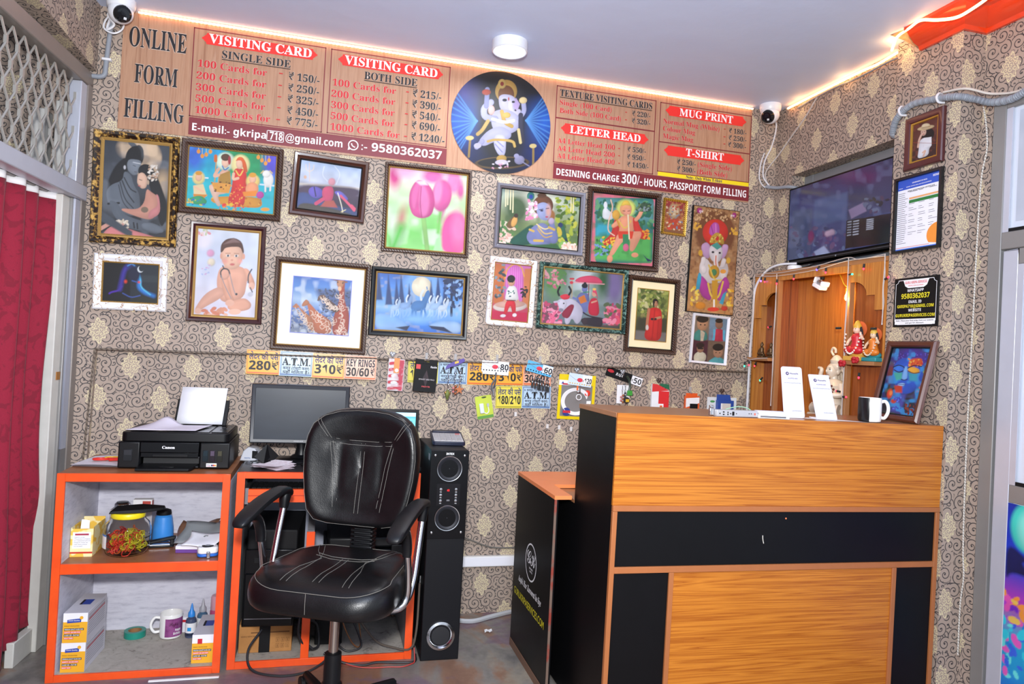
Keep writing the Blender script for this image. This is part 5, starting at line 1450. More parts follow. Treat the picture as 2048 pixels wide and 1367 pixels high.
# black 50 card with key chains
o = thing('display_card', 'tilted black card priced 50 above dangling key chains', 'card', (1.424, YB, 1.124), rot=(0, math.radians(15), 0))
MB().box(-.096, -.0045, -.023, .096, -.003, .023, BLACKM).build('card', o)
MB().ell((-.074, -.005, .006), (.018, .0008, .008), mat('#c8303a', .4), 12, 6).build('red_emblem', o)
MB().box(.042, -.0062, -.022, .100, -.005, .020, WHITE).build('price_label', o)
MB().text('RAJA', -.045, -.005, -.006, .014, -.0052, WHITE, 'I').text('₹', .044, .052, -.012, .014, -.0068, INK, 'N').text('50', .055, .096, -.015, .027, -.0068, INK, 'S').build('lettering', o)
o = thing('display_card', 'small white card behind the black key chains', 'card', (1.426, YB, 1.037))
MB().box(-.034, -.0025, -.045, .034, -.001, .045, WHITE).build('card', o)
keychain(1.428, 1.100, YB - .008, 0.050, 'dark key chain hanging left under the black 50 card', 'fob', 'key chains under the black 50 card')
keychain(1.415, 1.078, YB - .004, 0.040, 'brown beaded key chain under the black 50 card', 'beads', 'key chains under the black 50 card')
o = thing('key_chain', 'green and black strap key chain under the black 50 card', 'key chain', (1.440, YB - .018, 1.128))
MB().tube([(-.010, -.006, 0), (.004, -.006, -.02), (.010, -.006, -.05), (.006, -.006, -.075)], .006, mat('#23352a', .4), 8).build('strap', o)
MB().box(-.004, -.013, -.095, .022, -.003, -.070, mat('#3f9a3a', .4)).build('clasp', o, bevel=.002)
MB().lathe((-.008, -.012, -.118), [(0, 0), (.016, 0), (.016, -.004), (0, -.004)], mat('#2a2a2c', .4), 18, 'y').box(-.014, -.0175, -.126, .004, -.0165, -.112, mat('#d8b030', .4)).build('charm', o)

# packs peeping over the counter
o = thing('phone_pack', 'red and white slanted-top pack hanging behind the counter', 'package', (1.618, YB, 1.094))
MB().prism([(-.046, .002), (-.020, .0), (.046, -.030), (.046, -.150), (-.046, -.150)], -.018, -.002, mat('#eef0f4', .35)).build('carton', o, bevel=.001)
MB().poly([(-.046, .002), (-.020, .0), (.046, -.030), (-.046, -.038)], -.0185, mat('#d8383a', .4)).rect(-.010, -.150, .046, -.034, -.0186, mat('#dc2f33', .4)).build('red_panel', o)
MB().box(-.010, -.0192, -.128, .018, -.0188, -.096, WHITE).box(-.002, -.0198, -.122, .012, -.0194, -.104, mat('#e0703a', .4)).build('small_label', o)
MB().add([(-.010, -.0195, -.004), (.046, -.0195, -.024), (.046, -.0195, -.006), (.038, -.0195, .002), (.0, -.0195, .004)], [(0, 1, 2, 3, 4)], mat('#2a6a4a', .4)).build('green_tag', o)
o = thing('phone_pack', 'orange hanging pack with a black square, behind the counter', 'package', (1.796, YB, 1.056))
MB().box(-.040, -.016, -.120, .040, -.002, -.014, mat('#e0602c', .35)).box(-.034, -.010, -.014, .030, -.008, .0, mat('#e0602c', .35)).build('carton', o, bevel=.001)
MB().poly([(-.036, -.026), (.038, -.020), (.038, -.048), (-.036, -.072)], -.0165, WHITE).build('white_panel', o)
MB().rect(-.014, -.110, .030, -.052, -.0168, BLACKM).build('black_square', o)
MB().text('ubon', -.034, -.010, -.088, .006, -.0168, WHITE, 'S').build('lettering', o)
o = thing('phone_pack', 'blue hanging pack with a pale window, behind the counter', 'package', (1.980, YB, 1.056))
BLUEP = mat('#2f4fa0', .35)
MB().box(-.045, -.020, -.120, .048, -.002, -.030, BLUEP).prism([(-.047, -.001), (.028, -.001), (.036, -.03), (-.047, -.03)], -.013, -.011, BLUEP).build('carton', o, bevel=.001)
MB().rect(-.018, -.115, .030, -.045, -.0205, mat('#d8d4cc', .4)).rect(-.026, -.121, -.018, -.045, -.0204, WHITE).build('window', o)
o = thing('clear_pack', 'white leaf-printed pack behind the blue pack', 'package', (1.972, 3.2195, 1.040))
MB().box(-.085, -.0016, -.12, .082, -.0006, 0, mat('#dfe4e6', .3)).build('card', o)
MB().ell((-.055, -.0018, -.022), (.014, .0006, .006), mat('#4a9a5a', .4), 12, 6).build('printed_leaf', o)

# three scraps of tape, and a small white tag left on the wallpaper
for i, (px_, zz) in enumerate(((1.046, .872), (1.105, .868), (1.166, .862), (.886, .925))):
    o = MB().box(px_ - .006, YB - .001, zz - .010, px_ + .006, YB - .0002, zz + .010, mat('#dcd8d6', .4)).build('tape_scrap')
    tag(o, ['scrap of clear tape on the wall, leftmost above the black cabinet', 'scrap of clear tape on the wall, middle one above the black cabinet', 'scrap of clear tape on the wall, rightmost above the black cabinet', 'scrap of white tape right of the lime green pack'][i], 'tape', 'tape scraps on the wall')

# ================================================================ open shelf unit with orange edges
LAV = NT('whitewashed_board')
n = LAV.noise(LAV.obj((3, 3, 14)), 6, 5, 0.65)
LAV.set(col=LAV.ramp(n, [(0.30, '#b9b8c6'), (0.48, '#cfcedb'), (0.7, '#dad9e4')]), rough=0.6)
LAV = LAV.mat
DUST = NT('dusty_board')
n = DUST.noise(DUST.obj(), 26, 5, 0.7, 1.2)
DUST.set(col=DUST.ramp(n, [(0.30, '#6f6860'), (0.42, '#a9a298'), (0.7, '#b8b1a8')]), rough=0.7)
DUST = DUST.mat
BRTOP = fleck('#8a5538', '#9e6844', 14, 0.35, 0.65, 0.4)
GREYIN = fleck('#8a8a8c', '#a2a2a4', 9, 0.35, 0.65, 0.6)
BRCARD = mat('#9a7048', 0.75)

u = thing('shelf_unit', 'orange-edged open shelf unit holding the printer on its top', 'shelf', (-0.583, 2.76, 0))
MB().box(-.279, .006, 0, -.255, .42, .69, LAV).build('side_panel', u)
MB().box(.255, .006, 0, .279, .42, .69, LAV).build('side_panel', u)
MB().box(-.279, .004, .692, .279, .425, .718, BRTOP).build('top_board', u)
MB().box(-.2545, .006, .372, .2545, .40, .4045, BRTOP).build('shelf', u)
MB().box(-.2545, .006, .0, .2545, .40, .020, DUST).build('bottom_board', u)
MB().box(-.2545, .401, .0, .2545, .415, .69, LAV).build('back_panel', u)
e = MB()
e.box(-.280, -.004, 0, -.254, .0055, .7185, ORANGE).box(.254, -.004, 0, .280, .0055, .7185, ORANGE)
e.box(-.254, -.004, .690, .254, .0035, .7185, ORANGE).box(-.254, -.004, .370, .254, .0055, .405, ORANGE).box(-.254, -.004, 0, .254, .0055, .024, ORANGE)
e.build('orange_edging', u, bevel=.001)

# things on the unit's middle shelf (z .405)
ZS = .405
o = thing('card_box', 'open yellow and white cardboard box on the middle shelf, left of the jar', 'box', (-.800, 2.918, ZS))
YB1 = NT('yellow_patterned_card')
f = YB1.noise(YB1.obj((1, 1, 1), (2, 0, 0)), 24, 1, .4, 1.0)
YB1.set(col=YB1.ramp(f, [(0.45, '#eec04a'), (0.5, '#f6e6ac')]), rough=.5)
b = MB()
b.box(-.036, -.072, 0, .036, -.0695, .100, YB1.mat).box(-.036, .069, 0, .036, .0715, .112, YB1.mat).box(-.036, -.0695, 0, -.0335, .069, .104, YB1.mat).box(.0335, -.0695, 0, .036, .069, .104, YB1.mat).box(-.0335, -.0695, 0, .0335, .069, .003, YB1.mat)
b.build('carton', o)
MB().rect(-.029, .030, .029, .088, -.0724, WHITEP).build('white_panel', o)
MB().box(-.022, -.0730, .077, .022, -.0726, .083, mat('#a83048', .5)).build('title_bar', o)
MB().box(-.036, -.0730, .012, .036, -.0722, .018, mat('#c83a2a', .5)).build('red_band', o)
b = MB()
for i, s_ in enumerate(('Superior strong', 'This product is of glossy', 'It is waterproof card and', 'Ready for instant use', 'Super finish premium', 'Do not touch')):
    b.text('• ' + s_, -.026, -.026 + .0019 * len(s_) + .006, .069 - i * .0065, .0034, -.0728, INK, 'N')
b.build('lettering', o)
MB().add([(-.024, -.03, .003), (.012, -.03, .003), (.008, -.02, .118), (-.018, -.02, .122)], [(0, 1, 2, 3)], WHITE).build('white_card', o)

o = thing('pale_carton', 'pale grey carton behind the jar on the middle shelf', 'box', (-.690, 3.085, ZS))
MB().box(-.075, -.04, 0, .075, .04, .122, mat('#b4b0b6', .6)).build('carton', o, bevel=.002)
o = thing('watch_case', 'round chrome case with dark front on the pale carton', 'case', (-.728, 3.072, ZS + .1225))
MB().lathe((0, 0, 0), [(.026, 0), (.028, .006), (.028, .018), (.024, .022)], CHROME, 24).build('case_body', o)
MB().lathe((0, 0, .022), [(.022, 0), (.021, .003), (0.0, .0035)], GLASSD, 24).build('lid', o)
o = thing('small_carton', 'small white and red carton standing on the pale carton', 'box', (-.660, 3.10, ZS + .1225))
MB().box(-.034, -.016, 0, .034, .016, .030, WHITE).build('carton', o, bevel=.001)
MB().box(.0005, -.0166, .004, .030, -.0162, .024, mat('#b8443a', .5)).box(.0342, -.014, .004, .0346, .014, .024, mat('#b8443a', .5)).build('red_panel', o)

o = thing('plastic_jar', 'clear jar of red and yellow rubber bands with a yellow lid', 'jar', (-.662, 2.885, ZS))
prof = [(.0, .001), (.060, .001), (.070, .008), (.077, .030), (.0785, .062), (.0755, .064), (.0785, .067), (.079, .090), (.072, .112), (.058, .126), (.056, .133)]
MB().lathe((0, 0, 0), prof + [(.0545, .133), (.0565, .125), (.070, .111), (.077, .09), (.0765, .03), (.068, .010), (.058, .003), (0, .003)], glass('#ffffff', .02, 1.12), 36, cap=False).build('jar_body', o)
MB().lathe((0, 0, .1335), [(.0, 0), (.0555, 0), (.0575, .003), (.0575, .016), (.055, .019), (0, .019)], mat('#f0dc20', .35), 36).build('lid', o)
rb = MB()
rr = random.Random(3)
BANDS = [mat('#e23a2a', .5), mat('#e86a2a', .5), mat('#d8d02a', .5), mat('#e8482e', .5), mat('#c8202a', .5)]
for i in range(170):
    a, rad = rr.uniform(0, 2 * PI), .060 * math.sqrt(rr.random())
    z = rr.uniform(.012, .080)
    lim = .058
    R_ = rr.uniform(.008, .017)
    rad = min(rad, .068 - R_)
    cx_, cy_ = rad * math.cos(a), rad * math.sin(a)
    ax = Vector((rr.gauss(0, 1), rr.gauss(0, 1), rr.gauss(0, 1.2))).normalized()
    u1 = ax.orthogonal().normalized()
    u2 = ax.cross(u1)
    pts = []
    for k_ in range(10):
        q = Vector((cx_, cy_, z)) + u1 * R_ * math.cos(k_ * PI / 5) + u2 * R_ * .8 * math.sin(k_ * PI / 5)
        q.z = max(.006, q.z)
        pts.append(q)
    m_ = BANDS[2] if (cx_ > .0 and cy_ < .03 and rr.random() < .6) else rr.choice(BANDS)
    rb.tube(pts, .0017, m_, 4, 1, True)
o2 = rb.build('rubber_bands', o)
o2['kind'] = 'stuff'
o2['label'] = 'tangled red, orange and yellow rubber bands'
lb = MB()
lb.add([(.0795 * math.sin(a), -.0795 * math.cos(a), z) for z in (.030, .078) for a in np.linspace(-1.25, -.75, 7)], [(i, i + 1, i + 8, i + 7) for i in range(6)], WHITE)
lb.add([(.0800 * math.sin(a), -.0800 * math.cos(a), z) for z in (.074, .080) for a in np.linspace(-1.25, -.75, 7)], [(i, i + 1, i + 8, i + 7) for i in range(6)], mat('#3a7ac8', .4))
lb.build('paper_label', o)
o = thing('card_reader', 'flat black tray-like gadget lying across the jar lid', 'gadget', (-.640, 2.90, ZS + .1528), rz=8)
MB().add([(-.085, -.05, 0), (.02, -.055, .0), (.095, -.012, .001), (.098, .02, .001), (.02, .05, 0), (-.07, .045, 0), (-.080, -.045, .010), (.02, -.050, .014), (.092, -.010, .011), (.094, .018, .011), (.02, .045, .014), (-.066, .040, .011)],
         [(5, 4, 3, 2, 1, 0), (6, 7, 8, 9, 10, 11)] + [(i, (i + 1) % 6, 6 + (i + 1) % 6, 6 + i) for i in range(6)], BLACKM).build('body', o, bevel=.002)

o = thing('spray_bottle', 'blue plastic bottle with a black cap behind the jar', 'bottle', (-.575, 3.060, ZS))
MB().lathe((0, 0, 0), [(.0, 0), (.037, 0), (.039, .006), (.037, .05), (.031, .092), (.022, .100)], mat('#3f8fe0', .35), 24).build('bottle_body', o)
MB().lathe((0, 0, .1003), [(0, 0), (.027, 0), (.028, .004), (.026, .016), (.015, .021), (0, .022)], BLACKM, 24).build('cap', o)
o = thing('stapler', 'black stapler on the middle shelf in front of the blue bottle', 'stapler', (-.560, 2.955, ZS), rz=8)
MB().box(-.055, -.014, 0, .045, .014, .008, BLACKP).build('base', o, bevel=.003)
MB().add([(-.05, -.011, .012), (.05, -.011, .030), (.05, .011, .030), (-.05, .011, .012), (-.05, -.011, .024), (.05, -.009, .042), (.05, .009, .042), (-.05, .011, .024)], [(3, 2, 1, 0), (4, 5, 6, 7), (0, 1, 5, 4), (1, 2, 6, 5), (2, 3, 7, 6), (3, 0, 4, 7)], BLACKP).box(.030, -.008, .006, .046, .008, .034, BLACKP).build('arm', o, bevel=.003)
MB().box(-.045, -.007, .0082, .040, .007, .0118, STEEL).build('magazine', o)


def crumple(name, label, cat, loc, w, d, h, m, seed, rz=0, nu=9, nv=7, tilt=0.0):
    r = random.Random(seed)
    ph = [r.uniform(0, 6) for _ in range(6)]

    def fn(a, b_):
        z = .0012 + h * (0.5 + .5 * math.sin(5 * a + ph[0]) * math.cos(4 * b_ + ph[1])) * (.25 + .75 * b_) + tilt * b_
        return ((a - .5) * w + .006 * math.sin(6 * b_ + ph[2]), (b_ - .5) * d + .006 * math.sin(5 * a + ph[3]), z)
    o_ = MB().grid(fn, nu, nv, m).build(name)
    sm_ = o_.modifiers.new('thick', 'SOLIDIFY')
    sm_.thickness, sm_.offset = .0008, 1
    o_.location = loc
    o_.rotation_euler = (0, 0, math.radians(rz))
    return tag(o_, label, cat)


FOIL = mat('#b9b8bc', .28, .6)
crumple('plastic_scrap', 'crumpled clear plastic scrap right of the blue bottle', 'scrap', (-.520, 3.03, ZS), .05, .07, .022, mat('#d8d8de', .2), 4, 12)
o = thing('purple_box', 'flat white and purple box under the pouches on the shelf', 'box', (-.435, 2.915, ZS), rz=-4)
MB().box(-.055, -.05, 0, .065, .06, .013, mat('#6a3f92', .45)).build('carton', o, bevel=.001)
MB().box(-.0553, -.0503, .0132, .0653, .0603, .026, WHITEP).build('lid', o, bevel=.001)
crumple('foil_pouch', 'brown and silver foil pouch at the back of the pile', 'pouch', (-.440, 3.005, ZS), .14, .10, .03, mat('#8a6450', .3, .3), 9, -6, tilt=.055)
crumple('grey_pouch', 'shiny grey plastic pouch leaning over the pile', 'pouch', (-.415, 2.925, ZS + .028), .15, .12, .025, mat('#9aa0a4', .18, .2), 12, -10, tilt=.045)
crumple('white_envelope', 'white envelope on top of the pouches', 'envelope', (-.400, 2.875, ZS + .030), .12, .09, .012, WHITEP, 15, -14, tilt=.025)
crumple('black_folder', 'black plastic folder at the right end of the pile', 'folder', (-.368, 2.965, ZS), .05, .12, .02, BLACKM, 21, -10, tilt=.05)
o = thing('tape_measure', 'white and blue tape measure at the shelf edge', 'tape measure', (-.376, 2.828, ZS), rz=12)
pts = rrect(.072, .056, .018, 5)
MB().slab([(x, y) for x, y in pts], 0.002, .012, mat('#2a6ac8', .3)).build('blue_band', o, bevel=.003)
MB().slab([(x * .98, y * .98) for x, y in pts], .0122, .036, WHITE).build('case_body', o, bevel=.006, seg=3)
MB().lathe((0, 0, .0362), [(0, 0), (.021, 0), (.020, .0015), (0, .002)], BLACKP, 24).lathe((0, 0, .0384), [(.010, 0), (.009, .0006), (0, .0008)], mat('#8a9098', .4), 18).build('face_disc', o)
MB().box(-.006, -.040, 0, .006, -.028, .024, STEEL).build('tape_end', o, bevel=.002)

# ---- bottom shelf (z .020)
CARD_BLUE = mat('#2f4aa8', .35)
GOLDY = mat('#eeb02c', .45)


def card_carton(loc, rz, label, variant=0):
    o = thing('card_carton', label, 'box', loc, rz, group='cartons of visiting cards')
    w, d, h = .077, .20, .103
    MB().box(-w / 2, 0, 0, w / 2, d, h, mat('#cfcdd6', .5)).build('carton', o, bevel=.0008)
    b = MB().rect(-w / 2, 0, w / 2, h * .70, -.0004, GOLDY).rect(-w / 2, h * .70, w / 2, h, -.0004, WHITEP)
    b.build('front_print', o)
    b = MB()
    if variant == 0:
        b.add([(-.026, -.0009, h * .665), (.018, -.0009, h * .69), (.019, -.0009, h * .82), (-.025, -.0009, h * .78)], [(0, 1, 2, 3)], CARD_BLUE)
        b.lathe((.019, -.0009, h * .84), [(0, 0), (.006, 0), (.006, -.0003), (0, -.0003)], GOLDY, 12, 'y')
    else:
        b.rect(-.020, h * .68, -.004, h * .86, -.0009, mat('#c8283a', .4)).rect(.0, h * .72, .030, h * .80, -.0009, WHITE)
    b.build('emblem', o)
    b = MB()
    for i, (s_, ww, mm) in enumerate((('PREMIUM QUALITY GLOSS COAT', .062, INK), ('QUANTITY: 200 CARD PACKS', .053, mat('#e0504a', .5)), ('CLASSIC SIZE - 87x57 MM', .049, INK), ('BRIGHT FINISH', .030, mat('#e0504a', .5)))):
        z = h * (.42 - i * .10)
        b.rect(-.034, z, -.034 + ww, z + h * .072, -.0009, mm)
        b.text(s_, -.0325, -.0355 + ww, z + h * .015, h * .042, -.0013, WHITE, 'S')
    b.text('PRODUCT SPECIFICATIONS', -.034, .014, h * .55, h * .035, -.0009, mat('#7a5a1a', .5), 'S')
    if variant == 0:
        b.text('Classic Quality', -.022, .014, h * .735, h * .035, -.0013, WHITE, 'S')
    b.build('front_lettering', o)
    sp = MB()
    for i in range(9):
        z = h * (.86 - i * .082)
        sp.quad((w / 2 + .0005, .012, z), (w / 2 + .0005, d - .02, z), (w / 2 + .0005, d - .02, z + (.007 if i == 2 else .0022)), (w / 2 + .0005, .012, z + (.007 if i == 2 else .0022)), mat('#b8606a', .5) if i == 2 else mat('#8a8a96', .5))
    sp.build('side_print', o)
    tp = MB().add([(-.010, d * .42, h + .0005), (.018, d * .42, h + .0005), (.018, d * .68, h + .0005), (-.010, d * .68, h + .0005)], [(0, 1, 2, 3)], CARD_BLUE)
    tp.add([(-.018, d * .42, h + .0004), (-.010, d * .42, h + .0004), (-.010, d * .68, h + .0004), (-.018, d * .68, h + .0004)], [(0, 1, 2, 3)], INK)
    tp.build('top_print', o)
    return o


card_carton((-.789, 2.786, .0205), -3, 'lower of the two stacked cartons at the left of the bottom shelf')
card_carton((-.787, 2.784, .1240), -2, 'upper of the two stacked cartons at the left of the bottom shelf')
card_carton((-.369, 2.802, .0205), -1, 'single carton at the right end of the bottom shelf', 1)
o = thing('tape_roll', 'green adhesive tape roll lying on the bottom shelf', 'tape roll', (-.660, 3.085, .0205))
MB().lathe((0, 0, 0), [(.025, 0), (.039, 0), (.039, .024), (.025, .024), (.025, 0)], mat('#1f8a78', .3), 36, cap=False).build('tape', o, angle=30)
MB().lathe((0, 0, .001), [(.0215, 0), (.0248, 0), (.0248, .022), (.0215, .022), (.0215, 0)], BRCARD, 36, cap=False).build('core', o)


def mug(loc, rz, label, r=.041, h=.095, body=None):
    o = thing('mug', label, 'mug', loc, rz)
    return o


CERAM = mat('#f1f0ee', .15, coat=.4)
o = thing('mug', 'white mug with a purple printed wrap on the bottom shelf', 'mug', (-.527, 3.065, .0205))
prof = [(0, .002), (.035, .002), (.039, .004), (.0415, .012), (.0415, .092), (.040, .095), (.038, .092), (.038, .010), (.034, .006), (0, .006)]
MB().lathe((0, 0, 0), prof, CERAM, 36).build('cup', o)
MB().tube([(-.040, -.006, .078), (-.058, -.009, .080), (-.070, -.011, .062), (-.070, -.011, .042), (-.058, -.009, .024), (-.040, -.006, .024)], .0055, CERAM, 10).build('handle', o)
wr_ = MB()
wr_.add([(.0421 * math.sin(a), -.0421 * math.cos(a), z) for z in (.012, .082) for a in np.linspace(-.35, 1.5, 16)], [(i, i + 1, i + 17, i + 16) for i in range(15)], fleck('#7c3a72', '#944f88', 30, .4, .6, .2))
wr_.build('purple_print', o)


def curved(mb, body, a0, a1, z, cap, r, m, st='S'):
    vs, fs, bx = glyphs(body, st, 0.0)
    k = cap / CAP[st]
    pts = []
    for x, y in vs:
        a = a0 + (x - bx[0]) / (bx[1] - bx[0]) * (a1 - a0)
        pts.append((r * math.sin(a), -r * math.cos(a), z + y * k))
    mb.add(pts, fs, m)


b = MB()
curved(b, 'Papa', .0, .85, .055, .014, .0425, mat('#3a1022', .4), 'K')
curved(b, 'Happy', .55, 1.1, .034, .009, .0425, WHITE)
curved(b, 'Birthday', .4, 1.1, .020, .009, .0425, WHITE)
b.build('lettering', o)


def ink_bottle(loc, label, cap, liquid, strip, s=1.0, full=False):
    o = thing('ink_bottle', label, 'bottle', loc, group='ink refill bottles')
    MB().lathe((0, 0, 0), [(0, 0), (.0195 * s, 0), (.0205 * s, .003), (.0205 * s, .062), (.0175 * s, .072), (.011 * s, .076), (.0105 * s, .080)], mat(liquid, .2), 24).build('bottle_body', o)
    MB().lathe((0, 0, .0802), [(0, 0), (.0135 * s, 0), (.0130 * s, .014), (.007 * s, .024), (.0035 * s, .045), (.001, .052), (0, .0525)], mat(cap, .35), 20).build('cap', o)
    l = MB()
    l.add([(.0209 * s * math.sin(a), -.0209 * s * math.cos(a), z) for z in (.010, .058) for a in np.linspace(-1.4, 1.4, 16)], [(i, i + 1, i + 17, i + 16) for i in range(15)], WHITE)
    l.add([(.0212 * s * math.sin(a), -.0212 * s * math.cos(a), z) for z in (.008, .020) for a in np.linspace(-1.4, 1.4, 16)], [(i, i + 1, i + 17, i + 16) for i in range(15)], mat('#1f2a44', .4))
    l.add([(.0213 * s * math.sin(a), -.0213 * s * math.cos(a), z) for z in (.028, .042) for a in np.linspace(-.5, .2, 6)], [(i, i + 1, i + 7, i + 6) for i in range(5)], mat(strip, .4))
    l.build('label_wrap', o)
    return o


ink_bottle((-.452, 3.055, .0205), 'ink bottle with a pointed blue cap right of the purple mug', '#2f8ae0', '#46506c', '#2a9ae0')
ink_bottle((-.418, 3.105, .0205), 'ink bottle with a grey cap behind the blue-capped one', '#a8a8b0', '#4a6a86', '#2a9ae0')
o = thing('glue_bottle', 'translucent pink glue bottle behind the single carton', 'bottle', (-.368, 3.12, .0205))
MB().lathe((0, 0, 0), [(0, 0), (.024, 0), (.025, .004), (.025, .075), (.022, .082)], mat('#b9507a', .25), 24).build('bottle_body', o)
MB().lathe((0, 0, .0823), [(0, 0), (.0235, 0), (.0235, .048), (.020, .056), (0, .058)], mat('#cf9aa8', .3), 24).build('cap', o)
o = thing('round_tin', 'small white tin with a red band between mug and ink bottle', 'tin', (-.483, 3.120, .0205))
MB().lathe((0, 0, 0), [(0, 0), (.020, 0), (.020, .06), (0, .06)], WHITEP, 20).build('tin_body', o)
MB().lathe((0, 0, .040), [(.0203, 0), (.0203, .010)], mat('#c8283a', .4), 20, cap=False).build('red_band', o)

# ================================================================ printer on top of the shelf unit
PB = NT('textured_black_plastic')
PB.set(col='#0c0d10', rough=.42, spec=.3)
PB.bump(PB.noise(PB.obj(), 900, 2), .08, .0005)
PB = PB.mat
PBS = mat('#090a0d', .25, spec=.3)
p_ = thing('printer', 'black inkjet printer with visible ink tanks on the shelf unit', 'printer', (-.511, 2.845, .7185))
W2 = .190
b = MB()
b.box(-W2, 0.004, .004, -.118, .30, .100, PB).box(.085, .004, .004, W2, .30, .100, PB).box(-.1172, .0605, .0045, .0842, .2995, .0995, PB)
b.box(-.1174, .0045, .0042, .0844, .0600, .014, PB)
b.build('body', p_, bevel=.005, seg=3)
MB().box(-.116, -.001, .062, .083, .028, .100, PBS).build('front_panel', p_, bevel=.002)
MB().box(-.114, .003, .045, .081, .03, .061, PBS).box(-.075, .001, .046, .045, .0028, .056, PB).build('control_strip', p_, bevel=.001)
b = MB()
pts = rrect(2 * W2 - .012, .295, .022, 5, 0, 0)
b.slab([(x, y + .155) for x, y in pts], .1005, .134, PB)
b.build('scanner_lid', p_, bevel=.004, seg=3)
MB().box(-.158, .03, .1345, .110, .28, .1365, PBS).build('lid_panel', p_, bevel=.002)
MB().box(.118, .03, .1345, .178, .28, .1372, PBS).build('button_panel', p_, bevel=.001)
b = MB()
for k in range(4):
    b.box(.138 + (k % 2) * .018, .10 + k * .035, .1374, .150 + (k % 2) * .018, .112 + k * .035, .1382, mat('#3a3c44', .4))
b.build('button', p_)
b = MB().add([(-.118, -.035, .004), (.072, -.035, .004), (.060, -.035, .004), (.075, .05, .012), (-.110, .05, .012)], [(0, 1, 3, 4)], PBS)
b = MB().add([(x, y, z + dz) for dz in (0, .008) for x, y, z in ((-.120, -.048, .003), (.058, -.048, .003), (.066, -.034, .003), (.082, .055, .010), (-.112, .055, .010))],
             [(4, 3, 2, 1, 0), (5, 6, 7, 8, 9)] + [(i, (i + 1) % 5, 5 + (i + 1) % 5, 5 + i) for i in range(5)], PB)
b.box(-.045, -.030, .0115, .005, -.018, .0145, PBS)
b.build('output_tray', p_, bevel=.001)
MB().box(-.112, .040, .014, .079, .0595, .045, mat('#0c0d10', .5)).box(-.112, .0385, .040, .079, .0395, .042, STEEL).build('paper_slot', p_)
TANKG = mat('#22252c', .12)
for i, (x0, x1, c_) in enumerate(((-.172, -.142, '#17171a'), (.096, .115, '#0f1a20'), (.120, .139, '#20141c'), (.146, .165, '#1e1c14'))):
    t_ = MB().box(x0, .0022, .030, x1, .0038, .072, mat(c_, .12)).build('ink_tank', p_, bevel=.0008)
    MB().rect(x0 + .003, .052, x1 - .003, .070, .0018, mat(['#2a2a2e', '#15242c', '#544658', '#454130'][i], .15)).build('ink_window', t_)
MB().box(.110, .0025, .011, .146, .0037, .024, WHITE).build('sticker', p_)
b = MB().text('Mega', .112, .125, .016, .005, .0020, mat('#2a2a5a', .4), 'S').text('TANK', .112, .125, .0118, .003, .0020, mat('#c83030', .4), 'S')
for i, c_ in enumerate(('#1f2a5a', '#c83a3a', '#e8a030')):
    b.lathe((.130 + i * .006, .0022, .0165), [(0, 0), (.0036, 0), (.0036, -.0003), (0, -.0003)], mat(c_, .4), 10, 'y')
b.build('sticker_print', p_)
MB().text('Canon', -.043, .000, .077, .0095, -.0016, WHITE, 'B', .012).build('brand_lettering', p_)
b = MB().add([(x, y, z) for z, y, x0, x1 in ((.128, .262, -.058, .140), (.235, .300, -.052, .146)) for x in (x0, x1)] + [(x, y + .006, z) for z, y, x0, x1 in ((.128, .262, -.058, .140), (.235, .300, -.052, .146)) for x in (x0, x1)],
             [(0, 1, 3, 2), (4, 6, 7, 5), (0, 4, 5, 1), (2, 3, 7, 6), (0, 2, 6, 4), (1, 5, 7, 3)], PB)
b.build('rear_tray', p_, bevel=.004)

o = MB().grid(lambda a, b_: (-.556 + a * .172 + b_ * .010, 3.090 + b_ * .042, .8595 + b_ * .145), 2, 6, mat('#f2f3fb', .7)).build('paper_sheet')
s_ = o.modifiers.new('thick', 'SOLIDIFY'); s_.thickness = .003
tag(o, 'blank white paper standing in the printer rear feed', 'paper')


def lidpaper(a, b_):
    bump = .030 * math.exp(-((a - .30) / .16) ** 2) * (b_ ** 1.5) + .004 * math.sin(7 * a) * b_
    return (-.685 + a * .235 + b_ * .035, 2.872 + b_ * .17 + .012 * a, .8570 + max(0, bump) + .0015)


o = MB().grid(lidpaper, 22, 10, mat('#ded8e6', .7)).build('paper_sheet')
s_ = o.modifiers.new('thick', 'SOLIDIFY'); s_.thickness, s_.offset = .0012, 1
tag(o, 'loose curled sheets lying on the printer lid', 'paper')
o = thing('paper_stack', 'white papers left of the printer on the shelf unit', 'paper', (-.775, 3.00, .7185), rz=-6)
for i in range(3):
    MB().grid(lambda a, b_: ((a - .5) * .16 + i * .004, (b_ - .5) * .21 - i * .012, .0008 + i * .004 + .006 * a * b_ * i * .5 + .004 * math.sin(3 * a) * i * .4), 6, 6, mat('#e4e2ea', .7)).build('sheet', o)
o = thing('scissors', 'scissors with red and yellow handles on the papers', 'scissors', (-.745, 2.930, .737), rz=14)
RED = mat('#d8322a', .3)
MB().tube([(-.030 + .024 * math.cos(a), .012 + .011 * math.sin(a), .004) for a in np.linspace(0, 2 * PI, 13)[:-1]], .0045, RED, 8, 2, True).tube([(-.010, .012, .004), (.02, .006, .004), (.04, .0, .004)], .005, RED, 8).build('handle', o)
MB().tube([(.006 + .022 * math.cos(a), .022 + .010 * math.sin(a), .006) for a in np.linspace(0, 2 * PI, 13)[:-1]], .0042, mat('#e8b82a', .3), 8, 2, True).build('yellow_grip', o)
MB().tube([(-.004, -.012, .004), (.012, -.006, .004), (.04, .0, .004)], .0055, RED, 8).build('handle', o)
MB().box(.036, -.004, .001, .060, .006, .004, STEEL).build('blade', o)

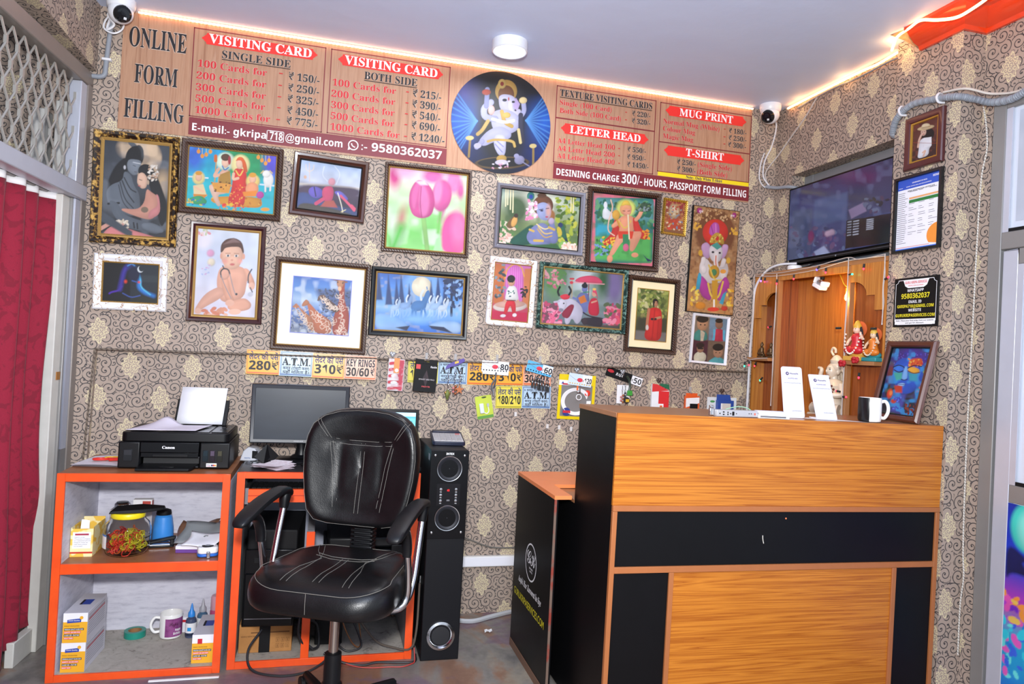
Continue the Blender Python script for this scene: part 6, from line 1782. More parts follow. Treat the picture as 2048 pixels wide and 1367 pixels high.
# ================================================================ computer desk
d_ = thing('computer_desk', 'low orange-framed computer desk behind the office chair', 'desk', (0.055, 2.78, 0))
MB().box(-.338, .006, .702, .338, .41, .722, mat('#2a2629', .35)).build('desk_top', d_, bevel=.001)
MB().box(-.338, .006, .0, -.314, .40, .7, GREYIN).build('side_panel', d_)
MB().box(.314, .006, .0, .338, .40, .7, GREYIN).build('side_panel', d_)
MB().box(-.313, .385, .03, .313, .398, .7, mat('#9fa3b4', .6)).build('back_panel', d_)
MB().box(-.313, .006, .0, .313, .384, .022, DUST).build('bottom_board', d_)
MB().box(-.078, .01, .0225, -.052, .384, .50, GREYIN).build('divider', d_)
MB().box(-.051, .05, .262, .313, .384, .280, GREYIN).build('inner_shelf', d_)
e = MB()
e.box(-.338, -.004, 0, -.310, .0055, .7225, ORANGE).box(.310, -.004, 0, .338, .0055, .7225, ORANGE)
e.box(-.310, -.004, .700, .310, .0055, .7225, ORANGE).box(-.310, -.004, 0, .310, .0055, .026, ORANGE).box(-.080, -.004, .026, -.050, .0055, .50, ORANGE)
e.build('orange_edging', d_, bevel=.001)
k_ = MB().box(-.296, -.006, .612, .296, .012, .660, ORANGE).box(-.296, -.0075, .636, .296, -.0062, .639, mat('#b8330f', .4)).build('keyboard_tray', d_, bevel=.0015)
MB().box(-.296, .0125, .628, .296, .24, .640, GREYIN).build('tray_board', k_)
MB().box(-.3095, .02, .60, -.297, .3, .66, STEEL).build('runner', k_)
MB().box(.297, .02, .60, .3095, .3, .66, STEEL).build('runner', k_)
o = thing('keyboard', 'black keyboard with a red mark in the desk tray', 'keyboard', (-.060, 2.80, .6405))
MB().box(-.18, .0, 0, .18, .13, .014, BLACKM).build('case_body', o, bevel=.002)
b = MB()
for r_ in range(5):
    for c_ in range(19):
        b.box(-.172 + c_ * .0182, .008 + r_ * .023, .0142, -.172 + c_ * .0182 + .0155, .026 + r_ * .023, .021, BLACKP)
b.build('keys', o)['kind'] = 'stuff'
MB().poly([(.062, .003), (.082, .003), (.075, .009), (.068, .011)], -.0008, mat('#c82030', .4)).build('red_mark', o)

m_ = thing('monitor', 'black flat monitor on the desk between printer and chair', 'monitor', (-.078, 3.02, .7225), rz=0)
BZ = mat('#2b2e36', .3)
MB().ring(.382, .236, [(0, 0), (0, .018), (.004, .022), (.015, .020), (.016, .016)], BZ, 0, .196).box(-.191, 0, .078, .191, .03, .314, BZ).build('bezel', m_, bevel=.0)
MB().box(-.14, .0302, .10, .14, .055, .28, BLACKP).build('rear_cover', m_, bevel=.01)
SCR = NT('switched_off_screen')
SCR.set(col=SCR.mix(SCR.noise(SCR.obj((1, 1, 3)), 7, 3), '#1f242c', '#2b333e'), rough=.32)
MB().box(-.176, -.0168, .092, .176, -.0162, .300, SCR.mat).build('screen', m_)
MB().text('SAMSUNG', -.020, .016, .0835, .0055, -.0212, mat('#d8d8dc', .4), 'S').build('brand_lettering', m_)
MB().lathe((.01, 0.03, .006), [(.024, .08), (.020, .05), (.026, .022), (.045, .010)], BLACKP, 20).build('neck', m_)
MB().lathe((0.01, .03, 0), [(0, 0), (.088, 0), (.090, .004), (.085, .009), (.03, .014), (0, .015)], BLACKP, 36).build('stand_base', m_)

l_ = thing('laptop', 'open black laptop with a lit screen behind the chair back', 'laptop', (.255, 2.99, .7225))
MB().box(-.145, -.17, 0, .145, .0, .016, BLACKM).build('keyboard_base', l_, bevel=.003)
MB().ring(.292, .208, [(0, -.004), (0, .004), (.012, .005), (.013, .003)], BLACKP, 0, .126).box(-.146, -.003, .022, .146, .005, .230, BLACKP).build('screen_lid', l_, bevel=.0)
scr = [('g','#6fd0e4', '#8fe0ec', '#a8e8f0'),('p',[(0,0),(100,0),(100,6),(0,6)],'#cfe8f4'),('p',[(0,7),(100,7),(100,9),(0,9)],'#5ab8d8')] + [('e',82 + i * 4,14,.9,.9,'#3f8aa0') for i in range(4)] + [('e',86 + i * 4,24,.9,.9,'#3f8aa0') for i in range(3)] + [('p',[(20,40),(80,40),(80,60),(20,60)],'#dff4f8'),('p',[(95,40),(98,40),(98,60),(95,60)],'#4a5a6a')]
artwork('screen', l_, .266, .182, scr, [(0, 0), (100, 0), (100, 70), (0, 70)], -.0042, M_SCREEN, cz=.126)
o = thing('fingerprint_scanner', 'white and silver desk scanner between printer and monitor', 'scanner', (-.262, 3.060, .7225), rz=-12)
MB().prism([(-.038, 0), (.038, 0), (.036, .030), (.020, .052), (-.006, .056), (-.024, .040)], -.03, .03, mat('#c9cad0', .35)).build('housing', o, bevel=.004)
MB().box(.012, -.0312, .012, .034, -.0302, .042, BLACKM).build('dark_panel', o)
MB().text('MANTRA', -.018, .006, .010, .005, -.0308, mat('#4a6a9a', .4), 'S').build('brand_lettering', o)
o = thing('star_ornament', 'black star-shaped ornament by the monitor foot', 'ornament', (-.197, 2.972, .7225), rz=20)
vs = [(0, 0, .078)] + [((.048 if i % 2 == 0 else .020) * math.cos(i * PI / 4), (.048 if i % 2 == 0 else .020) * math.sin(i * PI / 4), (.004 if i % 2 else .030)) for i in range(8)] + [(0, 0, 0)]
MB().add(vs, [(0, 1 + i, 1 + (i + 1) % 8) for i in range(8)] + [(9, 1 + (i + 1) % 8, 1 + i) for i in range(8)], BLACKM).build('body', o, angle=5)
o = thing('key_bunch', 'bunch of keys lying beside the star ornament', 'keys', (-.262, 2.985, .7225))
MB().tube([(.014 * math.cos(a), .014 * math.sin(a), .003) for a in np.linspace(0, 2 * PI, 13)[:-1]], .0014, STEEL, 6, 1, True).build('ring', o)
for i in range(3):
    MB(Matrix.Rotation(i * .7 - .5, 4, 'Z')).box(.014, -.007, .001 + i * .002, .028, .007, .003 + i * .002, STEEL).box(.028, -.003, .001 + i * .002, .05, .003, .003 + i * .002, STEEL).build('key', o)
o = thing('paper_stack', 'pinkish printed slips in a pile on the desk front', 'paper', (-.165, 2.895, .7225), rz=8)
for i in range(5):
    MB(Matrix.Rotation(i * .5 - 1, 4, 'Z')).grid(lambda a, b_: ((a - .5) * .15, (b_ - .5) * .085, .001 + i * .0022 + .006 * (a - .5) ** 2 * i), 4, 3, fleck('#e3d3da', '#efe6ec', 60, .4, .6, .7)).build('slip', o)
o = thing('mouse_cable', 'dark cable tangle at the monitor foot', 'cable', (-.030, 2.93, .7225))
MB().tube([(-.05, .06, .006), (-.02, .02, .004), (.02, -.01, .012), (.05, .01, .004), (.03, .04, .010), (-.01, .03, .004), (-.03, -.02, .006), (.03, -.04, .004)], .0032, BLACKM, 6).build('cord', o)

# ---- inside the desk
o = thing('carton', 'brown carton with black tape at the desk bottom left', 'box', (-.150, 2.86, .0225))
KRAFT = fleck('#a8743e', '#b88248', 12, .35, .65, .75)
MB().box(-.103, 0, 0, .090, .28, .108, KRAFT).build('carton_body', o, bevel=.002)
MB().box(-.030, -.0012, 0, .010, -.0004, .1085, BLACKM).box(-.030, -.0012, .1085, .010, .05, .1095, BLACKM).build('black_tape', o)
b = MB()
DKB = mat('#6a4420', .7)
for i in range(3):
    for j in range(2):
        x, z = .032 + i * .018, .016 + j * .022
        b.box(x, -.0008, z, x + .012, -.0003, z + .0008, DKB).box(x, -.0008, z + .015, x + .012, -.0003, z + .0158, DKB).box(x, -.0008, z, x + .0008, -.0003, z + .015, DKB).box(x + .0112, -.0008, z, x + .012, -.0003, z + .015, DKB).box(x + .005, -.0008, z + .003, x + .007, -.0003, z + .012, DKB)
b.box(-.06, -.0008, .074, .08, -.0003, .078, DKB).text('HANDLE WITH CARE', -.095, -.040, .060, .005, -.0008, DKB, 'S')
b.build('box_print', o)
t_ = thing('computer_tower', 'black computer tower standing on the brown carton', 'computer', (-.150, 2.835, .1320), rz=-4)
MB().box(-.092, .008, 0.004, .092, .33, .362, BLACKM).build('case_body', t_, bevel=.006)
MB().box(-.095, -.006, .0, .095, .008, .290, PBS).box(-.090, -.012, .006, .090, -.006, .20, PBS).build('front_panel', t_, bevel=.005)
MB().box(-.085, -.0128, .030, .085, -.0122, .033, mat('#8a8a90', .3, .6)).box(-.060, -.0072, .24, .06, -.0066, .26, BLACKM).build('front_trim', t_)
e_ = thing('printer', 'black printer inside the desk behind the chair back', 'printer', (.205, 2.83, .2805))
MB().box(-.165, .012, 0, .150, .32, .130, PBS).build('body', e_, bevel=.006)
MB().box(-.150, .03, .1305, .11, .31, .175, PB).build('scanner_lid', e_, bevel=.01)
MB().box(-.160, .004, .070, .090, .0115, .126, PBS).build('front_panel', e_, bevel=.003)
MB().box(.094, .002, .004, .150, .0115, .150, PB).build('ink_unit', e_, bevel=.003)
MB().box(-.158, .0022, .112, .085, .0036, .114, STEEL).text('EPSON', -.010, .040, .094, .012, .0025, mat('#b8b8bc', .4), 'S').text('EPSON', .104, .136, .098, .008, .0012, mat('#b8b8bc', .4), 'S').text('L380', .05, .062, .094, .006, .0025, mat('#b8b8bc', .4), 'N').box(.100, .0006, .092, .142, .0018, .0935, STEEL).build('brand_lettering', e_)
o = thing('power_adaptor', 'black power supply box on the desk floor behind the chair column', 'adapter', (.080, 2.90, .0225))
MB().box(-.055, 0, 0, .050, .10, .125, BLACKM).build('case_body', o, bevel=.004)
MB().lathe((.02, -.0005, .10), [(0, 0), (.005, 0), (.004, -.002), (0, -.002)], STEEL, 12, 'y').build('screw', o)
o = thing('white_box', 'white flat box edge lying on the black power supply', 'box', (.095, 2.90, .1478))
MB().box(-.07, 0, 0, .09, .12, .020, WHITE).build('carton', o, bevel=.001)
C1, C2, C3 = mat('#222226', .5), mat('#8a5a34', .5), mat('#b83a34', .5)
GC = 'loose cables under the desk'


def cable(label, pts, r, m, name='power_cable', group=GC):
    o = MB().tube(pts, r, m, 8, 8).build(name)
    return tag(o, label, 'cable', group)


cable('thick black cable looping out over the floor left of the chair column', [(-.17, 2.83, .12), (-.21, 2.77, .07), (-.19, 2.72, .02), (-.10, 2.69, .006), (-.01, 2.70, .006), (.05, 2.73, .02), (.10, 2.78, .045), (.12, 2.84, .05)], .0045, C1)
cable('black cable hanging in loops beside the desk divider', [(-.03, 2.80, .20), (-.035, 2.775, .12), (0, 2.79, .06), (.04, 2.83, .05), (.03, 2.86, .12), (-.01, 2.84, .14), (-.02, 2.80, .09), (.02, 2.80, .05)], .0045, C1)
cable('brown wire loop right of the power supply', [(.11, 2.90, .20), (.13, 2.86, .12), (.17, 2.83, .05), (.20, 2.84, .04), (.19, 2.88, .12), (.16, 2.92, .20)], .0026, C2)
cable('grey-brown cable running along the desk bottom to the right', [(.17, 2.90, .17), (.20, 2.86, .12), (.26, 2.83, .055), (.32, 2.80, .040), (.385, 2.765, .045), (.405, 2.758, .12), (.408, 2.758, .30)], .0042, mat('#5a5148', .5))
cable('black cable lying along the front of the desk', [(.06, 2.76, .05), (.12, 2.745, .02), (.20, 2.735, .006), (.26, 2.742, .010), (.33, 2.74, .006), (.40, 2.738, .006), (.412, 2.80, .006)], .0045, C1)
cable('thin red and yellow wire pair on the floor right of the desk', [(.10, 2.77, .035), (.15, 2.735, .012), (.22, 2.715, .004), (.30, 2.71, .004), (.35, 2.705, .004), (.385, 2.715, .008), (.40, 2.73, .012), (.40, 2.76, .05)], .0022, C3)
cable('black cable loop on the desk floor behind the adapter', [(.15, 2.88, .16), (.19, 2.85, .08), (.20, 2.82, .04), (.15, 2.81, .03), (.11, 2.83, .05)], .0040, C1)

# ================================================================ tower speaker and calculator
s_ = thing('tower_speaker', 'tall black tower loudspeaker right of the desk', 'speaker', (.499, 2.745, 0))
SB = mat('#0d0e13', .45, spec=.3)
MB().box(-.075, .004, 0, .075, .36, .82, SB).build('cabinet', s_, bevel=.003)
MB().box(-.0752, -.003, .475, .0752, .0035, .818, PBS).build('front_plate', s_, bevel=.001)
for z in (.748, .556):
    dv = MB().lathe((.0, -.0035, z), [(.045, .0), (.047, -.003), (.0495, -.0035), (.051, 0)], CHROME, 40, 'y', False).build('driver', s_)
    MB().lathe((0, -.0035, z), [(.0448, 0), (.042, -.004), (.034, .001), (.014, .004), (0, .0)], mat('#22232a', .55), 36, 'y', False).build('cone', dv)
for x in (-.058, .058):
    for z in (.800, .500):
        MB().lathe((x, -.0035, z), [(0, -.006), (.0045, -.004), (.005, 0)], CHROME, 12, 'y', False).build('screw', s_)
MB().box(-.046, -.0042, .605, .046, -.0032, .690, mat('#101014', .2)).build('control_panel', s_)
b = MB()
for i in range(3):
    for x in (-.030, .030):
        b.lathe((x, -.0045, .668 - i * .022), [(0, -.004), (.0052, -.003), (.0056, 0)], CHROME, 12, 'y', False)
b.build('control_button', s_)
MB().text('45', -.006, .004, .660, .008, -.0047, glow('#e01a20', 1.2), 'S').build('red_display', s_)
b = MB().text('INTEX', -.016, .016, .802, .008, -.0036, WHITE, 'S', .01)
for i in range(3):
    b.text('VOL', -.034, -.026, .656 - i * .022, .003, -.0047, WHITE, 'S').text('EQ', .027, .034, .656 - i * .022, .003, -.0047, WHITE, 'S')
b.box(-.006, -.0052, .622, .006, -.0044, .628, STEEL)
b.build('lettering', s_)
MB().lathe((.0, .0035, .096), [(.056, 0), (.055, -.006), (.046, -.009), (.040, -.004), (.036, .006)], CHROME, 40, 'y', False).build('port_ring', s_)
MB().lathe((0, .0025, .096), [(.0355, 0), (.030, -.0005), (.0, .0)], mat('#1d1e22', .6), 32, 'y', False).build('port', s_)
MB().tube([(-.0765, .10, .30), (-.080, .085, .25), (-.080, .083, .14), (-.0765, .10, .09)], .012, PBS, 10).build('side_port', s_)
MB().box(-.0758, .03, .775, -.0752, .06, .80, GREYPL).build('side_plate', s_)
c_ = thing('calculator', 'dark blue desk calculator lying on the tower speaker', 'calculator', (.520, 2.955, .8205), rz=-4)
CT = Matrix.Rotation(math.radians(7), 4, 'X')
NAVY = mat('#1f2438', .35)
MB(CT).slab([(x, y) for x, y in rrect(.135, .185, .012, 4)], .0115, .028, NAVY).build('case_body', c_, bevel=.003)
MB().box(-.05, .05, 0, .05, .08, .020, NAVY).build('rear_foot', c_)
MB(CT).box(-.058, .052, .0284, .058, .082, .036, NAVY).build('display_hood', c_, bevel=.002)
MB(CT).box(-.060, -.086, .0283, .060, .048, .0296, mat('#c9c5c4', .4)).build('key_plate', c_)
b = MB(CT)
for i in range(5):
    for j in range(5):
        b.box(-.056 + i * .0228, -.082 + j * .025, .0298, -.056 + i * .0228 + .019, -.082 + j * .025 + .019, .0325, mat('#a8a6a8' if (i, j) != (4, 4) else '#c87a7a', .4))
b.build('keys', c_)['kind'] = 'stuff'

# ================================================================ reception counter
LAM = wood('#9c5110', '#c87c28', 'x', 5, 46, .3, 'orange_laminate')
LAMV = wood('#8a4a1c', '#a8642e', 'z', 5, 40, .3, 'brown_laminate')
TRIMW = mat('#a8663a', .4, var=.1)
CBLK = mat('#0b0b0d', .42, spec=.22, var=.2)
TOPW = mat('#9c6a48', .3, var=.08)
k_ = thing('reception_counter', 'black and orange-wood reception counter on the right', 'counter', (.885, 2.055, 0), rot=(0, math.radians(.55), 0))
D1, D2, LX = .334, .53, 1.250
b = MB()
b.add([(x, y, z) for x in (0, .018) for y, z in ((.004, .018), (D2, .018), (D2, .69), (D1, .69), (D1, 1.028), (.004, 1.028))], [(0, 1, 2, 3, 4, 5), (11, 10, 9, 8, 7, 6)] + [(i, 6 + i, 6 + (i + 1) % 6, (i + 1) % 6) for i in range(6)], CBLK)
b.build('side_panel', k_)
b = MB()
b.box(LX - .018, .004, .018, LX, .280, 1.028, CBLK)
b.build('side_panel', k_)
MB().slab([(-.002, .004), (LX + .002, .004), (LX + .002, .282), (LX - .06, .282), (LX - .06, D1 + .004), (-.002, D1 + .004)], 1.0285, 1.0445, TOPW).build('counter_top', k_, bevel=.0015)
MB().box(-.001, D1 + .001, .6905, LX - .3, D2 + .0005, .702, TOPW).box(.0185, D1 + .001, .672, LX - .3, D2, .6895, TOPW).build('work_surface', k_)
MB().box(.0185, D1 - .016, .30, LX - .062, D1 - .001, 1.027, LAMV).build('rear_panel', k_)
MB().box(-.001, -.006, .757, LX + .001, .0035, 1.0446, LAM).build('upper_panel', k_)
MB().box(.016, -.003, .566, LX - .016, .0035, .738, CBLK).build('black_panel', k_)
MB().box(.016, -.003, .018, .205, .0035, .545, CBLK).build('black_panel', k_)
MB().box(1.078, -.003, .018, LX - .016, .0035, .545, CBLK).build('black_panel', k_)
MB().box(.222, -.004, .018, 1.060, .0035, .546, LAM).build('center_panel', k_)
b = MB()
b.box(0, -.010, .739, LX, .0034, .7565, TRIMW).box(.0155, -.0098, .546, LX - .0155, .0034, .5655, TRIMW)
b.box(0, -.0099, .018, .0155, .0034, .7385, TRIMW).box(LX - .0155, -.0099, .018, LX, .0034, .7385, TRIMW)
b.box(.2055, -.0097, .018, .2215, .0034, .5455, TRIMW).box(1.0605, -.0097, .018, 1.0775, .0034, .5455, TRIMW)
b.build('trim_strip', k_, bevel=.001)
MB().lathe((.625, -.0035, .716), [(0, -.0006), (.003, -.0004), (.003, 0)], mat('#e07a4a', .5), 10, 'y', False).tube([(.540, -.0034, .660), (.541, -.0036, .648), (.545, -.0034, .634)], .0016, mat('#c9c5bc', .5), 5).build('paint_fleck', k_)

g_ = thing('black_cabinet', 'low black cabinet with an orange top and round white monogram', 'cabinet', (.815, 2.868, 0), rz=-90)
b = MB()
b.box(0, 0, 0, .484, .016, .703, CBLK)
b.build('side_panel', g_, bevel=.001)
b = MB()
b.box(-.004, 0.0, .7035, .280, .80, .717, mat('#f08a52', .35)).box(.280, 0.0, .7035, .486, .0640, .717, mat('#f08a52', .35))
b.build('orange_top', g_)
b = MB().box(0, .0165, 0, .015, .80, .703, CBLK).box(.247, .0695, 0, .262, .80, .703, CBLK).box(.0155, .782, 0, .2465, .80, .703, CBLK)
b.build('carcass', g_)
MB().box(.4845, 0, 0, .4865, .009, .703, fleck('#6e5a4e', '#8a3528', 12, .5, .6, .6)).build('raw_edge', g_)
MB().box(.005, -.003, 0, .48, -.0005, .030, mat('#7a5a48', .5)).build('skirting', g_)
b = MB()
LC, LR = (.243, .409), .072
for a in range(48):
    a0, a1 = 2 * PI * a / 48, 2 * PI * (a + 1) / 48
    b.quad(*[(LC[0] + r_ * math.cos(t_) * 1.02, -.0008, LC[1] + r_ * math.sin(t_)) for r_, t_ in ((LR, a0), (LR, a1), (LR - .006, a1), (LR - .006, a0))], WHITE)
b.build('logo_ring', g_)
b = MB()
b.text('G', .190, .243, .400, .050, -.0008, WHITE, 'K').text('K', .238, .305, .400, .050, -.0008, WHITE, 'K')
b.text('GURU KRIPA', .225, .272, .382, .007, -.0008, WHITE, 'S').text('SERVICES', .232, .268, .371, .006, -.0008, WHITE, 'S')
b.text('Aapki Har Zaroorat ke liye', .082, .392, .292, .024, -.0008, WHITE, 'I', .006)
b.build('logo_lettering', g_)
MB().text('GURUKRIPASERVICES.COM', .030, .436, .226, .027, -.0008, mat('#e8dc2a', .45), 'N', .006).build('yellow_lettering', g_)

# ---- on the counter (top near z 1.04, falling slightly to the right)
def ct(x):
    return 1.0448 - (x - .885) * math.tan(math.radians(.55)) + .0006


o = thing('switch_strip', 'silver metal strip with small ports lying on the counter', 'device', (1.328, 2.083, ct(1.328)), rz=1)
SILV = mat('#c6c6ca', .3, .5)
MB().box(-.077, -.012, 0, .077, .012, .022, SILV).build('housing', o, bevel=.0015)
b = MB()
for x, w_, z0, z1 in ((-.066, .004, .008, .012), (-.052, .006, .005, .009), (-.052, .006, .013, .017), (-.036, .004, .005, .010), (-.036, .004, .012, .016), (-.026, .004, .008, .012), (-.016, .008, .004, .017), (-.004, .003, .009, .012), (.044, .003, .010, .013), (.052, .003, .010, .013), (.066, .006, .007, .014)):
    b.box(x - w_ / 2, -.0126, z0, x + w_ / 2, -.0121, z1, BLACKM if x < .06 else mat('#c86a5a', .4))
b.build('ports', o)
o = thing('lighter', 'small chrome lighter standing by the metal strip', 'lighter', (1.242, 2.090, ct(1.242)))
MB().box(-.008, -.006, 0, .008, .006, .026, CHROME).build('body', o, bevel=.003)
MB().box(-.007, -.005, .0262, .007, .005, .034, CHROME).build('cap', o, bevel=.002)
o = thing('adapter', 'white rectangular plastic box with a wire, on the counter', 'adapter', (1.462, 2.082, ct(1.462)), rz=-14)
MB().box(-.052, -.030, 0, .052, .030, .012, WHITE).build('case_base', o, bevel=.002)
MB().box(-.050, -.028, .0123, .050, .028, .023, WHITEP).build('lid', o, bevel=.004)
MB().box(-.046, -.0306, .003, .040, -.0301, .009, mat('#6a6a70', .4)).build('front_slot', o)
MB().tube([(-.052, .01, .012), (-.075, .02, .028), (-.11, .025, .030), (-.16, .028, .014)], .0018, mat('#8fb89a', .4), 6).build('cord', o)


def standee(x, y, rz, lean, w, h, label, logo, corner):
    o = thing('payment_standee', label, 'sign', (x, y, ct(x)), rz=rz)
    T = Matrix.Rotation(math.radians(-lean), 4, 'X')
    pts = rrect(w, h, corner, 4, 0, h / 2)
    MB(T).prism(pts, 0, .003, mat('#d6d5e0', .4)).build('plate', o, bevel=.0006)
    MB().box(-w / 2 + .01, .004 + .0, 0, w / 2 - .01, .05 + h * .2 * math.sin(math.radians(lean)), .003, mat('#e8e8ee', .3)).build('foot', o)
    VIO = mat('#4a3a6a', .5)
    b = MB(T)
    b.lathe((-w * .22, -.0003, h * .865), [(0, 0), (.006, 0), (.006, -.0004), (0, -.0004)], VIO, 20, 'y')
    b.lathe((-w * .22, -.0010, h * .865), [(0, 0), (.0022, 0), (.0022, -.0004), (0, -.0004)], WHITE, 12, 'y')
    b.text('PhonePe', -w * .10, w * .30, h * .850, h * .030, -.0008, VIO, 'S')
    b.text('ACCEPTED HERE', -w * .20, w * .26, h * .76, h * .020, -.0008, mat('#6a5a90', .5), 'S')
    b.text('Scan & Pay Using PhonePe App', -w * .40, w * .42, h * .675, h * .016, -.0008, mat('#55556a', .5), 'N')
    b.text(logo, -w * .10, w * .36, h * .13, h * .018, -.0008, mat('#55556a', .5), 'N')
    b.build('lettering', o)
    return o


standee(1.587, 2.125, -4, 11, .080, .180, 'taller clean white payment standee, left of the two on the counter', 'GURU KRIPA SERVICES', .009)
standee(1.722, 2.128, -6, 23, .080, .168, 'dog-eared white payment standee leaning right of the taller one', 'GURUKRIPA', .003)
o = MB().add([(1.60, 2.15, 0), (1.72, 2.09, 0), (1.85, 2.065, 0), (1.80, 2.12, 0), (1.70, 2.18, 0)], [(0, 1, 2, 3, 4)], WHITE).build('paper_sheet')
for v in o.data.vertices:
    v.co.z = ct(v.co.x) - .0003
tag(o, 'thin white paper sheet lying under the payment standees', 'paper')

o = thing('mug', 'half black, half white mug standing on the counter', 'mug', (1.872, 2.098, ct(1.872)), rz=-14)
prof_o = [(0, .001), (.033, .001), (.036, .003), (.038, .010), (.038, .082), (.037, .085)]
T_ = []
bk_, wh_ = MB(), MB()
n = 40
for mb_, a0, a1, m_ in ((bk_, PI * .37, PI * 1.345, mat('#141416', .25)), (wh_, -PI * .655, PI * .37, CERAM)):
    vs = [(r_ * math.cos(a), r_ * math.sin(a), z) for r_, z in prof_o for a in np.linspace(a0, a1, n)]
    mb_.add(vs, [(j * n + i, j * n + i + 1, (j + 1) * n + i + 1, (j + 1) * n + i) for j in range(len(prof_o) - 1) for i in range(n - 1)], m_)
bk_.build('black_half', o)
wh_.build('white_half', o)
MB().lathe((0, 0, 0), [(.0369, .0852), (.0345, .083), (.0345, .010), (.030, .006), (0, .006)], CERAM, 40, cap=False).build('inside', o)
MB().tube([(.037, -.004, .072), (.052, -.006, .074), (.061, -.007, .058), (.061, -.007, .036), (.050, -.006, .016), (.037, -.004, .017)], .0058, CERAM, 10).build('handle', o)

# leaning painting on the counter's right end
BROWNF = mat('#5a2f22', .22, coat=.4)
LEAN = math.degrees(math.atan2(.075, .30))
o = thing('picture_frame', 'brown framed colourful face painting leaning on the wall above the counter', 'picture', (2.048, 2.172, ct(2.048) + .001), rot=(math.radians(-LEAN), 0, math.radians(-90)))
FW, FH = .228, .305
cm = Matrix.Translation((0, 0, FH / 2))
MB(cm).ring(FW, FH, [(0, 0), (0, .012), (.006, .018), (.018, .016), (.022, .010), (.022, .002)], BROWNF).build('frame', o, angle=25)
MB(cm).ring(FW - .044, FH - .044, [(-.001, .002), (-.001, .010), (.004, .009), (.004, .001)], BLACKP).build('inner_lip', o)
MB(cm).box(-FW / 2 + .008, -.0004, -FH / 2 + .008, FW / 2 - .008, .001, FH / 2 - .008, BRCARD).build('backing', o)
bud = [('g','#2a3a50', '#3a3f6a', '#2f3450', '#2a2a3a', '#3a2f3a', '#2f2a34'),('b',60,.5,.5,'#3f3a8a'),('b',34,.58,.4,'#6a8a4a'),('p',[(840,940),(950,860),(960,1100),(850,1160)],'#5a7a3a', 50),('s',30,(850,940,935,1100),(6,16), ['#8aa040', '#c8c060', '#e0603a', '#4a6a30']),
       ('e',790,850,140,90,'#4a2f8a', 0,40),('b',30,.5,.5,'#2a3aa0'),('s',50,(660,800,940,880),(3,7), ['#6a5ad0', '#3a2a70', '#8a7ae0']),('p',[(560,1190),(690,1130),(830,1130),(870,1270),(560,1240)],'#2b2a36', 20),('p',[(690,1100),(770,1110),(740,1250),(660,1240)],'#4a4aa0', 20),('e',640,960,26,70,'#7a3a3a', 0,20),
       ('p',[(670,880),(720,840),(800,840),(880,870),(895,960),(870,1050),(800,1105),(720,1110),(680,1040),(655,960)],'#2f5ac8', 10),('b',34,.5,.7,'#3aa0e8'),('p',[(775,880),(790,845),(885,835),(880,900),(830,890),(790,920)],'#d8582a', 10),('s',20,(780,845,885,900),(5,12), ['#f08a3a', '#c83a2a', '#e8b050']),('p',[(665,920),(700,890),(745,900),(740,950),(680,960)],'#3a7ae0', 10),('p',[(665,950),(735,950),(735,1000),(690,1010)],'#48b0a0', 14),('p',[(780,950),(850,950),(850,1010),(790,1010)],'#3a9ab0', 18),('p',[(680,1050),(740,1040),(740,1100),(690,1100)],'#c8402a', 14),('e',820,930,46,24,'#e8a838', 8,6),('l',[(775,935),(820,955),(865,945)],6,'#5a2a1a'),
       ('l',[(668,930),(705,950),(745,935)],7,'#16204a'),('l',[(660,910),(700,892),(745,905),(760,940)],7,'#1a1f40'),('l',[(775,915),(820,892),(880,900)],7,'#2a1a30'),('p',[(752,900),(770,900),(778,990),(755,1008),(728,995)],'#7fb4f0', 8),('l',[(728,1000),(752,1008),(775,998)],7,'#1f2a6a'),('p',[(700,1035),(745,1025),(765,1036),(745,1052),(705,1045)],'#9ac4f0', 6),('l',[(695,1038),(765,1038)],4,'#24307a'),('e',648,1110,22,36,'#e0482a', 10,10),('e',655,1105,12,18,'#f08a4a', 10,8),('e',680,1165,20,16,'#c8402a', 0,10),('s',26,(770,1180,850,1260),(5,14), ['#7a2a2a', '#4a2030', '#8a3a2a']),('s',20,(680,1130,740,1220),(4,10), ['#6a7af0', '#3a4ac0'])]
BZ_ = artwork('picture', o, FW - .050, FH - .050, bud, [(645, 765), (950, 765), (835, 1270), (560, 1250)], -.0030, cz=FH / 2, cell=.0014)

# ================================================================ little wooden temple against the right wall
TW = wood('#a8642a', '#c8863e', 'z', 5, 40, .3, 'temple_laminate')
TWD = wood('#7c3810', '#9a5220', 'z', 5, 40, .3, 'temple_back')
TWC = wood('#9a5219', '#b9712b', 'z', 5, 40, .3, 'temple_middle')
TWL = mat('#a87449', .4, var=.12)
mrz = math.degrees(math.atan2(-.865, .045))
t_ = thing('home_temple', 'tall wooden home temple cabinet in the corner under the television', 'temple', (2.104, 3.182, 0), rz=mrz)
MW, MT = .836, 1.676
X1, X2 = .188, .634      # divider positions
b = MB().box(0, .004, 0, .012, .085, MT - .02, TW).build('side_panel', t_)
b = MB().box(MW - .012, .004, 0, MW, .030, MT - .02, TW).build('side_panel', t_)
MB().box(X1 - .012, 0, 0, X1, .024, MT - .02, TWL).build('divider', t_, bevel=.001)
MB().box(X2, 0, 0, X2 + .012, .024, MT - .02, TWL).build('divider', t_, bevel=.001)
MB().box(.0125, .072, .0, X1, .080, MT - .02, TWD).box(X1 - .011, .0245, 0, X1 - .006, .0715, MT - .02, TWD).box(X1 + .0005, .072, 0, X1 + .004, .1115, MT - .02, TWD).box(X1, .112, .0, X2 + .01, .118, MT - .02, TWC).box(X2 + .0105, .030, 0, MW - .0125, .036, MT - .02, TWD).build('back_panel', t_)
MB().box(0, 0, MT - .019, X1, .080, MT, TWL).box(X1, 0, MT - .019, X2 + .01, .118, MT, TWL).box(X2 + .01, 0, MT - .019, MW, .036, MT, TWL).build('top_board', t_)
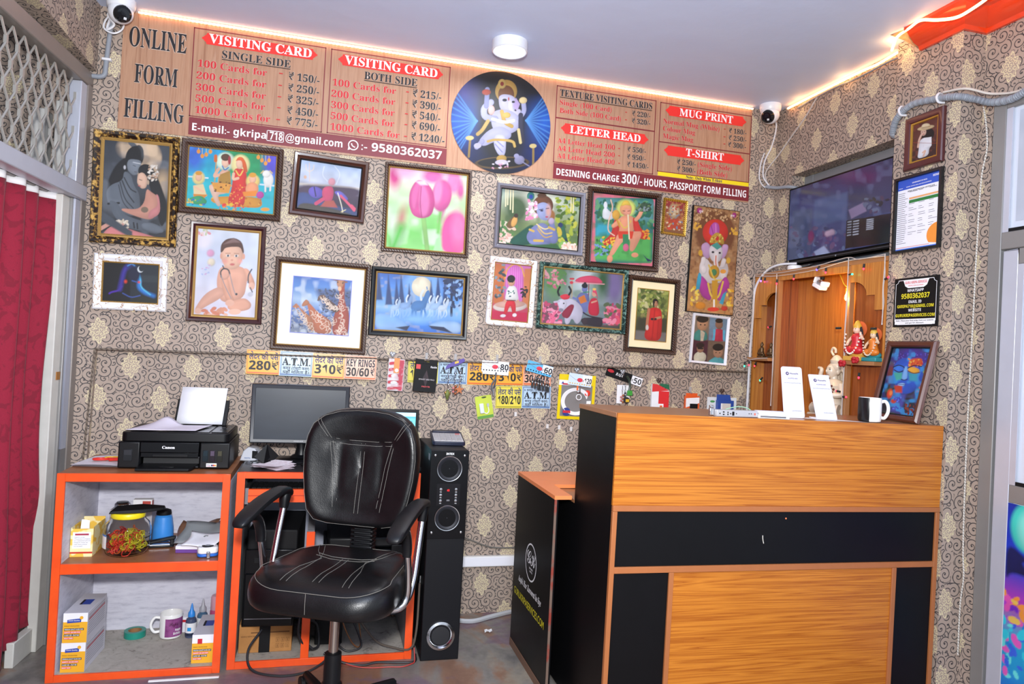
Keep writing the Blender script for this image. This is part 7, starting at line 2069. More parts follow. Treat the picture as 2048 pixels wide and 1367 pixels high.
MB().box(X1 + .0005, -.001, 1.628, X2 - .0005, .012, MT - .0195, TW).build('header', t_)


def half_arch(x0, x1, ztop, zs1, zs2, right):
    """valance with a scooped, stepped lower edge; rises towards the middle bay"""
    w = x1 - x0
    s = (lambda f: x0 + f * w) if right else (lambda f: x1 - f * w)
    pts = [(s(0), MT - .0195), (s(0), ztop), (s(.10), ztop)]
    for a in np.linspace(90, 0, 8):
        pts.append((s(.10) + (s(.52) - s(.10)) * math.cos(math.radians(a)), zs1 + (ztop - zs1) * math.sin(math.radians(a))))
    pts += [(s(.76), zs1), (s(.76), zs2), (s(1), zs2), (s(1), MT - .0195)]
    MB().prism(pts, -.002, .010, TW).build('arched_valance', t_)


half_arch(.0125, X1 - .0125, 1.572, 1.514, 1.450, False)
half_arch(X2 + .0125, MW - .0125, 1.584, 1.524, 1.462, True)
for x0, x1, yb in ((.0125, X1 - .0125, .0715), (X2 + .0125, MW - .0125, .0295)):
    MB().box(x0, -.035, 1.236, x1, yb, 1.252, TWL).build('shelf', t_, bevel=.001)
MB().box(X1, .0, .90, X2, .1115, .985, TW).build('plinth', t_)

TM = Matrix.Translation((2.104, 3.182, 0)) @ Matrix.Rotation(math.radians(mrz), 4, 'Z')


def tp(x, y, z):
    return tuple(TM @ Vector((x, y, z)))


# bulb on its wire, and a white spot lamp, inside the middle bay
o = thing('hanging_bulb', 'small glowing yellow bulb hanging in the temple on a wire', 'bulb', tp(.612, .020, 1.545), rz=mrz)
MB().lathe((0, 0, 0), [(0, -.036), (.008, -.034), (.0115, -.026), (.011, -.014), (.007, -.004), (.006, .004)], glow('#ffd070', 26.0), 16, cap=False).build('bulb', o)
MB().lathe((0, 0, .0045), [(0, 0), (.008, 0), (.008, .014), (.004, .018), (0, .018)], mat('#c9a02a', .4), 14).build('socket', o)
MB().tube([(0, 0, .022), (-.030, .006, .040), (-.055, .012, .070), (-.068, .016, .083)], .0022, mat('#c9a42a', .4), 6).build('wire', o)
l_ = lamp('temple_bulb_light', 'POINT', tp(.600, -.012, 1.515), 1.7, (1.0, .62, .22), .012)
o = thing('spot_lamp', 'white clip spot lamp under the temple header', 'lamp', tp(.445, .030, 1.627), rz=mrz)
T_ = Matrix.Translation((0, -.004, -.034)) @ Matrix.Rotation(math.radians(25), 4, 'Y')
MB(T_).box(-.034, -.020, -.022, .022, .022, -.004, WHITE).box(-.034, -.022, -.0035, -.026, .022, .024, WHITE).build('shade', o, bevel=.004)
MB(T_).box(.014, -.022, -.0035, .030, .020, .020, WHITE).build('cover', o, bevel=.004)
MB(T_).cyl((-.020, -.004, .006), (.010, -.004, .008), .009, STEEL, 14).build('lamp_core', o)
MB().cyl((0, 0, -.012), (0, 0, 0), .010, BLACKM, 12).build('clip', o)

# figurines
MARB = NT('marble_resin')
MARB.set(col=MARB.mix(MARB.noise(MARB.obj(), 30, 4), '#cdb9a0', '#e6dac8'), rough=.3, sss=.0)
MARB = MARB.mat
o = thing('statue', 'pale marble statue of a seated long-haired deity behind the payment standees', 'statue', tp(.515, .056, .9855), rz=mrz)
MB().box(-.10, -.055, 0, .075, .055, .030, MARB).build('pedestal', o, bevel=.006)
MB().tube([(-.088, -.022, .050), (-.03, -.030, .052), (.02, -.012, .055)], lambda q: .028 - .008 * q, MARB, 14).tube([(.060, -.022, .050), (.02, -.040, .052), (-.04, -.034, .05)], lambda q: .026 - .008 * q, MARB, 14).lathe((0, 0, 0), [(.0, .03), (.050, .032), (.056, .05), (.040, .09), (.043, .13), (.050, .155), (.034, .178), (.016, .186), (.015, .20)], MARB, 24).build('body', o)
MB().tube([(-.046, 0, .160), (-.064, -.006, .115), (-.050, -.032, .078)], lambda q: .017 - .005 * q, MARB, 12).tube([(.046, 0, .160), (.062, -.014, .120), (.038, -.048, .115)], lambda q: .017 - .005 * q, MARB, 12).ell((.034, -.052, .122), (.012, .009, .018), MARB, 12, 8).ell((-.048, -.036, .074), (.014, .012, .010), MARB, 12, 8).build('arms', o)
h_ = MB().ell((-.004, -.006, .220), (.024, .029, .034), MARB, 20, 14).ell((-.004, -.036, .219), (.0042, .006, .009), MARB, 10, 8).ell((-.004, -.033, .204), (.008, .004, .0028), mat('#b08a78', .4), 10, 6).ell((-.004, -.028, .194), (.010, .007, .006), MARB, 10, 6).ell((-.015, -.030, .227), (.006, .003, .0018), mat('#6a5444', .4), 8, 6).ell((.007, -.031, .227), (.006, .003, .0018), mat('#6a5444', .4), 8, 6).ell((-.015, -.0305, .234), (.007, .003, .001), mat('#8a705c', .4), 8, 6).ell((.007, -.0315, .234), (.007, .003, .001), mat('#8a705c', .4), 8, 6).ell((.024, 0, .218), (.006, .009, .013), MARB, 10, 8).build('head', o)
hr = MB().ell((.004, .010, .240), (.034, .032, .030), MARB, 18, 10).lathe((.006, .006, .255), [(.026, 0), (.028, .012), (.018, .026), (.010, .034), (0, .038)], MARB, 18)
for k in range(6):
    a = .05 + k * .42
    hr.tube([(.004 + .030 * math.cos(a), .012 + .026 * math.sin(a), .236), (.004 + .048 * math.cos(a), .014 + .034 * math.sin(a), .20), (.004 + .044 * math.cos(a), .016 + .034 * math.sin(a), .165), (.004 + .052 * math.cos(a), .016 + .034 * math.sin(a), .135)], lambda q: .010 - .004 * q, MARB, 8)
hr.tube([(-.006, .0, .288), (-.020, .0, .306), (-.012, .0, .322), (.002, .0, .316), (.004, 0, .300)], .0055, MARB, 8)
hr.build('hair', o)
MB().tube([(-.052, -.012, .175), (-.070, -.012, .195), (-.066, -.010, .225), (-.084, -.010, .232)], lambda q: .0065 + .003 * math.sin(PI * min(1, q * 1.1)) , MARB, 10).build('snake', o)
b = MB()
RUD = mat('#6a3020', .5)
for k in range(13):
    a = PI * (1.05 + .9 * k / 12)
    b.ell((.046 * math.cos(a), -.040 - .012 * math.sin(-a), .150 + .060 * math.sin(a)), .0052, RUD, 8, 6)
    b.ell((.038 * math.cos(a), -.044 - .010 * math.sin(-a), .162 + .045 * math.sin(a)), .0045, RUD, 8, 6)
b.build('bead_necklace', o)


def idol(name, label, loc, cols, s=1.0, plain=False):
    o = thing(name, label, 'figurine', loc, rz=mrz)
    S = Matrix.Scale(s, 4)
    skin, robe, crown, base, extra = (mat(c, .4) if not plain else cols[0] for c in (cols if not plain else ['x'] * 5))
    MB(S).box(-.040, -.026, 0, .040, .024, .018, base).ell((0, .004, .028), (.038, .024, .018), base, 16, 8).build('seat_base', o, bevel=.003)
    MB(S).ell((-.018, -.012, .040), (.028, .018, .016), robe, 16, 10).ell((.016, -.014, .040), (.028, .018, .016), robe, 16, 10).lathe((0, 0, .03), [(.024, 0), (.024, .02), (.017, .04), (.021, .058), (.016, .068), (.006, .074)], robe, 18).build('body', o)
    MB(S).tube([(-.019, 0, .092), (-.032, -.006, .076), (-.028, -.018, .062)], .0055, skin, 8).tube([(.019, 0, .092), (.034, -.008, .082), (.032, -.016, .098)], .0055, skin, 8).ell((.032, -.017, .102), (.005, .004, .006), skin, 8, 6).ell((-.027, -.020, .060), (.006, .005, .005), skin, 8, 6).build('arms', o)
    MB(S).ell((0, -.003, .116), (.013, .013, .016), skin, 16, 10).ell((0, -.015, .114), (.003, .004, .004), skin, 8, 6).ell((-.005, -.014, .119), (.0022, .002, .0015), INK, 6, 4).ell((.005, -.014, .119), (.0022, .002, .0015), INK, 6, 4).build('head', o)
    MB(S).lathe((0, 0, .126), [(.0145, -.004), (.015, .004), (.010, .014), (.006, .022), (0, .026)], crown, 16).build('crown', o)
    if not plain:
        MB(S).lathe((0, .012, .118), [(0, 0), (.030, 0), (.030, .003), (0, .003)], mat('#d86a3a', .5), 26, 'y').build('halo', o)
        MB(S).tube([(-.012, .002, .126), (-.017, .004, .105), (-.016, .004, .085)], .005, INK, 8).tube([(.012, .002, .126), (.017, .004, .105), (.016, .004, .085)], .005, INK, 8).build('hair', o)
        g = MB(S)
        for k in range(17):
            a = PI * k / 16
            g.ell((.036 * math.cos(a), -.020 - .012 * math.sin(a), .098 - .072 * math.sin(a)), .0036, extra, 8, 6)
        g.build('pearl_garland', o)
    return o


BRZ = mat('#6a5238', .4, .6)
idol('figurine', 'seated goddess figurine in a red sari on the temple shelf', tp(.703, -.006, 1.2525), ('#e8c0a8', '#c8242e', '#d8a83a', '#d8a84a', '#efe6da'), 1.12)
idol('figurine', 'figurine in orange and teal beside the red goddess, right end of the shelf', tp(.790, -.006, 1.2525), ('#e0c0a0', '#d87a28', '#d8b04a', '#2f8a90', '#e0d4c0'), .92)
idol('figurine', 'tiny bronze seated figurine, left one on the temple shelf', tp(.062, .015, 1.2525), (BRZ,), .52, True)
idol('figurine', 'tiny bronze seated figurine, right one on the temple shelf', tp(.132, .015, 1.2525), (BRZ,), .50, True)
for i, (x, z, lb) in enumerate(((.672, 1.240, 'red cloth flower at the left of the temple shelf with the goddess'), (.742, 1.256, 'red cloth flower in front of the goddess figurine'))):
    o = MB()
    for k in range(7):
        o.ell((.012 * math.cos(k * .9), -.004 + .004 * math.sin(k * 2.1), .007 * math.sin(k * .9)), (.009, .007, .008), mat('#b01824', .6), 10, 6)
    o = o.build('cloth_flower')
    o.location = tp(x, -.046, z)
    o.rotation_euler = (0, 0, math.radians(mrz))
    tag(o, lb, 'flower', 'red cloth flowers')

# fairy lights
LWIRE = mat('#cfc6c0', .3, alpha=.9)
o = thing('string_lights', 'clear-wired coloured fairy lights strung around the temple', 'string lights', tp(0, -.008, 1.0), rz=mrz)
SO = 1.0
w = MB()
w.tube([(.006, 0, .18 + .49), (.10, -.002, .670), (.19, -.002, .664), (.30, -.003, .666), (.45, -.004, .672), (.632, -.004, .690), (.70, -.004, .676), (.835, -.003, .682)], .0018, LWIRE, 5, 4)
w.tube([(.006, 0, .665), (.19, -.002, .650), (.45, -.003, .655), (.632, -.004, .676), (.835, -.003, .675)], .0018, LWIRE, 5, 4)
for x, z0, z1 in ((.008, .02, .668), (.182, .02, .660), (.640, .02, .690), (.832, .40, .682)):
    w.tube([(x + .002 * math.sin(q), -.003, z0 + (z1 - z0) * q / 9) for q in range(10)], .0022, LWIRE, 5, 3)
    w.tube([(x + .004 - .003 * math.sin(q * 1.7), -.004, z0 + (z1 - z0) * q / 9) for q in range(10)], .0014, LWIRE, 5, 3)
w.tube([(.0, -.040, .248), (.06, -.042, .240), (.12, -.042, .246), (.188, -.040, .25)], .002, LWIRE, 5, 4)
w.build('wire', o)
GLO = {'r': '#ff2233', 'b': '#4a3cff', 'g': '#28e08a', 'v': '#7a4cff'}
for i, (x, z, c_, dx, dz) in enumerate(((.0, .652, 'b', -1, 0), (.075, .654, 'v', 0, -1), (.105, .648, 'r', 0, -1), (.196, .632, 'r', 0, -1), (.315, .645, 'r', 0, -1), (.480, .668, 'b', -.5, -.5), (.520, .656, 'r', 0, -1), (.655, .615, 'g', 1, 0), (.735, .652, 'r', 0, -1), (.845, .580, 'r', .6, .2), (.0, .465, 'b', -.8, -.3), (.170, .405, 'r', -1, -.2), (.622, .390, None, -1, 0), (.812, .385, None, -1, 0), (.025, .226, 'g', 0, -1), (.060, .232, 'r', 0, -1), (.115, .228, 'r', -.4, -.8), (.168, .155, 'g', -.5, -.5), (.635, .120, 'r', -.9, .1), (.652, .100, 'r', .9, 0), (.735, .205, 'r', 0, -1))):
    d = Vector((dx, -.1, dz)).normalized()
    p0 = Vector((x, -.010 if z > .26 or x > .2 else -.046, z))
    if c_:
        bb_ = MB().ell(tuple(p0 + d * .020), (.0042, .0042, .0042) if abs(dx) > .5 else (.0038, .0038, .006), glow(GLO[c_], 7.0), 10, 6).build('bulb', o)
        MB().cyl(tuple(p0), tuple(p0 + d * .017), .0044, mat('#23282a', .4), 8).build('bulb_socket', bb_)
    else:
        MB().cyl(tuple(p0), tuple(p0 + d * .024), .0050, mat('#23282a', .4), 8).build('bulb_socket', o)

# television and puck
tv = thing('television', 'wall-mounted television showing dim camera views, above the temple', 'television', (2.204, 2.722, 1.905), rz=-90)
MB().ring(.672, .376, [(0, -.03), (0, .010), (.006, .012), (.008, .008)], BLACKP).box(-.336, -.0085, -.188, .336, .03, -.176, mat('#3a3c42', .3)).box(-.333, .0, -.185, .333, .032, .185, BLACKP).build('bezel', tv)
tvs = [('g','#262c50', '#2e3860', '#303a62', '#28345a'),('p',[(780,60),(1035,-20),(1035,460),(780,520)],'#2a3050', 6),('p',[(380,330),(780,210),(780,80),(380,250)],'#1f1f44', 20),('e',850,210,120,70,'#33284f', -10,50),('p',[(560,380),(780,320),(780,500),(560,560)],'#39486e', 20),('p',[(400,460),(550,430),(545,780),(380,790)],'#35405f', 16),('b',40,.55,.5,'#4a5478'),('p',[(790,440),(880,390),(900,450),(810,500)],'#6a5f80', 8),('s',60,(390,560,780,760),(8,26), ['#3a4468', '#40385a', '#2a3556', '#4a4060', '#48587a']),('e',545,620,22,40,'#5a2450', 0,12),('s',20,(880,360,1035,460),(8,20), ['#1a2030', '#4a5470', '#39304a']),
       ('p',[(780,512),(1035,470),(1035,670),(780,700)],'#15161f'),('l',[(660,600),(690,590)],40,'#8a7a90', 12),('p',[(570,720),(640,680),(690,740),(600,770)],'#7a86a8', 10)]
for i in range(6):
    tvs += [('l',[(790,522 + i * 18),(810,519 + i * 18)],7,'#7a8090'),('l',[(825,518 + i * 18),(855,513 + i * 18)],7,'#8a90a0'),('l',[(905,510 + i * 13),(940,505 + i * 13)],7,'#8a90a0')]
MS_TV = col_mat('lit_television', .5, .15, .8)
artwork('screen', tv, .656, .348, tvs, [(378, 330), (1035, 90), (1035, 670), (372, 780)], -.0095, MS_TV, cz=.008, cell=.003)
MB().lathe((.02, -.0125, -.182), [(0, 0), (.004, 0), (.004, -.001), (0, -.001)], GREYPL, 12, 'y').build('logo_dot', tv)
MB().box(-.22, .033, -.05, .22, .066, .05, BLACKM).build('wall_bracket', tv)
o = MB().lathe((0, 0, 0), [(0, 0), (.030, 0), (.033, .004), (.033, .018), (.029, .022), (0, .023)], WHITE, 28).build('plastic_puck')
o.location = tp(.245, .040, MT + .0003)
tag(o, 'round white plastic puck on the temple top under the television', 'puck')
o = MB().tube([tp(.31, .040, MT + .006), tp(.40, .04, MT + .018), tp(.50, .045, MT + .010), tp(.57, .05, MT + .016)], .0035, BLACKM, 6).build('aerial_cable')
tag(o, 'black cable lying on the temple top under the television', 'cable')

# framed things on the column
o = thing('picture_frame', 'maroon framed portrait of a person in a straw hat, high on the column', 'picture', (2.149, 2.187, 2.095), rot=(0, 0, math.radians(-90)))
MARN = mat('#4a1c20', .3, coat=.3)
MB().ring(.178, .203, [(0, 0), (0, .012), (.004, .016), (.022, .014), (.026, .008), (.026, .002)], MARN).build('frame', o, angle=25)
MB().ring(.126, .151, [(-.001, .002), (-.001, .010), (.004, .009), (.006, .004)], GOLDM).build('inner_lip', o)
MB().box(-.08, -.0012, -.09, .08, -.0004, .09, BLACKM).build('backing', o)
hat = [('g','#5a2a22', '#6a3a30', '#4a2a26', '#3a2422'),('b',20,.5,.5,'#8a4a3a'),('p',[(1225,925),(1300,905),(1325,960),(1300,1010),(1240,1000),(1222,960)],'#1c1412', 6),('e',1243,940,20,30,'#e0b8a4', 0,4),('e',1258,905,60,18,'#d8bc90', -8),('e',1258,890,30,22,'#e4cfa8', -6),('l',[(1230,905),(1290,895)],6,'#a8865a'),('e',1236,938,4,3,'#2a1a16'),('e',1250,936,4,3,'#2a1a16'),('e',1243,957,5,3,'#b04a4a'),
       ('p',[(1215,1010),(1245,985),(1300,990),(1302,1060),(1285,1080),(1282,1140),(1200,1160),(1210,1090)],'#e9eaf2'),('p',[(1240,990),(1300,985),(1302,1060),(1250,1070)],'#f4f4fa'),('l',[(1205,1060),(1212,1000),(1228,960)],14,'#e0b8a4'),('l',[(1240,1110),(1262,1090),(1245,1140)],12,'#e0b8a4'),('l',[(1170,1020),(1345,1045)],3,'#a84a3a')]
artwork('picture', o, .116, .141, hat, [(1168, 880), (1345, 820), (1340, 1140), (1160, 1180)], -.0045, cell=.0013)

o = thing('certificate', 'black framed registration certificate with a blue header on the column', 'certificate', (2.149, 2.207, 1.825), rot=(0, 0, math.radians(-90)))
MB().ring(.222, .296, [(0, 0), (0, .014), (.010, .014), (.012, .004)], F_BLACK).build('frame', o)
MB().box(-.104, -.004, -.140, .104, -.001, .140, WHITEP).build('paper', o)
b = MB().rect(-.099, .098, .099, .136, -.0046, mat('#2f55c0', .5))
b.build('blue_header', o)
MB().rect(-.042, .056, .099, .063, -.0046, mat('#e8a870', .5)).build('orange_band', o)
MB().rect(-.042, .041, .099, .053, -.0046, mat('#2a7a3a', .5)).build('green_band', o)
b = MB().add([(.099, -.0046, -.050)] + [(.099 - .052 * math.sin(a), -.0046, -.095 + .045 * math.cos(a)) for a in np.linspace(.1, 2.2, 12)] + [(.099, -.0046, -.128)], [tuple(range(14))], mat('#f0953a', .5))
b.build('orange_seal', o)
b = MB().rect(-.099, -.137, .099, -.132, -.0046, mat('#3a6ad0', .5)).rect(-.099, -.128, .06, -.1265, -.0046, mat('#d84a4a', .5))
b.build('footer_line', o)
b = MB()
rr = random.Random(8)
GRT = mat('#6a6a72', .5)
for i in range(26):
    z = .084 - i * .0078
    b.box(-.096, -.0049, z, -.096 + rr.uniform(.03, .048), -.0046, z + .0016, GRT)
    if i not in (2, 3, 4, 5) and i % 3 != 1 and i < 23:
        for x0 in (-.042, .004, .052):
            if x0 > .04 and i > 18:
                continue
            b.box(x0, -.0049, z, x0 + rr.uniform(.016, .040), -.0046, z + .0014, GRT)
b.text('MSME REGISTRATION CERTIFICATE', -.050, .075, .086, .0055, -.0049, INK, 'S').text('MSME', .066, .094, .122, .008, -.0049, WHITE, 'S').text('GOVERNMENT OF INDIA', -.03, .04, .116, .0045, -.0049, WHITE, 'S').text('MINISTRY OF MICRO, SMALL AND MEDIUM ENTERPRISES', -.058, .060, .105, .0035, -.0049, WHITE, 'S').text('EMBLEM', -.094, -.076, .104, .003, -.0049, WHITE, 'S')
b.build('lettering', o)

o = thing('contact_plate', 'black contact plate with yellow phone number on the column', 'sign', (2.149, 2.197, 1.484), rot=(0, 0, math.radians(-90)))
MB().box(-.104, -.006, -.094, .104, -.0004, .094, BLACKP).build('plate', o, bevel=.0008)
YT = mat('#f0e030', .45, var=0)
b = MB()
for x0, z0, x1, z1 in ((-.082, .084, .082, .086), (-.082, -.086, .082, -.084), (-.096, -.072, -.094, .072), (.094, -.072, .096, .072)):
    b.rect(x0, z0, x1, z1, -.0064, WHITE)
for sx in (-1, 1):
    for sz in (-1, 1):
        b.tube([(sx * (.095 - .013 * math.sin(a) * 1.0), -.0063, sz * (.085 - .013 * math.cos(a))) for a in np.linspace(0, PI / 2, 6)], .0009, WHITE, 4, 1)
b.build('white_border', o)
b = MB().poly([(-.060, .0855), (.062, .0855), (.052, .062), (.038, .054), (-.036, .054), (-.050, .062)], -.0066, WHITE)
b.build('name_banner', o)
MB().rect(-.094, -.085, .094, -.064, -.0066, WHITE).build('note_strip', o)
b = MB().text('GURU KRIPA SERVICES', -.050, .052, .070, .0095, -.0072, mat('#d8283a', .45, var=0), 'S').text('DIGITAL SEWA SOLUTIONS', -.034, .036, .061, .0035, -.0072, mat('#d8283a', .45, var=0), 'S')
b.build('red_lettering', o)
b = MB().text('WHATSAPP', -.038, .038, .039, .0105, -.0072, WHITE, 'S').text('EMAIL ID', -.030, .030, -.004, .0105, -.0072, WHITE, 'S').text('WEBSITE', -.030, .030, -.036, .0105, -.0072, WHITE, 'S')
b.build('white_lettering', o)
b = MB().text('9580362037', -.066, .066, .014, .019, -.0072, YT, 'S', .0).text('GKRIPA718@GMAIL.COM', -.084, .086, -.021, .0115, -.0072, YT, 'S', .0).text('GURUKRIPASERVICES.COM', -.090, .092, -.056, .0115, -.0072, YT, 'S', .0)
b.build('yellow_lettering', o)
MB().text('Note - Place your first order from our website', -.088, .088, -.0725, .0045, -.0072, INK, 'S').text('and get 10% discount', -.042, .044, -.0815, .0045, -.0072, INK, 'S').build('note_lettering', o)

# poster on the door and white sheet on its glass (only slivers are in the frame)
o = thing('glass_poster', 'bright blue moonlit seaside poster on the lower part of the glass door', 'poster', (2.2395, 1.56, .42), rot=(0, 0, math.radians(-90)))
pos = [('g','#1230a8', '#1a3ac8', '#2a48d8', '#c03ab8', '#20b0e0', '#18a0e0', '#2a5ae0', '#d83ab0'),('e',12,12,10,14,'#48e0d0', 0,2),('e',14,13,8,12,'#8af0e0', 0,3),('p',[(0,22),(14,30),(8,32),(20,40),(4,38),(0,44)],'#141a5a', 2),('s',80,(0,50,100,66),(1.5,4), ['#f05ac0', '#ffa040', '#b83ad8', '#f8d060', '#7a2ad0']),('s',160,(0,66,100,112),(1.5,4), ['#30d8f0', '#1888e0', '#70f0f0', '#3a6af0', '#f060c8']),('s',60,(0,112,100,130),(2,4), ['#f040a8', '#ff80c0', '#8a3ae0', '#40c0f0'])]
artwork('print', o, .62, .76, pos, [(0, 0), (100, 0), (100, 130), (0, 130)], -.0008, M_MATTE, cell=.004)
MB().box(-.31, -.0004, -.38, .31, .0002, .38, WHITE).build('sheet', o)
o = thing('glass_poster', 'white poster with a dark headset shape on the glass above the door', 'poster', (2.2490, 1.62, 1.94), rot=(0, 0, math.radians(-90)))
pos = [('g','#cdd6e6', '#d4dcea', '#cdd5e4'),('p',[(17,38),(30,30),(46,36),(46,84),(28,88),(24,66),(18,58)],'#17171c', 2),('p',[(17,46),(21,46),(21,56),(17,56)],'#e02a3a', 1)]
artwork('print', o, .55, .38, pos, [(0, 0), (100, 0), (100, 100), (0, 100)], -.0005, M_MATTE, cell=.006)

# ================================================================ office chair
from mathutils.bvhtree import BVHTree
LEA = NT('worn_black_leather')
v = LEA.n('ShaderNodeTexVoronoi', {'Vector': LEA.obj(), 'Scale': 260.0}).outputs[0]
nz = LEA.noise(LEA.obj(), 9, 4, .6)
LEA.set(col=LEA.mix(nz, '#0a0a0c', '#100f11'), spec=.42, rough=LEA.ramp(nz, [(.3, .28), (.7, .40)]))
LEA.bump(LEA.m('ADD', LEA.m('MULTIPLY', v, .25), LEA.m('MULTIPLY', nz, 1.2)), .22, .003)
LEA = LEA.mat
THR = mat('#77746e', .7)
PLB = mat('#0f1013', .42, spec=.35)
ch = thing('office_chair', 'black leather office chair with chrome arms in front of the desk', 'chair', (.080, 2.327, 0), rz=-25)


def rings(outline, prof, m, warp=None):
    """stack of scaled outlines: prof = [(inset factor, height)]"""
    n = len(outline)
    vs = [(x * s, y * s, z) for s, z in prof for x, y in outline]
    if warp:
        vs = [warp(*p) for p in vs]
    fs = [(j * n + i, j * n + (i + 1) % n, (j + 1) * n + (i + 1) % n, (j + 1) * n + i) for j in range(len(prof) - 1) for i in range(n)] + [tuple(range(n - 1, -1, -1)), tuple(range((len(prof) - 1) * n, len(prof) * n))]
    return vs, fs


seat_out = [(x * (1.0 + .10 * (-z) / .22 if z < 0 else 1 - .10 * z / .22), z) for x, z in rrect(.440, .440, .125, 10)]


def seat_warp(x, y, z):
    if z > .44:
        z += .016 * (abs(x) / .22) ** 2 * (1 if y > -.1 else .4) - .018 * max(0, (-y - .10) / .12) ** 2 + .012 * max(0, (y - .08) / .14)
    return (x, y, z)


vs, fs = rings(seat_out, [(.86, .408), (.96, .414), (1.0, .432), (1.005, .458), (.985, .482), (.93, .497), (.84, .505), (.66, .510), (.45, .511), (.22, .509), (.04, .508)], LEA, seat_warp)
sb = MB().add(vs, fs, LEA)
seat = sb.build('seat', ch, angle=60, sub=1)
BVS = BVHTree.FromPolygons([tuple(q) for q in sb.v], sb.f)


def on_seat(path):
    out = []
    for (x0, y0), (x1, y1) in zip(path[:-1], path[1:]):
        for i in range(8):
            x, y = x0 + (x1 - x0) * i / 8, y0 + (y1 - y0) * i / 8
            h = BVS.ray_cast(Vector((x, y, .8)), Vector((0, 0, -1)))[0]
            if h:
                out.append((x, y, h.z + .0006))
    return out


st_ = MB()
for off in (0, .020):
    for s_ in (-1, 1):
        st_.tube(on_seat([(s_ * (.150 - off), .190), (s_ * (.115 - off), .10), (s_ * (.075 + off * .2), .04), (s_ * (.10 - off), -.06), (s_ * (.11 - off), -.185)]), .0008, THR, 4, 1)
    st_.tube(on_seat([(-.010 + off, .060), (-.010 + off, -.19)]), .0008, THR, 4, 1)
    st_.tube(on_seat([(-.105, .085 - off), (-.05, .070 - off), (.05, .070 - off), (.105, .085 - off)]), .0008, THR, 4, 1)
edge = [(x * .93, y * .93) for x, y in seat_out]
st_.tube(on_seat(edge + edge[:1]), .0009, THR, 4, 1)
st_.tube([(0.0, -.2215, .49), (0, -.2225, .46), (0, -.221, .43)], .0008, THR, 4, 3)
st_.build('stitching', seat)

bo = []
for hw, z in ((.10, .0), (.150, .012), (.178, .045), (.192, .10), (.203, .17), (.207, .24), (.200, .30), (.182, .345), (.145, .375), (.09, .392), (.03, .397)):
    bo.append((hw, z - .19))
bo = bo + [(-x, z) for x, z in reversed(bo)]


def back_warp(x, z, y):
    zz = z + .19
    y2 = y - .045 * (x / .2) ** 2 + .020 * math.sin(PI * min(1, zz / .40)) + .20 * zz * .55
    if y < -.02:
        for cx_, w_ in ((-.075, .012), (.075, .012), (.0, .010)):
            if zz < .285:
                y2 += .006 * math.exp(-((x - cx_) / w_) ** 2)
        y2 += .007 * math.exp(-((zz - .285) / .010) ** 2) * (1 if abs(x) < .13 else 0)
    return (x, y2 + .155, zz + .600)


prof = [(.80, .045), (.95, .035), (1.0, .015), (1.0, -.005), (.975, -.026), (.92, -.038)] + [(s, -.040 - .010 * (1 - s)) for s in (.86, .80, .74, .68, .62, .56, .50, .44, .38, .32, .26, .20, .14, .08, .03)]
vs, fs = rings(bo, prof, LEA, lambda x, z, y: back_warp(x, z, y))
bb = MB().add(vs, fs, LEA)
back = bb.build('backrest', ch, angle=60, sub=1)
BVB = BVHTree.FromPolygons([tuple(q) for q in bb.v], bb.f)


def on_back(path):
    out = []
    for (x0, z0), (x1, z1) in zip(path[:-1], path[1:]):
        for i in range(8):
            x, z = x0 + (x1 - x0) * i / 8, z0 + (z1 - z0) * i / 8
            h = BVB.ray_cast(Vector((x, -.6, z + .6)), Vector((0, 1, 0)))[0]
            if h:
                out.append((x, h.y - .0008, h.z))
    return out


st_ = MB()
for off in (0, .014):
    for s_ in (-1, 1):
        st_.tube(on_back([(s_ * (.165 - off), .355), (s_ * (.115 - off * .6), .285), (s_ * (.100 - off), .20), (s_ * (.088 - off), .10), (s_ * (.080 - off), .018)]), .0007, THR, 4, 1)
    st_.tube(on_back([(-.007 + off, .278), (-.007 + off, .014)]), .0007, THR, 4, 1)
    st_.tube(on_back([(-.115, .292 - off), (-.05, .286 - off), (.05, .286 - off), (.115, .292 - off)]), .0007, THR, 4, 1)
eb = [(x * .955, (z) * .955 + .19) for x, z in bo]
st_.tube(on_back(eb + eb[:1]), .0007, THR, 4, 1)
st_.build('stitching', back)
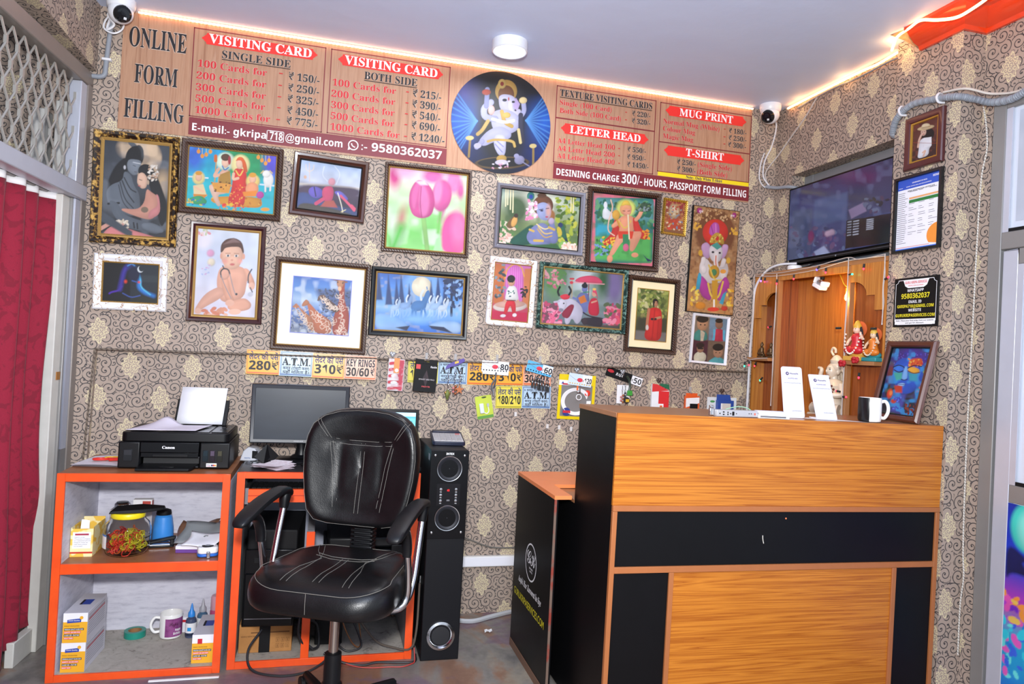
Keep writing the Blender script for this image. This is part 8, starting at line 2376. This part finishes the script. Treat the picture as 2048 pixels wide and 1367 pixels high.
# padded roll at the head end
bl = MB()
for i in range(8):
    z = .500 + i * .0135
    bl.box(-.040, .182 + i * .0006, z, .040, .226 + i * .0006, z + .0105, PLB)
bl.box(-.030, .192, .495, .030, .216, .62, mat('#3f4044', .5))
bl.build('bellows', ch, bevel=.003)
MB().box(-.030, -.02, .392, .030, .23, .402, BLACKM).box(-.028, .205, .392, .028, .232, .51, BLACKM).build('back_bracket', ch)
def strap(mb, path, m):
    """sweep a rounded flat section (half width, half thickness per point) along a path of (x, y, z, hw, ht)"""
    n = 12
    P = []
    for i in range(len(path) - 1):
        p0, p1, p2, p3 = (np.array(path[max(0, min(len(path) - 1, i + q))], float) for q in (-1, 0, 1, 2))
        for j in range(6):
            t = j / 6
            P.append(.5 * (2 * p1 + (p2 - p0) * t + (2 * p0 - 5 * p1 + 4 * p2 - p3) * t * t + (3 * p1 - p0 - 3 * p2 + p3) * t ** 3))
    P.append(np.array(path[-1], float))
    vs = []
    for i, p in enumerate(P):
        d = P[min(i + 1, len(P) - 1)] - P[max(0, i - 1)]
        nn = np.array([-d[2], d[1]]) / max(1e-9, math.hypot(d[1], d[2]))
        for k in range(n):
            a = 2 * PI * k / n
            ca, sa = math.copysign(abs(math.cos(a)) ** .6, math.cos(a)), math.copysign(abs(math.sin(a)) ** .6, math.sin(a))
            vs.append((p[0] + p[3] * ca, p[1] + nn[0] * p[4] * sa, p[2] + nn[1] * p[4] * sa))
    k = len(P)
    mb.add(vs, [(i * n + j, i * n + (j + 1) % n, (i + 1) * n + (j + 1) % n, (i + 1) * n + j) for i in range(k - 1) for j in range(n)] + [tuple(range(n)), tuple(range((k - 1) * n, k * n))], m)


for s_ in (-1, 1):
    X_ = s_ * .243
    ar = MB()
    strap(ar, [(X_, -.185, .648, .014, .006), (X_, -.180, .658, .023, .011), (X_, -.14, .676, .028, .012), (X_, -.06, .700, .028, .012), (X_, .03, .714, .026, .012), (X_, .085, .713, .023, .013), (X_, .112, .700, .019, .013), (X_, .114, .690, .015, .010)], PLB)
    strap(ar, [(X_, .100, .706, .018, .020), (X_, .094, .685, .016, .019), (X_, .088, .652, .013, .014)], PLB)
    strap(ar, [(X_, -.145, .668, .019, .011), (X_, -.100, .664, .018, .012), (X_, -.070, .640, .016, .012), (X_, -.054, .604, .015, .012), (X_, -.050, .576, .013, .012)], PLB)
    arm = ar.build('armrest', ch, angle=50)
    t2 = MB()
    t2.tube([(X_, .090, .658), (X_, .058, .56), (X_ * .99, .030, .47), (X_ * .92, .0, .415), (s_ * .15, -.010, .400), (s_ * .05, -.012, .398)], .0115, CHROME, 12)
    t2.tube([(X_, -.050, .590), (X_, -.030, .52), (X_ * .99, -.020, .45), (X_ * .92, -.035, .412), (s_ * .15, -.045, .400), (s_ * .05, -.047, .398)], .0115, CHROME, 12)
    t2.build('chrome_tube', arm)
MB().box(-.11, -.12, .385, .11, .12, .3975, BLACKM).box(-.05, -.06, .355, .05, .06, .3845, BLACKM).build('mechanism', ch, bevel=.004)
MB().cyl((0, 0, .235), (0, 0, .354), .0150, CHROMED, 20).build('gas_lift', ch)
MB().lathe((0, 0, 0), [(.026, .09), (.0275, .18), (.0265, .232), (.017, .236)], PLB, 24).lathe((0, 0, 0), [(.034, .06), (.036, .10), (.033, .135), (.0275, .142)], PLB, 24).build('column_cover', ch)
bs = MB()
for i in range(5):
    a = 2 * PI * i / 5 + 1.05
    d = Vector((math.cos(a), math.sin(a), 0))
    bs.tube([d * .02 + Vector((0, 0, .064)), d * .15 + Vector((0, 0, .062)), d * .262 + Vector((0, 0, .054))], lambda q: .021 - .007 * q, PLB, 10)
bs.lathe((0, 0, 0), [(0, .043), (.045, .045), (.045, .086), (.034, .090)], PLB, 20)
bs.build('star_base', ch)
for i in range(5):
    a = 2 * PI * i / 5 + 1.05
    d = Vector((math.cos(a), math.sin(a), 0))
    n_ = Vector((-d.y, d.x, 0))
    c_ = d * .265 + Vector((0, 0, .0255))
    w_ = MB()
    for s_ in (-1, 1):
        w_.cyl(c_ + n_ * (.006 * s_), c_ + n_ * (.022 * s_), .0250, PLB, 20)
    w_.cyl(c_ + Vector((0, 0, .0)), c_ + Vector((0, 0, .034)), .008, PLB, 10)
    w_.build('caster', ch, bevel=.003)

# ================================================================ curtain
CUR = NT('crimson_curtain')
n1 = CUR.noise(CUR.obj((1, 1, 1)), 16, 2, .5, 2.0)
n2 = CUR.noise(CUR.obj(), 320, 2)
CUR.set(col=CUR.mix(CUR.ramp(n1, [(.56, 0.0), (.60, .5)]), CUR.mix(n2, '#7c0a26', '#9a1434'), '#64081e'), rough=.85, sheen=.08)
CUR = CUR.mat
c_ = thing('curtain', 'crimson pleated curtain hanging in the left doorway', 'curtain', PL, PRZ)


def cur(a, b_):
    x = -2.0 + a * 1.85
    z = .115 + b_ * 1.585
    amp = .018 + .012 * (1 - b_)
    y = .062 + amp * math.sin(x * 52 + .6 * math.sin(3 * b_)) + .009 * math.sin(x * 23 + 2 * b_)
    z += (1 - b_) * (.05 * math.sin(x * 9 + 1.2) - .045 * (x < -.36) * 1.0)
    xr = x + (1 - b_) * .03 * math.sin(b_ * 9) * (a ** 6) - .03 * math.exp(-((b_ - .55) / .3) ** 2) * a ** 8
    return (xr, y, z)


cm_ = MB().grid(cur, 260, 26, CUR).build('cloth', c_, angle=80)
sf = cm_.modifiers.new('thick', 'SOLIDIFY'); sf.thickness = .0025


def curtop(a, b_):
    x, y, z = cur(a, 1.0)
    return (x, y + .001, 1.700 + b_ * .026)


h_ = MB().grid(curtop, 260, 1, WHITE).build('heading_tape', c_, angle=80)
sf = h_.modifiers.new('thick', 'SOLIDIFY'); sf.thickness = .0025
MB().cyl((-2.1, .062, 1.727), (-.11, .062, 1.727), .006, ALU, 10).build('curtain_rod', c_)

# ================================================================ ceiling lamp, cameras, light ropes, conduits
o = thing('ceiling_lamp', 'round white surface ceiling lamp, lit', 'lamp', (.690, 2.900, ZC - .0003))
MB().lathe((0, 0, 0), [(0, 0), (.075, 0), (.075, -.040), (.071, -.044), (.067, -.042)], mat('#dfe2ea', .35), 40).build('housing', o, angle=30)
MB().lathe((0, 0, -.0415), [(.0665, 0), (.060, -.004), (0, -.006)], glow('#eef4ff', 6.0), 40).build('diffuser', o)


def cctv(loc, rz, label):
    o = thing('security_camera', label, 'camera', loc, rz)
    W_ = mat('#e6e8ee', .3)
    MB().lathe((0, 0, 0), [(0, 0), (.052, 0), (.053, -.012), (.050, -.030), (.046, -.036)], W_, 32).build('mount_base', o, angle=30)
    MB().ell((0, 0, -.050), (.046, .046, .044), W_, 28, 18).build('housing', o)
    T = Matrix.Translation((0, 0, -.052)) @ Matrix.Rotation(math.radians(24), 4, 'X')
    MB(T).lathe((0, -.030, 0), [(0, -.020), (.022, -.018), (.031, -.010), (.034, 0.004)], GLASSD, 32, 'y').build('lens_cover', o, angle=30)
    MB(T).lathe((0, -.0505, .006), [(0, -.001), (.010, -.0008), (.0105, 0)], mat('#1c1e24', .1), 20, 'y').box(.002, -.0515, -.018, .012, -.0495, -.009, mat('#d8dade', .2)).build('lens', o)
    return o


cctv((2.105, 3.120, ZC - .0003), -55, 'white dome camera at the ceiling corner right of the price board')
cctv((-.845, 3.100, ZC - .0003), 28, 'white dome camera at the ceiling corner left of the price board')


def rope(name, label, pts, r, m, cat='light strip', n=6, sub=3, group=None):
    o = MB().tube(pts, r, m, n, sub).build(name)
    return tag(o, label, cat, group)


LEDT = NT('led_strip')
s_ = LEDT.n('ShaderNodeSeparateXYZ', {0: LEDT.obj()}).outputs
f = LEDT.m('FRACT', LEDT.m('MULTIPLY', LEDT.m('ADD', s_[0], s_[1]), 62.0))
LEDT.set(col='#fff0dc', em='#ffb27a', es=LEDT.m('ADD', 1.5, LEDT.m('MULTIPLY', LEDT.m('GREATER_THAN', f, .45), 7.0)), rough=.4)
LEDR = NT('led_strip_bright')
LEDR.set(col='#fff0dc', em='#ffa860', es=7.5, rough=.4)
rope('led_strip', 'warm LED strip along the top of the price board at the ceiling', [(-.80, 3.172, 2.513), (.2, 3.172, 2.511), (1.1, 3.172, 2.513), (2.04, 3.172, 2.512)], .0045, LEDT.mat)
rope('led_strip', 'warm LED strip along the ceiling edge above the television lintel', [(2.185, 3.09, 2.508), (2.183, 2.92, 2.508), (2.188, 2.73, 2.512), (2.186, 2.57, 2.509), (2.188, 2.50, 2.506), (2.184, 2.385, 2.511)], .0055, LEDR.mat)
rope('led_strip', 'glowing LED rope curling over the end of the orange cornice', [(2.148, 2.375, 2.510), (2.118, 2.335, 2.508), (2.080, 2.275, 2.512), (2.066, 2.205, 2.512), (2.052, 2.135, 2.510), (2.052, 2.06, 2.478), (2.062, 1.99, 2.458), (2.066, 1.93, 2.462), (2.066, 1.86, 2.476), (2.050, 1.76, 2.500)], .0055, LEDR.mat, sub=6)
for i, (p_, e_) in enumerate((((2.10, 2.32, 2.49), .22), ((2.165, 2.68, 2.49), .09), ((2.165, 2.98, 2.49), .06))):
    lamp('led_glow', 'POINT', p_, e_, (1.0, .55, .22), .02)
DARKC = mat('#3a3c40', .5)
rope('sagging_cable', 'grey cable clipped under the LED strip above the lintel', [(2.192, 3.02, 2.488), (2.192, 2.88, 2.498), (2.192, 2.74, 2.498), (2.190, 2.60, 2.490), (2.190, 2.45, 2.494), (2.188, 2.38, 2.49)], .0045, mat('#8a8a8c', .5), 'cable')
WC = mat('#dcdde2', .4)
GW_ = 'white cables by the right camera'
rope('camera_cable', 'white cable dropping from the right camera to the conduit', [(2.14, 3.15, 2.50), (2.175, 3.165, 2.44), (2.165, 3.18, 2.34), (2.13, 3.183, 2.26), (2.125, 3.183, 2.18), (2.15, 3.16, 2.125)], .0035, WC, 'cable', sub=8, group=GW_)
rope('camera_cable', 'white cable sloping from the lintel down to the right camera bundle', [(2.192, 2.88, 2.496), (2.190, 2.95, 2.43), (2.188, 3.05, 2.36), (2.175, 3.14, 2.28), (2.135, 3.178, 2.20), (2.145, 3.168, 2.13)], .0035, mat('#b9b2ae', .5), 'cable', sub=8, group=GW_)
rope('camera_cable', 'loose white cable loop beside the board corner', [(2.125, 3.183, 2.30), (2.105, 3.18, 2.24), (2.100, 3.18, 2.17), (2.125, 3.18, 2.13), (2.155, 3.165, 2.115)], .003, WC, 'cable', sub=8, group=GW_)
rope('grey_conduit', 'grey conduit running from the corner bundle into the window niche', [(2.135, 3.17, 2.125), (2.165, 3.12, 2.112), (2.190, 3.05, 2.105), (2.24, 3.02, 2.09), (2.262, 3.0, 2.075)], .0085, GREYPL, 'conduit', 10, 6)
o = thing('grey_pipe', 'grey plastic pipe with an elbow left of the price board', 'pipe', (-.915, 3.172, 2.20))
MB().tube([(-.045, .0, .03), (-.010, .0, .032), (.006, 0, .045), (.008, 0, .08), (.018, 0, .24), (.022, 0, .262)], .0095, GREYPL, 12, 8).build('pipe_body', o)
MB().box(-.006, -.012, .098, .028, .012, .108, WC).build('clip', o, bevel=.002)
GL_ = 'white cables by the left camera'
rope('camera_cable', 'white cable loop hanging under the left camera', [(-.862, 3.11, 2.485), (-.905, 3.14, 2.455), (-.915, 3.15, 2.42), (-.880, 3.15, 2.405), (-.850, 3.155, 2.43), (-.845, 3.16, 2.48)], .0035, WC, 'cable', sub=8, group=GL_)
rope('camera_cable', 'white cable pair tied to the grey pipe under the left camera', [(-.880, 3.12, 2.49), (-.900, 3.14, 2.47), (-.880, 3.15, 2.44), (-.905, 3.155, 2.42), (-.900, 3.16, 2.46)], .005, WC, 'cable', sub=8, group=GL_)
# corrugated conduit round the column
cr = MB()
cp = [Vector(p) for p in ((2.185, 2.365, 2.165), (2.150, 2.352, 2.170), (2.135, 2.318, 2.215), (2.135, 2.25, 2.246), (2.136, 2.16, 2.236), (2.138, 2.05, 2.212), (2.19, 2.02, 2.200), (2.222, 1.98, 2.180), (2.222, 1.90, 2.168), (2.222, 1.80, 2.190), (2.222, 1.6, 2.21))]
o = MB().tube(cp, lambda q: .0125 + .0014 * math.sin(q * 700), GREYPL, 10, 26).build('corrugated_conduit')
tag(o, 'grey corrugated conduit wrapping around the column top', 'conduit')
for i, (y_, z_) in enumerate(((2.292, 2.236), (2.115, 2.228))):
    o = MB().tube([(2.148, y_ + .006, z_ + .017), (2.128, y_, z_ + .016), (2.118, y_, z_), (2.128, y_, z_ - .016), (2.148, y_ - .006, z_ - .017)], .0045, WC, 8, 4).build('pipe_clip')
    tag(o, ['left white clip on the corrugated conduit', 'right white clip on the corrugated conduit'][i], 'clip')
rope('thin_cable', 'thin cream cable above the corrugated conduit toward the door', [(2.132, 2.10, 2.244), (2.150, 2.02, 2.232), (2.215, 1.97, 2.206), (2.228, 1.86, 2.190), (2.228, 1.7, 2.24)], .0045, mat('#c9c2b8', .5), 'cable', sub=8)
CLR = beads('#a39d94', '#e6e2da', .010, .3)
rope('clear_rope_light', 'unlit clear rope light hanging down the wall beside the column', [(2.236, 2.028, 2.19), (2.234, 2.010, 2.11), (2.234, 2.003, 2.02), (2.236, 2.022, 1.92), (2.238, 2.030, 1.70), (2.238, 2.033, 1.40), (2.238, 2.037, 1.05), (2.238, 2.036, .75), (2.238, 2.032, .58), (2.236, 2.024, .50), (2.238, 2.035, .40), (2.238, 2.036, .22)], .0027, CLR, 'rope light', sub=6)
rope('white_conduit_cable', 'white cable curving from the temple top down the back wall corner', [(2.175, 2.95, 1.712), (2.125, 3.02, 1.708), (2.108, 3.10, 1.68), (2.098, 3.165, 1.60), (2.098, 3.176, 1.45), (2.094, 3.178, 1.25), (2.092, 3.180, 1.0), (2.092, 3.180, .8)], .0055, WC, 'cable', sub=8)
# trunking and cable low on the back wall
o = thing('cable_trunking', 'white cable trunking low on the wall right of the speaker', 'trunking', (.77, 3.2195, .243))
MB().box(-.36, -.022, -.024, .42, -.0002, .024, mat('#e4e2e0', .4)).build('channel', o, bevel=.002)
MB().box(-.36, -.0245, -.020, .42, -.0224, .020, WHITEP).build('cover', o, bevel=.001)
rope('wall_cable', 'grey cable sagging over the trunking right of the speaker', [(.60, 3.213, .38), (.70, 3.212, .34), (.80, 3.212, .305), (.92, 3.212, .30), (1.05, 3.212, .295)], .004, mat('#6a6660', .5), 'cable', sub=6)
rope('floor_cable', 'grey flat cable lying along the foot of the back wall', [(.60, 3.13, .012), (.70, 3.10, .010), (.80, 3.14, .012), (.92, 3.19, .012), (1.05, 3.195, .012)], .0105, mat('#b4b6ba', .45), 'cable', sub=8)
o = MB().grid(lambda a, b_: (.735 + a * .035, 2.985 + b_ * .025, .002 + .006 * abs(math.sin(a * 5 + b_ * 3))), 5, 4, WHITE).build('paper_scrap')
tag(o, 'crumpled white paper scrap on the floor near the black cabinet', 'scrap')
o = MB().box(-.53, 2.715, .0005, -.30, 2.725, .004, WHITE).build('paper_strip')
tag(o, 'thin white paper strip on the floor before the shelf unit', 'scrap')
